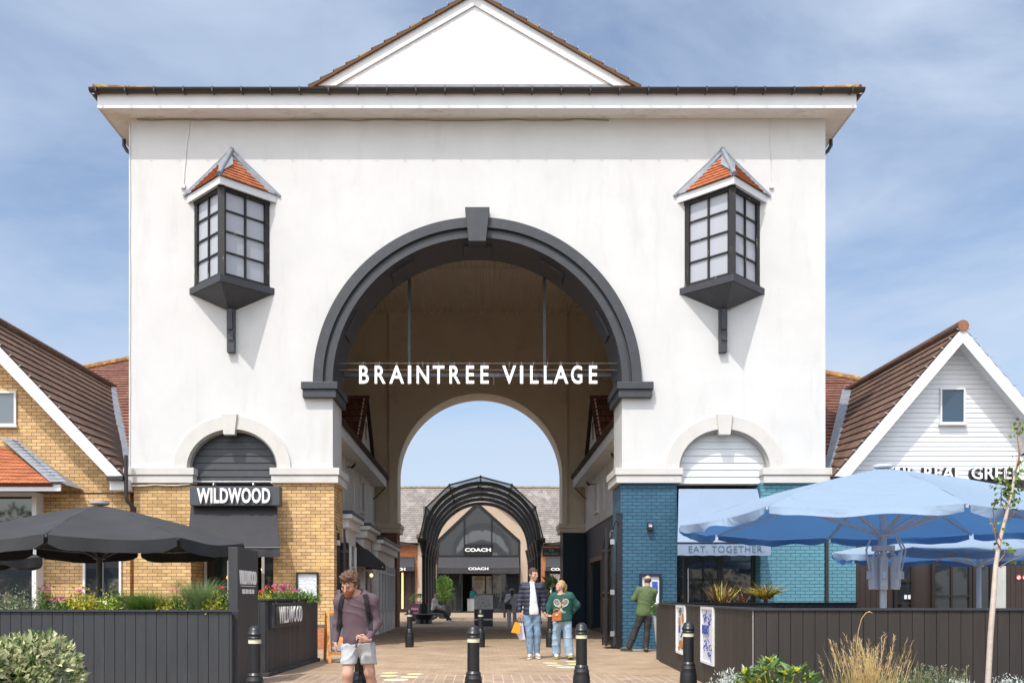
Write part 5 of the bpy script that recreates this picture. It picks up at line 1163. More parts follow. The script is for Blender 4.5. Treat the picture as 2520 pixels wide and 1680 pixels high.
# ---------------- A-board ----------------
t = thing('a_board', 'orange wooden A-frame pavement board with food pictures beside the brick pier', 'pavement sign', (PX(815, 17.6), 17.6, 0))
yA = 17.3; xa0, xa1 = PX(800, yA), PX(862, yA)
b = MB(); 
def bd(x0, z0, x1, z1, y0, y1, w_=.045): b.bar((x0, y0, z0), (x1, y1, z1), w_, .03, up=(0, 1, 0))
# front frame leans back to the top
yt, yb_ = 17.62, 17.30
zt = .93
b.bar((xa0+.09, yb_, 0), (xa0, yt, zt), .055, .03, up=(0, 1, 0)); b.bar((xa1+.05, yb_, 0), (xa1-.04, yt, zt), .055, .03, up=(0, 1, 0)); b.bar((xa0, yt, zt-.02), (xa1-.04, yt, zt-.02), .03, .05); b.bar((xa0+.08, yb_+.05, .18), (xa1+.04, yb_+.05, .18), .03, .05)
b.bar((xa0-.11, yt+.30, 0), (xa0-.03, yt+.02, zt), .055, .03, up=(0, 1, 0)); b.bar((xa1-.14, yt+.30, 0), (xa1-.06, yt+.02, zt), .055, .03, up=(0, 1, 0))
b.build('timber_frame', wood_o, t)
pn = lambda a, z, o=0: (xa0+.09-.09*z+(xa1-xa0-.06)*a, yb_+(yt-yb_)*z-.01-o, zt*z)
MB().add([pn(.04, .22), pn(.96, .22), pn(.96, .95), pn(.04, .95)], [(0, 1, 2, 3)]).build('board_panel', M('board_dark', (.03, .035, .05), .4), t)
def blob(par, nm, a, z, ra, rz, m, o): MB().add([pn(a+ra*math.cos(i*.5236), z+rz*math.sin(i*.5236), o) for i in range(12)], [tuple(range(12))]).build(nm, m, par)
blob(t, 'food_picture', .30, .74, .16, .035, M('salmon_print', (.55, .25, .14), .5, .2, 20), .004); blob(t, 'food_picture', .5, .42, .34, .10, M('orange_food', (.5, .2, .04)), .004); blob(t, 'plate_picture', .42, .55, .06, .04, letter, .006); blob(t, 'plate_picture', .5, .30, .38, .06, M('pale_print', (.22, .20, .24), .5), .005)
# ---------------- map board ----------------
t = thing('map_board', 'grey and navy free standing map board in the passage beyond the arch', 'information board', (PX(1190, 38.3), 38.3, 0))
x0, x1 = PX(1167, 38.3), PX(1213, 38.3); zt = PZ(1463, 38.3)
MB().box(x0, x1, 38.2, 38.4, 0, .70).build('lower_panel', M('navy_panel', (.03, .035, .055), .4), t); MB().box(x0, x1, 38.2, 38.4, .703, zt).build('map_panel', M('map_grey', (.80, .80, .80), .5, .08, 5), t)
MB().box(x0+.01, x1-.01, 38.19, 38.20, .25, .32).build('grey_stripe', M('map_grey', (.80, .80, .80)), t)
b = MB(); rr = random.Random(2)
for i in range(26): a = rr.uniform(x0+.08, x1-.16); z = rr.uniform(.78, zt-.14); b.box(a, a+rr.uniform(.02, .1), 38.192, 38.199, z, z+rr.uniform(.006, .03))
b.box(x0+.06, x0+.2, 38.192, 38.199, zt-.08, zt-.055); b.build('map_print', M('map_ink', (.40, .42, .43), .6), t)
b = MB()
for i in range(6): b.box(x0+.05, x0+.35, 38.192, 38.199, .63-i*.045, .64-i*.045); b.box(x0+.42, x0+.7, 38.192, 38.199, .63-i*.045, .64-i*.045)
b.build('lower_print', M('lower_ink', (.10, .11, .13), .6), t)
# ---------------- bench, pots ----------------
cx, cy = cc-(rin-.06), 42.0
t = thing('ring_bench', 'dark round bench around the front left canopy column', 'bench', (cx, cy, 0))
MB().lathe([(.28, .40), (.85, .40), (.88, .43), (.85, .46), (.28, .46)], (cx, cy, 0), 28).build('seat', M('bench_grey', (.05, .05, .055), .5), t, smooth=30); MB().lathe([(.40, 0), (.36, .2), (.42, .40), (0, .40)], (cx, cy, 0), 20).build('pedestal', black, t); MB().lathe([(.25, .46), (.24, .9), (.0, .92)], (cx, cy, 0), 20).build('column_sleeve', black, t)
# ---------------- plants ----------------
def leafmat(name, a, b_, rough=.45, trans=.3, sc_=6):
    if name in MC: return MC[name]
    m = bpy.data.materials.new(name); m.use_nodes = True; N = m.node_tree.nodes; L = m.node_tree.links; p = N['Principled BSDF']; p.inputs['Roughness'].default_value = rough
    g = N.new('ShaderNodeNewGeometry'); r_ = N.new('ShaderNodeValToRGB'); r_.color_ramp.elements[0].color = (*a, 1); r_.color_ramp.elements[1].color = (*b_, 1)
    L.new(g.outputs['Random Per Island'], r_.inputs[0]); L.new(r_.outputs[0], p.inputs['Base Color'])
    t = N.new('ShaderNodeBsdfTranslucent'); L.new(r_.outputs[0], t.inputs[0]); ms = N.new('ShaderNodeMixShader'); ms.inputs[0].default_value = trans
    L.new(p.outputs[0], ms.inputs[1]); L.new(t.outputs[0], ms.inputs[2]); L.new(ms.outputs[0], N['Material Output'].inputs[0]); MC[name] = m; return m
def leaves(mb, pos, dirs, ln, wd, fold=.25):
    """pos (n,3), dirs (n,3) leaf axis; each leaf = 2 folded quads (6 verts)"""
    pos = np.asarray(pos, float); n = len(pos); d = np.asarray(dirs, float); d /= np.linalg.norm(d, axis=1)[:, None]+1e-9
    r = rng.normal(size=(n, 3)); s = np.cross(d, r); s /= np.linalg.norm(s, axis=1)[:, None]+1e-9; u = np.cross(s, d)
    ln = (ln*rng.uniform(.7, 1.25, n))[:, None]; wd = (wd*rng.uniform(.75, 1.2, n))[:, None]
    p0 = pos; p1 = pos+d*ln*.5+u*wd*.05; p2 = pos+d*ln-u*ln*.08
    l = pos+d*ln*.45+s*wd*.5+u*wd*fold; r_ = pos+d*ln*.45-s*wd*.5+u*wd*fold
    v = np.stack([p0, l, p2, r_, p1], 1).reshape(-1, 3); b0 = np.arange(n)[:, None]*5
    f = np.concatenate([b0+np.array([[0, 4, 2, 1]]), b0+np.array([[0, 3, 2, 4]])]); mb.arr(v, f)
def sph(n): v = rng.normal(size=(n, 3)); return v/np.linalg.norm(v, axis=1)[:, None]
def blades(mb, base, dirs, ln, wd, droop, seg=6):
    """tapering curved strips"""
    base = np.asarray(base, float); n = len(base); d = np.asarray(dirs, float); d /= np.linalg.norm(d, axis=1)[:, None]; ln = np.asarray(ln)*np.ones(n)
    side = np.cross(d, [0, 0, 1.0]); side += rng.normal(size=(n, 3))*.3; side /= np.linalg.norm(side, axis=1)[:, None]+1e-9
    hor = d.copy(); hor[:, 2] = 0; hor /= np.linalg.norm(hor, axis=1)[:, None]+1e-9; vs = []
    for k in range(seg+1):
        t = k/seg; w_ = wd*(1-t)**.7*(.6+.8*min(t*3, 1)*.5); c = base+d*(ln*t)[:, None]+hor*(ln*droop*t*t)[:, None]-np.array([0, 0, 1.0])*(ln*droop*t*t*1.1)[:, None]
        vs += [c-side*w_/2, c+side*w_/2]
    v = np.stack(vs, 1).reshape(-1, 3); b0 = np.arange(n)[:, None]*(2*(seg+1)); fs = [b0+np.array([[2*k, 2*k+1, 2*k+3, 2*k+2]]) for k in range(seg)]; mb.arr(v, np.concatenate(fs))
def fan(n, up, spread): 
    a = rng.uniform(0, 2*np.pi, n); r_ = np.sqrt(rng.uniform(0, 1, n))*spread; return np.stack([np.cos(a)*r_, np.sin(a)*r_, np.full(n, up)], 1)
stem_m = M('twig', (.10, .07, .04), .9, .3, 10)
# variegated shrub
def shrub(label, c, rx, ry, rz, n, mats, ln, wd, name='shrub', cat='shrub'):
    t = thing(name, label, cat, (c[0], c[1], 0)); c = np.array(c, float)
    lob = [(np.array([rng.uniform(-.55, .55)*rx, rng.uniform(-.5, .5)*ry, rng.uniform(-.3, .5)*rz]), rng.uniform(.38, .6)) for _ in range(14)]+[(np.zeros(3), .72)]
    for mi, m in enumerate(mats):
        k = n//len(mats); L_ = rng.integers(0, len(lob), k); s = sph(k); rad = rng.uniform(.72, 1.06, k)**.6
        p = np.array([lob[i][0] for i in L_])+s*(np.array([lob[i][1] for i in L_])*rad)[:, None]*np.array([rx, ry, rz]); p = p+c
        keep = p[:, 2] > .02; p = p[keep]; s = s[keep]; mb = MB(); leaves(mb, p, s+rng.normal(size=s.shape)*.7+np.array([0, 0, .25]), ln, wd); mb.build('leaves', m, t, uv=False)
    b = MB()
    for i in range(14): e_ = c+np.array([rng.uniform(-.7, .7)*rx, rng.uniform(-.7, .7)*ry, rng.uniform(.0, .7)*rz]); b.tube([(c[0]+rng.uniform(-.05, .05), c[1], 0), tuple((c*.5+e_*.5)*np.array([1, 1, .7])), tuple(e_)], [.012, .008, .004], 5)
    b.build('stem', stem_m, t)
vg1 = leafmat('variegated_leaf', (.34, .40, .17), (.72, .70, .44), .4); vg2 = leafmat('green_leaf', (.06, .11, .03), (.18, .25, .09), .4)
shrub('rounded variegated green and cream shrub in the left foreground', (-4.60, 8.9, .36), .58, .6, .62, 11000, [vg1, vg1, vg2], .085, .05)
gl_ = leafmat('bright_green_leaf', (.05, .12, .015), (.16, .26, .04)); yl_ = leafmat('yellow_leaf', (.30, .32, .03), (.55, .48, .05)); ol_ = leafmat('grey_green_leaf', (.13, .18, .10), (.28, .33, .20))
pk = leafmat('pink_petal', (.45, .03, .20), (.65, .12, .34), .6); pk2 = leafmat('salmon_petal', (.60, .20, .22), (.70, .34, .30), .6); rd = leafmat('red_petal', (.5, .02, .03), (.6, .06, .08), .6)
silver = leafmat('silver_leaf', (.30, .34, .30), (.55, .58, .54), .7, .15)
def flower(par, p, r, m):
    mb = MB(); n = 9; a = np.arange(n)*2*np.pi/n; d = np.stack([np.cos(a), np.sin(a)*.6-.35, np.sin(a)*.5+.25], 1); leaves(mb, np.repeat([p], n, 0), d, r, r*.45, .05); mb.build('flower', m, par, uv=False)
def bushy(label, u, y, z0, w_, h, n, m, kind='leaf', fl=None, nf=0, name='flowering_plant', fr=.05):
    x = PX(u, y); t = thing(name, label, 'plant', (x, y, z0), 'plants growing in the terrace planters'); mb = MB()
    if kind == 'grass': blades(mb, np.array([x, y, z0])+rng.normal(size=(n, 3))*np.array([w_*.18, .05, .0]), fan(n, 1.0, .75*w_/h*1.2), rng.uniform(.6, 1.05, n)*h*1.1, .007, .16)
    elif kind == 'blade': blades(mb, np.array([x, y, z0])+rng.normal(size=(n, 3))*np.array([w_*.12, .04, .0]), fan(n, 1.0, 1.0*w_/h), rng.uniform(.5, 1.05, n)*h*1.15, .028, .22)
    else:
        p = np.array([x, y, z0])+np.stack([rng.normal(size=n)*w_*.28, rng.normal(size=n)*.09, np.abs(rng.normal(size=n))*h*.38], 1); dd = sph(n)*.8+np.array([0, 0, .7]); leaves(mb, p, dd, .06 if h > .14 else .045, .018 if kind == 'fine' else .03)
        for i in range(8): mb.tube([(x, y, z0), (x+random.uniform(-.3, .3)*w_, y+random.uniform(-.05, .05), z0+h*.7)], .003, 4)
    mb.build('foliage', m, t, uv=False)
    for i in range(nf):
        px_ = x+random.uniform(-.35, .35)*w_; pz_ = z0+h*random.uniform(.85, 1.1); MB().tube([(x, y, z0), (px_, y-.02, pz_)], .003, 4).build('flower_stalk', gl_, t, uv=False); flower(t, (px_, y-.03, pz_), fr, fl)
    return t
Lp = 12.85; zs_ = zl-.05
S = lambda a: a/2.959
rows = [('grey green trailing herb at the left end of the long planter', 50, .5, .22, 260, ol_, 'leaf', None, 0), ('spiky grey green herb beside the bay window', 128, .4, .24, 260, ol_, 'fine', None, 0),
 ('bright green plant with one magenta flower', 337, .2, .30, 330, gl_, 'fine', pk, 2), ('low green clump left of the umbrella pole', 420, .3, .16, 220, ol_, 'fine', pk, 3), ('dark green clump with pale tips', 495, .2, .16, 240, gl_, 'leaf', None, 0),
 ('yellow green plant with a pink flower', 600, .28, .26, 320, yl_, 'leaf', pk, 1), ('yellow green plant right at the umbrella pole', 670, .26, .20, 300, yl_, 'leaf', None, 0), ('lime green round plant right of the umbrella pole', 820, .22, .22, 300, leafmat('lime_leaf', (.16, .26, .03), (.34, .42, .06)), 'leaf', None, 0),
 ('wide feathery green plant with tall seed heads', 1060, .5, .36, 900, gl_, 'grass', None, 0), ('low yellow flowering plant', 1225, .22, .13, 300, yl_, 'leaf', None, 0), ('green plant with a salmon pink flower', 1300, .24, .28, 300, gl_, 'fine', pk2, 2), ('small green clump beside the salmon flower', 1375, .16, .14, 160, gl_, 'leaf', None, 0),
 ('tall lavender like grass clump', 1460, .34, .46, 700, leafmat('lavender_leaf', (.09, .17, .05), (.26, .34, .14)), 'grass', None, 0), ('yellow green plant at the totem end', 1570, .24, .22, 330, yl_, 'leaf', None, 0), ('green plant with a red flower next to the totem', 1615, .22, .28, 280, gl_, 'fine', rd, 1)]
for (lb, x, w_, h, n, m, kd, fl, nf) in rows: bushy(lb, S(x), Lp, zs_, w_*1.1, h*1.3, int(n*1.5), m, kd, fl, nf)
b = MB(); x = PX(S(918), Lp+.4); b.prism([(x-.15, zl), (x+.15, zl), (x+.18, zl+.18), (x-.18, zl+.18)], Lp+.2, Lp+.5); b.box(x-.20, x+.20, Lp+.17, Lp+.53, zl+.18, zl+.21)
tag(b.build('plastic_pot', M('pot_grey', (.045, .05, .06), .5), None), 'dark grey lidded pot standing among the flowers of the long planter', 'pot')
# side planter plants
for i, (u, lb, m, fl, nf, w_, h) in enumerate(((645, 'yellow green plant nearest the totem in the side planter', yl_, rd, 1, .3, .20), (665, 'green plant with red pink flowers, second in the side planter', gl_, rd, 3, .34, .26), (688, 'bushy green plant with magenta flowers in the middle of the side planter', gl_, pk, 4, .36, .28), (712, 'bushy green plant with pink flowers, third from the far end of the side planter', gl_, pk, 4, .36, .28), (738, 'feathery green plant in front of the menu case', gl_, pk, 1, .4, .24), (758, 'airy green plant at the far end of the side planter', leafmat('airy_leaf', (.10, .20, .05), (.25, .38, .12)), None, 0, .4, .30))):
    yy = 14.8+i*.55; bushy(lb, u, yy, 1.10, w_, h, 420, m, 'fine' if i != 4 else 'leaf', fl, nf, fr=.06)
# phormium and yucca in inner planter
ph = leafmat('bronze_blade', (.10, .045, .02), (.30, .15, .06), .4); ph2 = leafmat('golden_blade', (.34, .33, .03), (.55, .42, .05), .4)
def spiky(label, u, y, z0, ms, ln, n, wd, droop, spread, name='spiky_plant', grp=None):
    x = PX(u, y); t = thing(name, label, 'plant', (x, y, z0), grp)
    for m in ms: mb = MB(); blades(mb, np.array([x, y, z0])+rng.normal(size=(n, 3))*np.array([.05, .05, .0]), fan(n, 1., spread), rng.uniform(.65, 1.05, n)*ln, wd, droop, 7); mb.build('leaf_blades', m, t, uv=False)
    MB().tube([(x, y, z0-.15), (x, y, z0+.1)], .04, 8).build('stem', stem_m, t)
spiky('bronze and yellow striped spiky plant left of the yucca', 1775, 18.15, 1.05, [ph, ph, ph2], .62, 26, .035, .05, 1.1); spiky('bronze spiky plant behind the corner, leaning right', 1820, 18.2, 1.05, [ph], .58, 22, .03, .08, 1.2)
spiky('golden yellow yucca with drooping leaves near the glass doors', 1884, 18.1, 1.18, [ph2, ph2, ph], .52, 40, .036, .22, 1.5)
mb = MB(); 
t = thing('potted_plant', 'tall pale pot with bright green leaves beside the man in the green top', 'plant', (PX(1624, 20.0), 20.0, 0)); x = PX(1632, 20.2); y = 20.2
MB().lathe([(.12, 0), (.14, .1), (.22, .8), (.23, .82), (.19, .83), (0, .80)], (x, y, 0), 20).build('pot', M('pale_pot', (.5, .5, .47), .6), t, smooth=30); leaves(mb, np.array([x-.06, y, .92])+rng.normal(size=(200, 3))*np.array([.10, .09, .07]), sph(200)+[0, 0, .4], .09, .045); mb.build('leaves', gl_, t, uv=False)
# foreground right bed
x, y = PX(2135, 8.6), 8.6
t = thing('ornamental_grass', 'tall ornamental grass clump with straw coloured plumes in front of the brown planter', 'grass plant', (x, y, 0))
mb = MB(); n = 1700; blades(mb, np.array([x, y, 0])+rng.normal(size=(n, 3))*np.array([.13, .12, 0]), fan(n, 1., 1.15), rng.uniform(.35, .80, n), .006, .25, 7); mb.build('green_blades', leafmat('grass_blade', (.12, .20, .05), (.36, .42, .13)), t, uv=False)
mb = MB(); n = 330; blades(mb, np.array([x, y, 0])+rng.normal(size=(n, 3))*np.array([.12, .1, 0]), fan(n, 1., .30), rng.uniform(.45, .90, n), .008, .10, 7); mb.build('straw_stems', leafmat('straw', (.50, .36, .13), (.72, .54, .26), .6), t, uv=False)
mb = MB()
for i in range(85):
    a = fan(1, 1., .34)[0]; a /= np.linalg.norm(a); L_ = rng.uniform(.55, .92); bp = np.array([x, y, 0])+rng.normal(size=3)*np.array([.11, .1, 0]); 
    for k in range(26): f = .72+.28*k/26; p = bp+a*L_*f+np.array([a[0], a[1], 0])*.10*L_*f*f; blades(mb, [p], [a+rng.normal(size=3)*.22], .045, .006, .2, 2)
mb.build('seed_plumes', leafmat('plume', (.60, .42, .17), (.78, .60, .32), .7), t, uv=False)
mb = MB(); bp = np.array([x-.1, y, .3]); mb.tube([(x-.05, y, .2), (x-.09, y, .55), (x-.10, y, .75), (x-.085, y, .92), (x-.055, y, 1.03), (x-.015, y, 1.085), (x+.02, y, 1.095), (x+.05, y, 1.08)], [.004, .004, .003, .003, .003, .003, .006, .002], 5); mb.build('bent_stem', MC['straw'], t, uv=False)
def lowmass(name, label, u0, u1, y, h, n, m, ln, wd, kind=None, cat='plant'):
    x0, x1 = PX(u0, y), PX(u1, y); t = thing(name, label, cat, ((x0+x1)/2, y, 0)); mb = MB()
    X = rng.uniform(x0, x1, n); hh = h*(.45+.55*np.sin(np.pi*(X-x0)/(x1-x0)))*(.75+.5*rng.random(n)); Z = hh*rng.random(n)**.5; p = np.stack([X, y+rng.normal(size=n)*.14, Z], 1)
    leaves(mb, p, sph(n)*.8+np.array([0, 0, .9]), ln, wd); mb.build('leaves', m, t, uv=False)
    b = MB()
    for i in range(12): xx = random.uniform(x0, x1); b.tube([(xx, y, 0), (xx+random.uniform(-.05, .05), y, h*.7)], .004, 4)
    b.build('stem', stem_m, t, uv=False); return t
lowmass('silver_plant', 'silvery lacy leaved plant by the planter corner at the bottom', 1738, 1850, 9.2, .42, 2200, silver, .042, .014)
lowmass('silver_plant', 'silvery leaved plant at the foot of the birch tree', 2310, 2420, 8.4, .40, 4200, silver, .034, .011)
lowmass('silver_plant', 'silvery leaved plant at the right edge, right of the birch trunk', 2425, 2560, 8.5, .43, 4200, silver, .034, .011)
t = lowmass('wispy_plant', 'low fuzzy green plant with tiny seed heads between the grass and the birch', 2180, 2400, 9.0, .46, 3600, leafmat('fuzzy_leaf', (.08, .13, .05), (.24, .30, .15)), .05, .008)
mb = MB(); 
for i in range(50): xx = rng.uniform(PX(2190, 9), PX(2390, 9)); hh = rng.uniform(.38, .58); mb.tube([(xx, 9, .2), (xx+rng.uniform(-.04, .04), 9, hh)], .0025, 4); leaves(mb, np.array([[xx, 9, hh]]*5)+rng.normal(size=(5, 3))*.008, sph(5), .022, .012)
mb.build('seed_heads', leafmat('seed', (.25, .22, .12), (.4, .38, .24)), t, uv=False)
# broad leaved shrub with whorls
t = thing('euphorbia_shrub', 'broad leaved green shrub with yellow centres at the foot of the brown planter', 'shrub', (PX(1915, 8.8), 8.8, 0)); mb = MB(); mc = MB()
for (u, v, r_) in ((1880, 1652, .15), (1905, 1640, .16), (1930, 1662, .15), (1862, 1672, .15), (1956, 1655, .14), (1985, 1672, .14), (1835, 1660, .13), (1850, 1690, .15), (1910, 1690, .16), (1950, 1692, .15), (1995, 1695, .14), (1820, 1690, .12), (1890, 1632, .12)):
    yy = 8.8+random.uniform(-.2, .2); p = np.array([PX(u, yy), yy, PZ(v, yy)]); n = 15; a = rng.uniform(0, 6.28, n); d = np.stack([np.cos(a), np.sin(a), rng.uniform(.1, 1.1, n)], 1); leaves(mb, np.repeat([p], n, 0), d, r_*1.05, .048, .12); n = 12; leaves(mc, np.repeat([p+[0, -.02, .02]], n, 0), sph(n)+[0, -.3, .8], .055, .028)
    mc.tube([(p[0], p[1], p[2]), (PX(1915, 8.8), 8.8, 0)], .006, 5)
mb.build('leaves', leafmat('glossy_leaf', (.07, .16, .04), (.20, .32, .11), .3), t, uv=False); mc.build('yellow_bracts', leafmat('bract', (.45, .50, .05), (.70, .62, .06)), t, uv=False)
# birch
t = thing('young_birch', 'slender young birch with pale trunk and sparse leaves at the right edge', 'tree', (PX(2434, 8.7), 8.7, 0)); y = 8.7
tp = [(2436, 1760), (2434, 1680), (2437, 1560), (2443, 1460), (2452, 1390), (2462, 1330), (2474, 1270), (2489, 1210), (2502, 1150), (2514, 1095), (2526, 1040)]
tp = [(PX(u, y), y+.02*math.sin(i*1.7), PZ(v, y)) for i, (u, v) in enumerate(tp)]
MB().tube(tp, [.028, .026, .025, .0235, .021, .018, .015, .012, .010, .008, .006], 12).build('trunk', M('birch_bark', (.52, .44, .37), .7, .12, 7, .3, 40, stretch=(1, 1, 3), dirt=((.30, .19, .12), .6, 9, (1, 1, 2.5), .57)), t, smooth=40)
b = MB(); tips = []
for pts in ([(2461, 1395), (2480, 1383), (2500, 1372), (2535, 1355)], [(2455, 1384), (2470, 1365), (2482, 1345)], [(2463, 1330), (2450, 1290), (2443, 1250), (2447, 1235), (2452, 1220)], [(2470, 1290), (2492, 1270), (2515, 1245)], [(2490, 1210), (2478, 1185), (2470, 1150)], [(2500, 1160), (2506, 1120), (2500, 1080), (2508, 1040)], [(2462, 1350), (2448, 1330), (2446, 1300), (2442, 1270)], [(2480, 1240), (2460, 1225), (2455, 1200)], [(2505, 1140), (2520, 1110)], [(2475, 1265), (2466, 1250), (2470, 1235), (2464, 1228)]):
    q = [(PX(u, y), y+random.uniform(-.12, .12)*i/len(pts), PZ(v, y)) for i, (u, v) in enumerate(pts)]; b.tube(q, [.007-.0045*i/(len(q)-1) for i in range(len(q))], 6); tips.append(q)
b.build('branch', M('twig_brown', (.22, .12, .07), .7), t, smooth=40)
mb = MB()
def LV(u, v, n, su=8, sv=10):
    p = np.stack([PX(1, 1)*0+rng.normal(u, su, n), np.full(n, y), rng.normal(v, sv, n)], 1); pos = np.array([[PX(a, y), y+rng.normal()*.08, PZ(c, y)] for a, _, c in p]); leaves(mb, pos, sph(n)*.8+[0, 0, -.5], .050, .040, .12)
for (u, v, n, su, sv) in ((2505, 1060, 12, 9, 10), (2512, 1040, 12, 8, 8), (2492, 1180, 16, 12, 10), (2460, 1205, 14, 10, 10), (2470, 1190, 12, 10, 8), (2478, 1220, 18, 12, 12), (2462, 1235, 12, 10, 8), (2500, 1160, 12, 10, 10), (2510, 1200, 16, 8, 14), (2452, 1285, 4, 4, 4), (2456, 1297, 3, 4, 3), (2465, 1333, 5, 6, 6), (2462, 1350, 3, 5, 4), (2484, 1352, 4, 5, 6), (2508, 1378, 3, 4, 4), (2485, 1240, 10, 10, 8), (2500, 1225, 10, 10, 10), (2515, 1130, 10, 8, 12)): LV(u, v, n, su, sv)
mb.build('leaves', leafmat('birch_leaf', (.06, .12, .02), (.20, .30, .06), .4), t, uv=False)
# trees in pots beyond
def potted(label, u, D, vt, vb, rw, pot, m, n, seed=0, name='potted_tree', ln=.11):
    x = PX(u, D); t = thing(name, label, 'tree', (x, D, 0)); pr_, ph_ = pot
    MB().lathe([(pr_*.62, 0), (pr_*.9, ph_*.3), (pr_, ph_*.8), (pr_*.95, ph_), (pr_*.85, ph_), (pr_*.8, ph_-.06), (0, ph_-.06)], (x, D, 0), 22).build('pot', M('dark_pot', (.05, .055, .06), .6), t, smooth=30)
    zt_, zb_ = PZ(vt, D), PZ(vb, D); zc_ = (zt_+zb_)/2; b = MB(); b.tube([(x, D, ph_-.1), (x+.03, D, (ph_+zb_)/2), (x, D, zc_)], [.05, .04, .02], 8)
    for i in range(6): b.tube([(x, D, zb_), (x+random.uniform(-.7, .7)*rw, D+random.uniform(-.5, .5)*rw, zc_+random.uniform(0, .4))], [.02, .008], 5)
    b.build('trunk', stem_m, t); mb = MB(); s = sph(n); cl = np.array([[rng.uniform(-.5, .5)*rw, rng.uniform(-.5, .5)*rw, rng.uniform(-.35, .4)*(zt_-zb_)] for _ in range(12)]); i_ = rng.integers(0, 12, n); p = np.array([x, D, zc_])+cl[i_]+s*np.array([rw*.5, rw*.5, (zt_-zb_)*.22])*rng.uniform(.5, 1.1, n)[:, None]; leaves(mb, p, s+[0, 0, .1], ln, ln*.45); mb.build('crown', m, t, uv=False); return t
potted('bright green tree in a large dark pot beyond the seated woman', 1093, 51.8, 1417, 1478, .75, (.42, .75), leafmat('tree_leaf', (.10, .20, .03), (.26, .42, .08)), 2600)
potted('grey green olive tree between the canopy columns', 1068, 55.0, 1432, 1485, .55, (.38, .7), ol_, 1500)
potted('palm like potted plant behind the woman in green', 1363, 45.0, 1430, 1455, .30, (.28, .6), leafmat('palm_leaf', (.05, .09, .03), (.16, .20, .07)), 60, name='potted_plant', ln=.5)
t = thing('round_topiary', 'small round clipped bush in a pot left of the canopy', 'plant', (PX(1029, 48), 48, 0)); x = PX(1029, 48); mb = MB(); s = sph(900); leaves(mb, np.array([x, 48, 1.05])+s*.40*rng.uniform(.85, 1.02, 900)[:, None]*np.array([1, 1, .7]), s, .08, .05); mb.build('crown', vg2, t, uv=False); MB().lathe([(.22, 0), (.3, .7), (.26, .75), (0, .72)], (x, 48, 0), 16).build('pot', MC['dark_pot'], t, smooth=30)
t = thing('purple_sign_board', 'small dark purple board with writing left of the ring bench', 'pavement sign', (PX(1028, 46), 46, 0)); x = PX(1028, 46)
MB().box(x-.28, x+.28, 45.97, 46.03, .05, .86).build('board', M('purple_board', (.09, .025, .06), .5), t); letters(t, "PAN TO", x, 45.95, .55, .17, M('pink_letter', (.45, .2, .3), .6), .006); letters(t, "TON", x, 45.95, .33, .17, MC['pink_letter'], .006); MB().box(x-.3, x+.3, 45.9, 46.1, 0, .05).build('foot', black, t)
# ---------------- people: implicit surfaces meshed with surface nets ----------------
def nrm_(a): return np.linalg.norm(a, axis=-1)
def cap_(P, a, b, ra, rb):
    a = np.asarray(a, float); b = np.asarray(b, float); ab = b-a; t = np.clip(((P-a)@ab)/max(ab@ab, 1e-9), 0, 1)
    return nrm_(P-a-t[:, None]*ab)-(ra+(rb-ra)*t)
def ell_(P, c, r, Rm=None):
    q = P-np.asarray(c, float)
    if Rm is not None: q = q@Rm
    r = np.asarray(r, float); k0 = nrm_(q/r); k1 = nrm_(q/(r*r))+1e-9
    return k0*(k0-1)/k1
def smin(a, b, k):
    h = np.clip(.5+.5*(b-a)/k, 0, 1); return b*(1-h)+a*h-k*h*(1-h)
def nets(fn, lo, hi, h):
    lo = np.asarray(lo, float); hi = np.asarray(hi, float); n = np.maximum(np.ceil((hi-lo)/h).astype(int)+1, 3)
    gx_, gy_, gz_ = [lo[i]+h*np.arange(n[i]) for i in range(3)]
    P = np.stack(np.meshgrid(gx_, gy_, gz_, indexing='ij'), -1).reshape(-1, 3); D = fn(P).reshape(n)
    s = D < 0; X = np.zeros(tuple(n-1)+(3,)); cnt = np.zeros(tuple(n-1))
    offs = [(i, j, k) for i in (0, 1) for j in (0, 1) for k in (0, 1)]
    def sub(A, o): return A[o[0]:n[0]-1+o[0], o[1]:n[1]-1+o[1], o[2]:n[2]-1+o[2]]
    for a in offs:
        for ax_ in range(3):
            if a[ax_]: continue
            b = list(a); b[ax_] = 1; da, db = sub(D, a), sub(D, b); cr = (da < 0) != (db < 0)
            t = np.where(cr, da/np.where(cr, da-db, 1), 0); base = np.array(a, float)
            for c in range(3): X[..., c] += np.where(cr, base[c]+(t if c == ax_ else 0), 0)
            cnt += cr
    m = cnt > 0; idx = -np.ones(m.shape, int); idx[m] = np.arange(m.sum()); ii = np.argwhere(m)
    V = lo+h*(ii+X[m]/cnt[m][:, None]); F_ = []
    for ax_ in range(3):
        b, c = (ax_+1) % 3, (ax_+2) % 3
        sl0 = [slice(1, n[i]-1) for i in range(3)]; sl1 = list(sl0); sl0[ax_] = slice(0, n[ax_]-1); sl1[ax_] = slice(1, n[ax_])
        s0, s1 = s[tuple(sl0)], s[tuple(sl1)]
        for val in (True, False):
            w_ = np.argwhere((s0 == val) & (s1 != val))
            if not len(w_): continue
            g_ = w_.copy(); g_[:, b] += 1; g_[:, c] += 1
            def at(db, dc): q = g_.copy(); q[:, b] -= db; q[:, c] -= dc; return idx[q[:, 0], q[:, 1], q[:, 2]]
            q = np.stack([at(0, 0), at(1, 0), at(1, 1), at(0, 1)], 1); F_.append(q if val else q[:, ::-1])
    return V, (np.concatenate(F_) if F_ else np.zeros((0, 4), int))
def rotz(a): c, s = math.cos(a), math.sin(a); return np.array([[c, -s, 0], [s, c, 0], [0, 0, 1]])
def rotx(a): c, s = math.cos(a), math.sin(a); return np.array([[1, 0, 0], [0, c, -s], [0, s, c]])
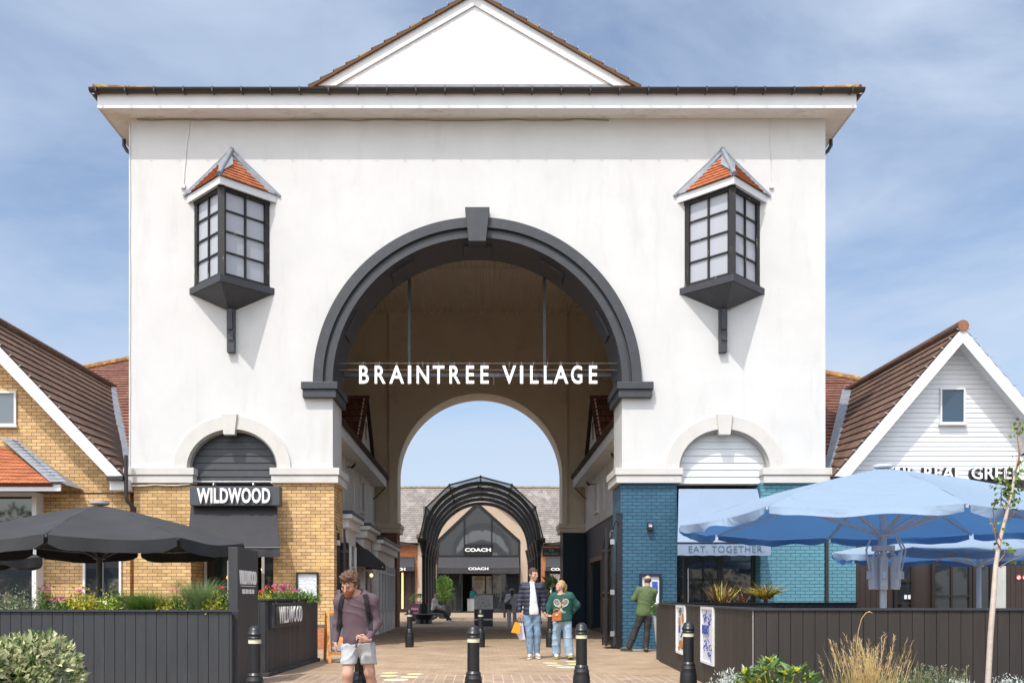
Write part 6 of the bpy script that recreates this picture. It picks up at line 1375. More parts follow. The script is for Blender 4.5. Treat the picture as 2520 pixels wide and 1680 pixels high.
def roty(a): c, s = math.cos(a), math.sin(a); return np.array([[c, 0, s], [0, 1, 0], [-s, 0, c]])
def folds(P, a, sc_=1.):
    x, y, z = P[:, 0], P[:, 1], P[:, 2]; w1 = 1.3*np.sin(7*x+11*z+3*y)+.8*np.sin(17*z-9*x); w2 = 1.2*np.sin(9*z-6*x)+.7*np.sin(19*x+5*z)
    f1 = (1-np.abs(np.sin((16*z+9*x)*sc_+w1)))**2.5; f2 = (1-np.abs(np.sin((14*z-12*x+5*y)*sc_+w2)))**2.5; m = .5+.5*np.sin(6*z+5*x+1.)
    return -a*(f1*m+f2*(1-m))+a*.35
def hand(mb, wr, d, thumb, palm, sz=1., curl=.5, res=.0042):
    """wr wrist point, d pointing down the hand, thumb side direction, palm-facing direction"""
    d = np.asarray(d, float); d /= np.linalg.norm(d); th = np.asarray(thumb, float); th = th-d*(th@d); th /= np.linalg.norm(th); pl_ = np.cross(d, th); 
    if pl_@np.asarray(palm, float) < 0: pl_ = -pl_
    wr = np.asarray(wr, float); fg = []
    for i, (o, L_) in enumerate(((.030, .072), (.010, .080), (-.010, .074), (-.029, .058))):
        b = wr+(d*.088+th*o)*sz; ang = 0; p = b; seg = []
        for s_, (l, c) in enumerate(((.45, .55), (.30, .9), (.25, .7))):
            ang += curl*c*1.25; q = p+(d*math.cos(ang)+pl_*math.sin(ang))*L_*l*sz; seg.append((p, q)); p = q
        fg.append(seg)
    t0 = wr+(d*.025+th*.025)*sz; t1 = wr+(d*.055+th*.052+pl_*.012)*sz; t2 = t1+(d*.033+th*(.012-.03*curl)+pl_*.018*(.4+curl))*sz
    def fn(P):
        D = cap_(P, wr-d*.03*sz, wr+d*.02*sz, .024*sz, .026*sz)
        for o in (.026, .009, -.009, -.026): D = smin(D, cap_(P, wr+(d*.02+th*o*.6)*sz, wr+(d*.085+th*o)*sz, .016*sz, .013*sz), .012*sz)
        f = None
        for i, sg in enumerate(fg):
            r = (.0095, .010, .0095, .008)[i]*sz
            g_ = None
            for j, (p, q) in enumerate(sg): c = cap_(P, p, q, r*(1-.07*j), r*(.93-.07*j)); g_ = c if g_ is None else smin(g_, c, .003)
            f = g_ if f is None else np.minimum(f, g_)
        D = smin(D, f, .006*sz); t = smin(cap_(P, t0, t1, .014*sz, .011*sz), cap_(P, t1, t2, .0105*sz, .009*sz), .005); return smin(D, t, .008*sz)
    allp = np.array([wr-d*.04, wr, t2, t1]+[q for sg in fg for _, q in sg]+[wr+th*.04, wr-th*.045]); v, f = nets(fn, allp.min(0)-.025, allp.max(0)+.025, res); mb.arr(v, f)
def person(label, x, y, J, W, yaw=0., res=.013, z0=0.):
    """J: joints relative to the feet point in world axes; W: outfit"""
    t = thing('person', label, 'person', (x, y, z0)); O = np.array([x, y, z0])
    Ry = rotz(yaw)       # body forward is -y rotated by yaw
    j = {k: np.array(v, float) for k, v in J.items() if k not in ('hy', 'hp', 'hr', 'hs', 'as')}
    HR = rotz(J.get('hy', 0))@rotx(J.get('hp', 0))@roty(J.get('hr', 0)); hs = J.get('hs', 1.)
    g_ = W.get('girth', 1.)
    pel, che, nk, hd = j['pelvis'], j['chest'], j['neck'], j['head']
    up = che-pel; up /= np.linalg.norm(up); xx = Ry@np.array([1, 0, 0.]); xx = xx-up*(xx@up); xx /= np.linalg.norm(xx); fw_ = np.cross(up, xx); TR = np.stack([xx, fw_, up], 1)   # cols
    def torso(P, e=0.):
        D = ell_(P, che+up*.02, (.165*g_+e, .112*g_+e, .20+e), TR); D = smin(D, ell_(P, (pel+che)/2+up*.0, (.145*g_+e, .105*g_+e, .19+e), TR), .06)
        D = smin(D, ell_(P, pel+up*.02, (.160*g_+e, .112*g_+e, .14+e), TR), .06); sh = (j['shL']+j['shR'])/2
        D = smin(D, cap_(P, j['shL'], j['shR'], .052+e, .052+e), .07); return smin(D, cap_(P, nk-up*.05, sh, .05+e*.6, .065+e), .05)
    def arm(P, s, e=0., e2=None, end=1.):
        e2 = e if e2 is None else e2; a, b, c = j['sh'+s], j['el'+s], j['wr'+s]; c = b+(c-b)*end; k = J.get('as', 1.)
        return smin(cap_(P, a, b, .050*k+e, .040*k+e), cap_(P, b, c, .040*k+e, .028*k+e2), .03)
    def leg(P, s, e=0., e2=None, lo=1.):
        e2 = e if e2 is None else e2; a, b, c = j['hp'+s], j['kn'+s], j['an'+s]; c = b+(c-b)*lo; mid = b+(c-b)*.35
        D = smin(cap_(P, a, b, .088*g_+e, .054+e), cap_(P, b, c, .052+(e+e2)/2, .034+e2), .03); return smin(D, ell_(P, mid+Ry@np.array([0, .018, 0]), (.050+e2*.5, .056+e2*.5, .13)), .03)
    hc = hd
    def tohead(P): return (P-hc)@HR/hs
    def headf(P):
        q = tohead(P); D = ell_(q, (0, .012, .022), (.074, .093, .095)); D = smin(D, ell_(q, (0, -.030, -.045), (.054, .060, .062)), .03); D = smin(D, ell_(q, (0, -.058, -.088), (.026, .026, .022)), .02)
        D = smin(D, cap_(q, (0, -.090, .012), (0, -.106, -.028), .009, .0125), .010); D = smin(D, cap_(q, (-.035, -.080, .020), (.035, -.080, .020), .010, .010), .012)
        for s in (-1, 1): D = smin(D, ell_(q, (s*.040, -.060, -.022), (.022, .022, .020)), .015); D = -smin(-D, ell_(q, (s*.031, -.097, .004), (.014, .010, .008)), .008); D = smin(D, ell_(q, (s*.076, .008, -.005), (.009, .020, .030)), .006)
        D = smin(D, cap_(q, (-.018, -.088, -.053), (.018, -.088, -.053), .007, .007), .006); return D*hs
    bx_lo = np.min(list(j.values()), 0)-.22; bx_hi = np.max(list(j.values()), 0)+.22
    body = MB()
    cp = W.get('sock_cut')
    def bodyf(P):
        D = torso(P, -.015); D = smin(D, cap_(P, nk-up*.03, hc+HR@np.array([0, .015, -.05])*hs, .056, .050*hs), .03)
        for s in 'LR': D = smin(D, arm(P, s), .03); D = smin(D, leg(P, s), .03); D = smin(D, cap_(P, j['an'+s], j['an'+s]+np.array([0, 0, -.04]), .032, .03), .02)
        return D
    v, f = nets(bodyf, bx_lo, bx_hi, res); body.arr(v+O, f)
    v, f = nets(lambda P: smin(headf(P), cap_(P, nk, hc+HR@np.array([0, .015, -.05])*hs, .054, .050*hs), .02), hc-.17*hs, hc+.17*hs, max(.0055, res*.45)); body.arr(v+O, f)
    for s in 'LR':
        hd_ = W.get('hand'+s)
        if hd_: hand(body, j['wr'+s]+O, *hd_, res=max(.0042, res*.33))
    body.build('body', W['skin'], t, smooth=True, uv=False)
    dz = lambda P: P@up
    # eyes, brows, mouth
    def hp_(p): return tuple(hc+HR@np.array(p)*hs+O)
    if W.get('face', True):
        b = MB(); 
        for s in (-1, 1): b.tube([hp_((s*.042, -.083, .003)), hp_((s*.031, -.0905, .005)), hp_((s*.020, -.088, .003))], [.002*hs, .0045*hs, .002*hs], 6)
        b.build('eyes', M('eye_dark', (.04, .03, .03), .3), t, uv=False)
        b = MB()
        for s in (-1, 1): b.tube([hp_((s*.048, -.082, .020)), hp_((s*.030, -.0925, .026)), hp_((s*.014, -.094, .021))], .0035*hs, 5)
        b.build('eyebrows', W['hair'], t, uv=False)
        b = MB().tube([hp_((-.022, -.088, -.052)), hp_((0, -.0965, -.054)), hp_((.022, -.088, -.052))], [.002*hs, .0042*hs, .002*hs], 6); b.build('lips', M('lip', (.34, .12, .10), .5), t, uv=False)
    # hair
    hk = W.get('hairk')
    if hk:
        th_, frontcut, low, nz_ = hk
        def hairf(P):
            q = tohead(P); D = ell_(q, (0, .016, .028), (.076+th_, .096+th_, .098+th_)); 
            face = np.maximum(q[:, 1]-frontcut, -(q[:, 1]-frontcut)*0-1)   # keep y > frontcut below the fringe line
            cut = np.minimum(-(q[:, 1]-(frontcut)), -(q[:, 2]-(.062+(q[:, 1]+.09)*-.0)))
            D = np.maximum(D, cut); D = np.maximum(D, low-q[:, 2]+(-.25*(q[:, 1]-.02)).clip(-.05, .03))
            if W.get('bald'): D = np.maximum(D, q[:, 2]-.045+.2*abs(q[:, 0])); 
            n_ = nz_*(np.sin(q[:, 0]*170+np.sin(q[:, 2]*90)*2)*np.sin(q[:, 1]*150+q[:, 2]*60)+.6*np.sin(q[:, 2]*210+q[:, 0]*90)); return (D+n_)*hs
        v, f = nets(hairf, hc-.20*hs, hc+.20*hs, max(.0055, res*.45)); 
        if len(f): MB().arr(v+O, f).build('hair', W['hair'], t, smooth=True, uv=False)
    for nm, fn, m in W.get('extra_sdf', []):
        v, f = nets(lambda P: fn(P, tohead, hs), hc-.30*hs, hc+.30*hs, max(.006, res*.5)); MB().arr(v+O, f).build(nm, m, t, smooth=True, uv=False)
    # garments
    def garment(nm, fn, m, r_=None):
        v, f = nets(fn, bx_lo, bx_hi, r_ or res); return MB().arr(v+O, f).build(nm, m, t, smooth=True, uv=False)
    if 'top' in W:
        T = W['top']; e = T.get('e', .018)
        def topf(P):
            D = torso(P, e); D = np.maximum(D, (pel@up+T.get('hem', -.06))-dz(P)+.01*np.sin(P[:, 0]*14))
            for s in 'LR': D = smin(D, np.maximum(arm(P, s, e*.95, T.get('cuff', .010), T.get('slv', .93)), -9), .03)
            D = np.maximum(D, -cap_(P, nk+up*.005+Ry@np.array([0, -.035, 0]), nk+up*.3, T.get('nk', .066), .075)); D = np.maximum(D, dz(P)-(nk@up+.018)-.5*((P-nk)@TR)[:, 1].clip(-.1, .1)); D = D-(T['quilt']*np.abs(np.sin(P[:, 2]*math.pi/.085)) if 'quilt' in T else 0); D = np.maximum(D, (pel@up+T.get('hem', -.06)-.012)-dz(P)) if not T.get('armlow', True) else D
            return D+folds(P, T.get('fold', .005), T.get('fs', 1.))
        garment('sweater' if 'name' not in T else T['name'], topf, T['m'])
    if 'inner' in W:
        T = W['inner']
        def innf(P):
            D = torso(P, T.get('e', .014)); D = np.maximum(D, (pel@up+T['hem'])-dz(P)); D = np.maximum(D, -cap_(P, nk+(nk-che)*.1, nk+up*.3, .062, .07)); q = (P-che)@TR; D = np.maximum(D, np.abs(q[:, 0]+T.get('off', 0)-.35*T.get('w2', 0)*((.2-q[:, 2])/.5).clip(0, 1))-T.get('w', .1)-T.get('w2', 0)*((.2-q[:, 2])/.5).clip(0, 1)); D = np.maximum(D, q[:, 1]); return D+folds(P, .003)
        garment(T['name'], innf, T['m'])
    if 'legs' in W:
        T = W['legs']; e = T.get('e', .014); 
        def legf(P):
            D = ell_(P, pel-up*.0, (.162*g_+e, .116*g_+e, .13), TR); D = np.maximum(D, dz(P)-(pel@up+T.get('waist', .06)))
            for s in 'LR': D = smin(D, leg(P, s, e, T.get('e2', .03), T.get('lo', .97)), .03)
            D = np.maximum(D, dz(P)-(pel@up+T.get('waist', .06)))
            if 'cutz' in T: D = np.maximum(D, T['cutz']-P[:, 2])
            return D+folds(P, T.get('fold', .005), T.get('fs', 1.))
        garment(T['name'], legf, T['m'])
    # shoes
    if 'shoe' in W:
        for s in 'LR':
            if 'toe'+s not in J and 'toe'+s not in j: continue
            a = j['an'+s]; d = j['toe'+s]/np.linalg.norm(j['toe'+s]); c = a+np.array([0, 0, -.035])+d*.055; yy_ = d; x_ = np.cross(yy_, [0, 0, 1.]); x_ /= np.linalg.norm(x_); z_ = np.cross(x_, yy_); Rm = np.stack([x_, yy_, z_], 1)
            def sf(P, c=c, a=a, Rm=Rm, d=d):
                q = (P-c)@Rm; D = ell_(q, (0, 0, .0), (.048, .138, .045)); D = smin(D, ell_(q, (0, -.055, .03), (.042, .055, .05)), .03); return np.maximum(D, -q[:, 2]-.036)
            v, f = nets(sf, c-.2, c+.2, max(res*.6, .008)); sh = MB().arr(v+O, f).build('shoe', W['shoe'], t, smooth=40, uv=False)
            b = MB(); n = 20; ol = [(.050*math.cos(2*math.pi*k/n)*(1 if math.sin(2*math.pi*k/n) > 0 else .85), .142*math.sin(2*math.pi*k/n)) for k in range(n)]
            b.prism(ol, -.045, -.028, 'z'); o_ = [tuple(c+O+Rm@np.array(q)) for q in b.v]; b.v = o_; b.build('sole', W.get('sole', letter), sh, uv=False)
    return t, O, j, hp_
cloth = lambda n, c, r=.85, v=.08: M(n, c, r, v, 9, .25, 300)
skinA = M('skin_light', (.50, .29, .21), .75, .06, 12); skinB = M('skin_fair', (.52, .31, .23), .75, .06, 12); skinD = M('skin_dark', (.10, .055, .035), .5, .06, 12); skinL = M('skin_leg', (.47, .27, .19), .7, .06, 12)
sw1 = None
def press(obj, pts, off=.006):
    from mathutils.bvhtree import BVHTree
    me = obj.data; loc = Vector(WLOC[obj.as_pointer()]); bv = BVHTree.FromPolygons([v.co+loc for v in me.vertices], [tuple(p.vertices) for p in me.polygons]); o_ = []
    for p in pts:
        h = bv.ray_cast(Vector((p[0], p[1]-1.5, p[2])), Vector((0, 1, 0)))
        o_.append((p[0], (h[0].y if h[0] else p[1])-off, p[2]))
    return o_
# 1 walking man in shorts ------------------------------------------------
D = 9.7; px = lambda u: PX(u, D); pz = lambda v: PZ(v, D); X0 = px(879)
def jt(u, v, dy=0.): return (px(u)-X0, dy, pz(v))
Jw = dict(pelvis=(jt(881, 1590)[0], 0, .76), chest=(jt(877, 1505)[0], -.03, 1.11), neck=(jt(874, 1464)[0], -.055, 1.265), head=(jt(863.5, 1438)[0], -.12, 1.355),
  hy=R(-20), hp=R(24), hr=R(4), hs=1.0, shL=jt(838, 1479, -.02), shR=jt(915, 1477, -.02), elL=jt(830, 1532, .03), wrL=jt(827, 1577, -.02), elR=jt(927, 1532, .01), wrR=jt(910, 1571, -.20), **{'as': .84},
  hpL=(jt(862, 1600)[0], 0, .70), hpR=(jt(902, 1600)[0], 0, .70), knL=jt(859, 1656, -.10), anL=jt(851, 1766, -.03), knR=jt(909, 1654, .02), anR=jt(921, 1758, .16), toeL=(-.05, -1, 0), toeR=(.1, -1, -.1))
hairA = M('brown_hair', (.115, .058, .032), .6, .4, 40, .6, 120)
beard = M('ginger_beard', (.30, .10, .035), .75, .3, 40, .6, 120)
def curls(P, th, hs):
    q = th(P); D = ell_(q, (0, .022, .045), (.098, .108, .098)); D = smin(D, ell_(q, (.0, .075, -.03), (.075, .050, .065)), .03); D = smin(D, ell_(q, (.0, -.050, .105), (.070, .045, .038)), .02)
    D = np.maximum(D, np.minimum(-(q[:, 1]+.028), -(q[:, 2]-.052)))
    n_ = .0085*(np.sin(q[:, 0]*110+np.sin(q[:, 2]*60)*2)*np.sin(q[:, 1]*95+q[:, 2]*50)+.7*np.sin(q[:, 2]*120+q[:, 0]*70)*np.sin(q[:, 1]*130)); return (D+n_)*hs
def beardf(P, th, hs):
    q = th(P); D = ell_(q, (0, -.030, -.048), (.062, .066, .060)); D = smin(D, ell_(q, (0, -.062, -.092), (.034, .032, .028)), .02); D = np.maximum(D, q[:, 2]+.030-.35*np.abs(q[:, 0])); D = np.maximum(D, -ell_(q, (0, -.102, -.053), (.024, .02, .007))); D = np.maximum(D, q[:, 1]-.015); return (D+.003*np.sin(q[:, 0]*300)*np.sin(q[:, 2]*260))*hs
W1 = dict(skin=skinL, hair=hairA, girth=.86, top=dict(m=cloth('plum_sweater', (.105, .068, .082)), e=.020, hem=-.015, nk=.066, cuff=.010, fold=.009, fs=1.4, slv=.94), legs=dict(name='shorts', m=cloth('grey_marl', (.40, .41, .43), .9, .12), e=.022, e2=.055, cutz=.535, waist=.0, fold=.014, fs=.7),
  shoe=letter, handL=((-.05, .0, -1), (.15, -1, .1), (.8, .2, 0), .86, .35), handR=((-.75, -.45, .05), (.1, -.25, .9), (.2, 1, 0), .92, .95), extra_sdf=[('hair', curls, hairA), ('beard', beardf, beard)])
P1 = person('man walking in plum sweater and pale grey shorts with rucksack straps, looking down', X0, D, Jw, W1, yaw=R(-6), res=.0105)
# trouser cut: shorts are trimmed by leg length; rucksack as worn item
bk = cloth('rucksack_black', (.018, .018, .022))
O = P1[1]; sw1 = [c for c in P1[0].children if c.name.startswith('sweater')][0]; t = thing('rucksack', 'black rucksack worn by the man in the plum sweater', 'bag', (X0, D+.2, .8)); b = MB()
for s, (u0, u1) in ((-1, (846, 843)), (1, (905, 906))):
    sh = [(px(u0+s*-3), D+.02, pz(1462)), (px(u0), D-.10, pz(1472)), (px(u1+s*2), D-.165, pz(1492)), (px(u1+s*4), D-.165, pz(1515)), (px(u1+s*8), D-.10, pz(1540)), (px(u1+s*9), D+.02, pz(1556))]
    fine = [tuple(Vector(p).lerp(Vector(q), k/4)) for p, q in zip(sh[:-1], sh[1:]) for k in range(4)]+[sh[-1]]
    for off in (-.016, 0, .016): b.tube(press(sw1, [(p[0]+off, p[1], p[2]) for p in fine[:-2]], .004), .011, 6)
b.build('shoulder_strap', bk, t)
def bagf(P): return np.maximum(ell_(P, (0, .22, 1.05), (.15, .13, .26)), -(P[:, 1]-.11))
v, f = nets(lambda P: bagf(P-O), np.array([-.3, 0, .7])+O, np.array([.3, .5, 1.4])+O, .015); MB().arr(v, f).build('bag_body', bk, t, smooth=True, uv=False)
t = thing('vape', 'small black and blue gadget held in the walking man\'s hand', 'gadget', (px(888), D-.28, pz(1578))); c = Vector((px(889), D-.30, pz(1575)))
MB().bar(c+Vector((-.018, 0, -.055)), c+Vector((.012, 0, .035)), .034, .018).build('gadget_body', M('gadget_black', (.02, .02, .025), .3), t); MB().bar(c+Vector((-.017, -.010, -.05)), c+Vector((-.002, -.010, -.01)), .028, .004).build('gadget_label', M('gadget_blue', (.15, .28, .60), .4), t)
# 2, 3 the couple --------------------------------------------------------
D = 18.5; z5 = lambda x, y, dy=0.: (PX(1240+x/5.409, 18.5)-XQ, dy, PZ(1370+y/5.409, 18.5))
XQ = PX(1240+372/5.409, 18.5)
Jm = dict(pelvis=z5(375, 745), chest=z5(370, 520), neck=z5(385, 335), head=z5(392, 232, -.02), hy=R(38), hp=R(6), hr=R(-4), hs=1.06, shL=z5(272, 392), shR=z5(484, 392), elL=z5(215, 560, .04), wrL=z5(207, 730, -.02), elR=z5(535, 560, .05), wrR=z5(537, 725, .0),
  hpL=z5(315, 800), hpR=z5(432, 800), knL=z5(340, 1040, -.06), anL=z5(348, 1300, -.02), knR=z5(445, 1030, .0), anR=z5(440, 1295, .10), toeL=(-.15, -1, 0), toeR=(.25, -1, -.02))
Jm['anL'] = (Jm['anL'][0], -.05, .09); Jm['anR'] = (Jm['anR'][0], .02, .10)
navy = cloth('navy_quilt', (.018, .021, .045), .55); dhair = M('dark_brown_hair', (.055, .030, .020), .7, .3, 40, .4, 200); jean = cloth('blue_denim', (.16, .25, .35), .85, .30); jean2 = cloth('pale_denim', (.26, .36, .47), .85, .18)
W2 = dict(skin=skinA, hair=dhair, hairk=(.007, -.035, -.005, .0015), girth=.90, inner=dict(name='white_shirt', m=cloth('white_shirt', (.66, .66, .70)), e=.041, hem=-.03, w=.045, w2=.05, off=.0), top=dict(m=navy, name='quilted_jacket', e=.025, hem=-.01, nk=.066, cuff=.010, fold=.004, quilt=.012), legs=dict(name='jeans', m=jean, e=.014, e2=.026, fold=.012, fs=.8), shoe=M('cream_trainer', (.50, .44, .38), .6, .2, 20),
  handL=((.05, 0, -1), (.3, -1, 0), (.9, .2, 0), 1., .75), handR=((.22, 0, -1), (.1, -1, .1), (1, .2, 0), 1., .45))
Pm = person('man in navy quilted jacket and blue jeans carrying bags, holding a woman\'s hand', XQ, 18.5, Jm, W2, yaw=R(8), res=.0115)
O2 = Pm[1]
# quilting lines and open front showing white shirt
j = Pm[2]
XW = PX(1240+770/5.409, 18.4)
def zw(x, y, dy=0.): return (PX(1240+x/5.409, 18.4)-XW, dy, PZ(1370+y/5.409, 18.4))
Jf = dict(pelvis=zw(775, 830), chest=zw(775, 620), neck=zw(750, 478), head=zw(752, 385, -.01), hy=R(-58), hp=R(-12), hr=R(0), hs=.93, shL=zw(672, 530), shR=zw(870, 530), elL=zw(610, 660, .02), wrL=zw(585, 742, -.02), elR=zw(965, 640, .06), wrR=zw(912, 745, .06),
  hpL=zw(720, 870), hpR=zw(835, 870), knL=zw(700, 1080, .03), anL=zw(700, 1290, .08), knR=zw(845, 1070, -.06), anR=zw(872, 1310, -.10), toeL=(0, -1, -.05), toeR=(.1, -1, .25), **{'as': .9})
Jf['anL'] = (Jf['anL'][0], .06, .10); Jf['anR'] = (Jf['anR'][0], -.08, .09)
blond = M('blond_hair', (.42, .25, .10), .6, .25, 30, .5, 120)
def pony(P, th, hs):
    q = th(P); D = smin(ell_(q, (0, .105, .045), (.035, .035, .035)), ell_(q, (.0, .135, -.035), (.036, .035, .095)), .03); return (D+.003*np.sin(q[:, 0]*200+q[:, 2]*40))*hs
W3 = dict(skin=skinB, hair=blond, hairk=(.006, -.045, -.03, .0012), girth=.92, top=dict(m=cloth('bottle_green_sweater', (.012, .075, .060)), e=.048, hem=-.04, nk=.064, cuff=.020, fold=.014, fs=.7), legs=dict(name='ripped_jeans', m=jean2, e=.024, e2=.050, fold=.014, fs=.7), shoe=M('pale_shoe', (.58, .52, .38), .6, .1, 20), sole=M('green_sole', (.38, .38, .08), .6),
  handL=((-.25, 0, -.9), (.1, -1, .1), (-1, .2, 0), .88, .5), extra_sdf=[('ponytail', pony, blond)])
Pf = person('woman in bottle green sweater with crossed rackets and pale ripped jeans, looking up', XW, 18.4, Jf, W3, yaw=R(-6), res=.0115)
wt, O3 = Pf[0], Pf[1]
# racket print on the sweater (follows the chest: pressed on by ray cast)
sw = [c for c in wt.children if c.name.startswith('sweater')][0]; pr_m = M('cream_print', (.60, .58, .50), .8)
def z5w(x, y): return (PX(1240+x/5.409, 18.3), 18.4, PZ(1370+y/5.409, 18.3))
b = MB()
for (cx_, cy_, a) in ((707, 610, -32), (815, 605, 32)):
    c = z5w(cx_, cy_); ca, sa = math.cos(R(a)), math.sin(R(a))
    L_ = lambda u, v: (c[0]+u*ca+v*sa, 18.4, c[2]-u*sa+v*ca)
    ov = [L_(.056*math.cos(k*math.pi/12), .074*math.sin(k*math.pi/12)) for k in range(25)]; b.tube(press(sw, ov), .0065, 6)
    for k in range(-3, 4):
        hgt = .07*math.sqrt(max(0, 1-(k*.015/.056)**2)); b.tube(press(sw, [L_(k*.015, -hgt), L_(k*.015, 0), L_(k*.015, hgt)]), .0016, 4)
    for k in range(-4, 5):
        wd_ = .053*math.sqrt(max(0, 1-(k*.016/.074)**2)); b.tube(press(sw, [L_(-wd_, k*.016), L_(0, k*.016), L_(wd_, k*.016)]), .0016, 4)
    b.tube(press(sw, [L_(-.03, -.066), L_(0, -.11), L_(.03, -.066)]), .005, 5); b.tube(press(sw, [L_(0, -.105), L_(0, -.15)]), .005, 5); b.tube(press(sw, [L_(0, -.15), L_(0, -.20)]), [.010, .014], 6)
for x in (765, 780, 795, 810): b.tube(press(sw, [z5w(x, 718), z5w(x, 745)]), .006, 5)
b.build('racket_print', pr_m, wt, uv=False)
t = thing('handbag', 'tan leather handbag carried across the body of the woman in green', 'bag', (PX(1240+695/5.409, 18.2), 18.2, PZ(1528, 18.2))); tan = M('tan_leather', (.42, .13, .04), .35, .15, 14, .1, 80)
x0, x1, z0, z1 = PX(1240+628/5.409, 18.2), PX(1240+762/5.409, 18.2), PZ(1370+855/5.409, 18.2), PZ(1370+745/5.409, 18.2)
MB().prism([(x0+.01, z0), (x1-.0, z0+.02), (x1-.015, z1+.04), (x0+.02, z1-.01)], 18.06, 18.17).build('bag_body', tan, t, bevel=.012); b = MB(); hxm = (x0+x1)/2; b.tube([(hxm-.06, 18.10, z1), (hxm-.05, 18.10, z1+.06), (hxm, 18.10, z1+.085), (hxm+.05, 18.10, z1+.06), (hxm+.06, 18.10, z1+.01)], .010, 8); b.build('handle', tan, t, smooth=True)
MB().tube(press(sw, [z5w(720, 735), z5w(755, 650), z5w(785, 560), z5w(812, 480)], .012)+[(PX(1240+818/5.409, 18.4), 18.45, PZ(1370+470/5.409, 18.4))], .009, 6).build('strap', tan, t); MB().tube([(hxm-.02, 18.05, z1-.035), (hxm+.02, 18.05, z1-.03)], .008, 6).build('clasp', M('brass', (.6, .42, .15), .3, metal=.8), t)
# knee rips show as skin patches
lg = [c for c in wt.children if c.name.startswith('ripped_jeans')][0]
b = MB()
for (xa_, ya_, wd_, hg) in ((690, 1100, 30, 9), (835, 1080, 40, 7)):
    pts = [z5w(xa_+wd_*math.cos(k*math.pi/6), ya_+hg*math.sin(k*math.pi/6)) for k in range(12)]; pp = press(lg, pts, .004); b.add(pp, [tuple(range(12))])
b.build('knee_rip', skinB, wt, uv=False)
b = MB()
for (xa_, ya_, wd_, hg) in ((690, 1100, 34, 12), (835, 1080, 46, 10)):
    pts = [z5w(xa_+wd_*math.cos(k*math.pi/6), ya_+hg*math.sin(k*math.pi/6)) for k in range(7, 13)]+[z5w(xa_+wd_, ya_)]; b.tube(press(lg, pts, .006), .006, 5)
b.build('frayed_edge', M('frayed_white', (.6, .6, .62), .9), wt, uv=False)
b = MB().tube([z5w(750, 505), z5w(757, 525)], .008, 6); 
# shopping bags
for (lb, xs_, ys_, m, y) in (('small orange paper bag held in the jacketed man\'s hand', [(150, 862), (222, 878), (210, 1022), (98, 1000)], 0, M('orange_paper', (.85, .30, .01), .5, .08, 6), 18.30), ('white paper bag behind the orange one, held by the jacketed man', [(205, 872), (252, 880), (286, 1092), (215, 1102), (170, 1030)], 0, M('white_paper', (.62, .60, .72), .5, .05, 6), 18.42)):
    pts = [(PX(1240+a/5.409, y), PZ(1370+b_/5.409, y)) for a, b_ in xs_]; cxx = sum(p[0] for p in pts)/len(pts); t = thing('paper_bag', lb, 'bag', (cxx, y, min(p[1] for p in pts)), 'shopping bags')
    MB().prism(pts[::-1], y, y+.09).build('bag_body', m, t); zt_ = max(p[1] for p in pts); hxx = PX(1240+205/5.409, y); 
    for dy in (.0, .09): MB().tube([(hxx-.05, y+dy, zt_-.02), (hxx-.015, y+.03, PZ(1370+815/5.409, y)), (hxx+.02, y+.03, PZ(1370+812/5.409, y)), (hxx+.045, y+dy, zt_-.03)], .005, 5).build('cord_handle', M('cord_black', (.03, .02, .02), .7), t)
# 4 bald man reading the menu (seen from behind) ---------------------------
XB = PX(1583, 20.9)
def zb6(x, y, dy=0.): return (PX(1500+x/6.033, 20.9)-XB, dy, PZ(1380+y/6.033, 20.9))
Jb = dict(pelvis=zb6(505, 780), chest=zb6(535, 540), neck=zb6(565, 365), head=zb6(568, 290, .02), hy=R(180), hp=R(8), hr=0, hs=.98, shL=zb6(440, 430), shR=zb6(665, 450), elL=zb6(365, 560, .04), wrL=zb6(470, 590, .22), elR=zb6(655, 590, .10), wrR=zb6(520, 570, .24), hpL=zb6(455, 850), hpR=zb6(570, 850), knL=zb6(375, 1060, .02), anL=zb6(285, 1270), knR=zb6(555, 1060), anR=zb6(525, 1280), toeL=(-1, .25, 0), toeR=(-.05, -1, 0))
Jb['anL'] = (Jb['anL'][0]+.0, -.02, .10); Jb['anR'] = (Jb['anR'][0], -.10, .09)
W4 = dict(skin=skinA, hair=M('greying_hair', (.075, .055, .045), .8, .3, 40), hairk=(.003, -.03, -.055, .001), bald=True, face=False, girth=.95, top=dict(m=cloth('olive_green_top', (.085, .125, .05), .85, .10), e=.026, hem=-.05, nk=.064, fold=.008, fs=.8, slv=.9), legs=dict(name='trousers', m=cloth('black_trousers', (.022, .020, .022), .8, .2), e=.012, e2=.034, waist=-.01, fold=.009, fs=.7), shoe=M('olive_shoe', (.07, .065, .045), .7), sole=M('sole_black', (.02, .02, .02), .6),
  handL=((.9, .3, -.1), (0, .1, 1), (0, 1, 0), .95, .5))
person('balding man in olive green top and black trousers reading the wall menu, seen from behind', XB, 20.9, Jb, W4, yaw=R(180), res=.0115)
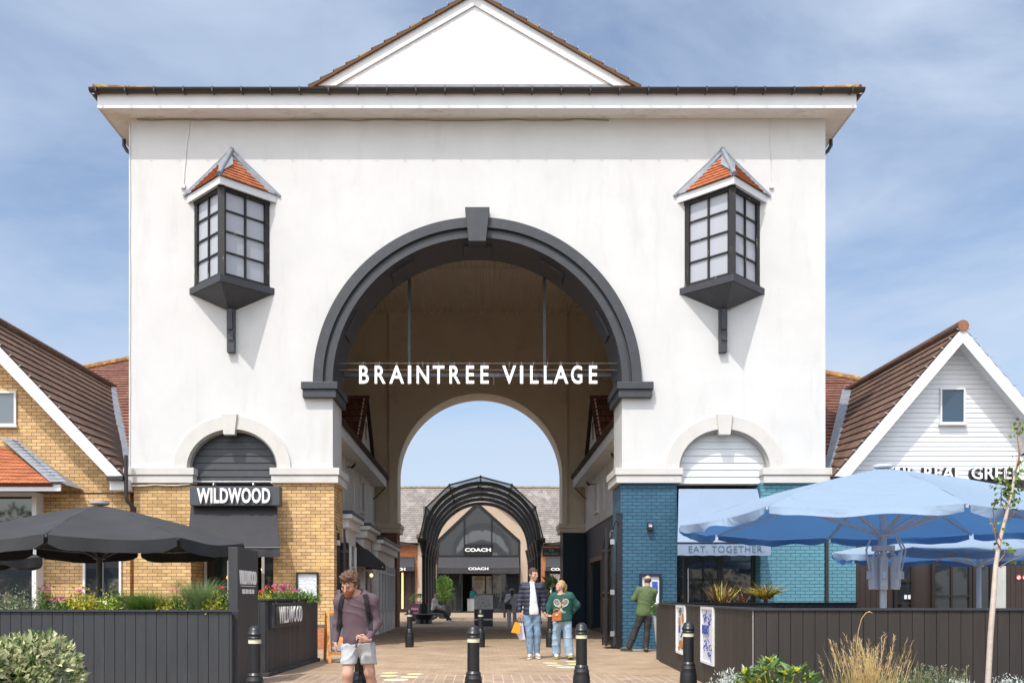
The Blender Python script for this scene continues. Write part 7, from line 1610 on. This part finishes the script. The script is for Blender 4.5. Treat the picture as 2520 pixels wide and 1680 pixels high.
# far people ----------------------------------------------------------------
def simple(label, u, D, hgt, yaw, top, bot, skin, hair, cap_=None, stride=.18, res=.022, arms=None, **kw):
    k = hgt/1.75; J = dict(pelvis=(0, 0, .95*k), chest=(0, -.01, 1.24*k), neck=(0, -.01, 1.46*k), head=(0, -.03, 1.60*k), hy=yaw, hp=R(6), hs=k, hpL=(-.09, 0, .90*k), hpR=(.09, 0, .90*k), **{'as': 1.})
    Rz = rotz(yaw); f = Rz@np.array([0, -1, 0]); r_ = Rz@np.array([1, 0, 0]); g_ = lambda a, b, c: tuple(r_*a+f*b+np.array([0, 0, c*k]))
    J.update(shL=g_(-.18, 0, 1.40), shR=g_(.18, 0, 1.40), elL=g_(-.23, -.03, 1.13), wrL=g_(-.22, .10, .90), elR=g_(.23, -.03, 1.13), wrR=g_(.22, .10, .90), hpL=g_(-.09, 0, .9), hpR=g_(.09, 0, .9), knL=g_(-.10, stride*.6+.02, .5), anL=g_(-.10, stride, .09), knR=g_(.10, -stride*.2, .5), anR=g_(.10, -stride, .10), toeL=tuple(f), toeR=tuple(f))
    if arms: J.update({k_: g_(*v) for k_, v in arms.items()})
    W = dict(skin=skin, hair=hair, hairk=(.010, -.035, -.03, .001), top=dict(m=top, e=.025, hem=-.06, fold=.004), legs=dict(name='trousers', m=bot, e=.016, e2=.035, fold=.004), shoe=kw.get('shoe', M('dark_shoe', (.03, .03, .03), .6)), face=kw.get('face', False), handL=(tuple(f*.2+np.array([0, 0, -1])), tuple(f), tuple(r_), k, .4), handR=(tuple(f*.2+np.array([0, 0, -1])), tuple(f), tuple(-r_), k, .4))
    return person(label, PX(u, D), D, J, W, yaw=yaw, res=res)
gry = cloth('pale_grey_tracksuit', (.62, .63, .70)); 
Pg = simple('person in pale grey tracksuit and flat cap with a dark shoulder bag in the passage', 1260, 37.5, 1.56, R(-8), gry, gry, skinD, M('cap_grey', (.20, .19, .18), .8), arms=dict(elL=(-.25, .0, 1.15), wrL=(-.10, .22, 1.18)), shoe=M('white_shoe', (.5, .5, .5), .6))
hx_, yy = PX(1260, 37.5), 37.4; MB().lathe([(.115, .0), (.12, .012), (.10, .03), (.085, .055), (0, .065)], (hx_, yy-.02, 1.475), 16).build('flat_cap', MC['cap_grey'], Pg[0], smooth=True)
t = thing('shoulder_bag', 'dark bag hanging at the hip of the person in grey', 'bag', (hx_-.16, yy-.15, .72)); MB().box(hx_-.28, hx_-.03, yy-.25, yy-.15, .72, .92).build('bag_body', M('bag_dark', (.03, .027, .02), .6), t, bevel=.02); MB().tube([(hx_-.25, yy-.2, .9), (hx_-.05, yy-.2, 1.15), (hx_+.10, yy-.12, 1.36)], .012, 6).build('strap', MC['bag_dark'], t)
simple('tall person in dark clothes walking away beyond the person in grey', 1246, 51.8, 1.82, R(180), cloth('charcoal_coat', (.03, .032, .036)), cloth('dark_trousers', (.02, .02, .024)), skinD, M('black_hair', (.012, .01, .01), .7))
teal = cloth('teal_shirt', (.03, .26, .26)); simple('bald man in teal shirt standing at the counter of the far shop', 1164, DC+1.5, 1.95, R(25), teal, MC['dark_trousers'], M('skin_brown', (.28, .14, .09), .5), MC['skin_brown'], res=.028)
simple('dark haired person behind the map board, inside the far shop', 1191, DC+1.7, 1.62, R(0), cloth('grey_blue_top', (.16, .19, .22)), MC['dark_trousers'], skinA, MC['black_hair'], res=.028)
# seated woman on the ring bench
XS = PX(1073, 44.0); 
Js = dict(pelvis=(-.10, 0, .60), chest=(-.06, 0, .90), neck=(-.02, 0, 1.10), head=(.02, -.02, 1.24), hy=R(62), hp=R(18), hs=.95, shL=(-.10, -.15, 1.03), shR=(-.02, .16, 1.03), elL=(.02, -.20, .80), wrL=(.25, -.13, .66), elR=(.06, .18, .80), wrR=(.27, .06, .66), hpL=(-.05, -.09, .56), hpR=(-.05, .09, .56), knL=(.36, -.09, .50), anL=(.58, -.10, .10), knR=(.38, .08, .48), anR=(.70, .08, .09), toeL=(1, -.3, 0), toeR=(1, -.2, 0))
person('grey haired woman in cream jacket and sunglasses seated on the ring bench', XS, 44.0, Js, dict(skin=skinA, hair=M('ash_hair', (.24, .17, .11), .7), hairk=(.012, -.03, -.05, .001), top=dict(m=cloth('cream_jacket', (.48, .46, .42)), e=.03, hem=-.03, fold=.005), legs=dict(name='trousers', m=cloth('black_trousers', (.022, .020, .022)), e=.014, e2=.02), shoe=M('white_shoe', (.55, .52, .45), .6), handL=((1, .2, -.2), (0, .3, 1), (0, 1, -.5), .9, .4), handR=((1, -.2, -.2), (0, -.3, 1), (0, -1, -.5), .9, .4)), yaw=R(75), res=.02)
t = thing('sunglasses', 'dark sunglasses worn by the seated woman', 'glasses', (XS+.09, 43.92, 1.25)); HRs = rotz(R(62))@rotx(R(18)); gp = lambda p: tuple(np.array([XS, 44.0, 0])+np.array(Js['head'])+HRs@np.array(p)*.95)
MB().tube([gp((-.06, -.088, .008)), gp((-.02, -.108, .006)), gp((.02, -.108, .006)), gp((.06, -.088, .008))], .014, 8).build('lens', black, t)
# diner behind the flowers at the left edge
Jd = dict(pelvis=(0, 0, .52), chest=(0, 0, .82), neck=(0, 0, 1.03), head=(0, -.02, 1.17), hy=R(30), hp=0, hs=.95, shL=(-.17, 0, .96), shR=(.17, 0, .96), elL=(-.24, -.05, .72), wrL=(-.15, -.28, .72), elR=(.24, -.05, .72), wrR=(.15, -.28, .72), hpL=(-.09, 0, .5), hpR=(.09, 0, .5), knL=(-.1, -.42, .5), anL=(-.1, -.42, .09), knR=(.1, -.42, .5), anR=(.1, -.42, .09), toeL=(0, -1, 0), toeR=(0, -1, 0))
person('grey haired diner seated on the terrace behind the flowers at the left edge', PX(22, 15.6), 15.6, Jd, dict(skin=skinA, hair=M('ash_hair', (.24, .17, .11), .7), hairk=(.014, -.03, -.05, .001), top=dict(m=cloth('brown_jumper', (.10, .07, .06)), e=.03), legs=dict(name='trousers', m=MC['black_trousers']), shoe=MC['dark_shoe']), yaw=R(30), res=.016)
xd = PX(22, 15.6); t = thing('terrace_chair', 'dark terrace chair under the seated diner', 'chair', (xd, 15.7, 0)); MB().box(xd-.22, xd+.22, 15.42, 15.88, .36, .40).build('seat', blackm, t); MB().box(xd-.22, xd+.22, 15.86, 15.90, .40, .85).build('backrest', blackm, t)
for (a, b_) in ((-.2, 15.44), (.2, 15.44), (-.2, 15.86), (.2, 15.86)): MB().box(xd+a-.02, xd+a+.02, b_-.02, b_+.02, 0, .36).build('leg', blackm, t)
# ---------------- trees across the car park behind the viewer (seen in the window reflections) ----------------
tl = leafmat('far_tree_leaf', (.03, .07, .015), (.10, .17, .04))
for i, (x, y, h) in enumerate(((-34, -20, 8), (-26, -16, 8), (-19, -19, 9), (-13, -15, 7.5), (-7, -18, 8), (0, -17, 7), (6.5, -15, 8), (13, -18, 9), (20, -16, 8), (28, -19, 9))):
    t = thing('car_park_tree', ('leafy tree behind the viewer, number %s of the row from the left' % ['one', 'two', 'three', 'four', 'five', 'six', 'seven', 'eight', 'nine', 'ten'][i]), 'tree', (x, y, 0), 'trees behind the viewer')
    b = MB().tube([(x, y, 0), (x+.1, y, h*.3), (x, y, h*.7)], [.25, .2, .08], 8)
    for k in range(6): b.tube([(x, y, h*.35+k*.2), (x+random.uniform(-2, 2), y+random.uniform(-2, 2), h*.6+k*.25)], [.09, .03], 5)
    b.build('trunk', stem_m, t); n = 2600; cl = rng.normal(size=(16, 3))*np.array([1.7, 1.4, h*.20])+[x, y, h*.45]; k = rng.integers(0, 16, n); mb = MB(); s = sph(n); leaves(mb, cl[k]+s*rng.uniform(.6, 1.3, n)[:, None], s, .38, .22); mb.build('crown', tl, t, uv=False)

# warm lamp inside the left arcade
t = thing('pendant_lamp', 'small warm amber lamp glowing beside the grey shopfront inside the archway', 'lamp', (PX(914, 29.2), 29.2, PZ(1415, 29.2)))
MB().lathe([(0, -.05), (.04, -.03), (.045, .02), (.02, .05), (0, .06)], (PX(914, 29.2), 29.2, PZ(1415, 29.2)), 12).build('bulb', MC['bulb'], t, smooth=True); MB().tube([(PX(914, 29.2), 29.2, PZ(1415, 29.2)+.05), (PX(914, 29.2), 29.2, 2.9)], .008, 5).build('flex', black, t)
# ---------------- bring survey units to metres ----------------
seen = set()
for o in bpy.data.objects:
    o.location = o.location*K
    if o.type == 'MESH' and o.data.name not in seen:
        seen.add(o.data.name); o.data.transform(Matrix.Scale(K, 4))
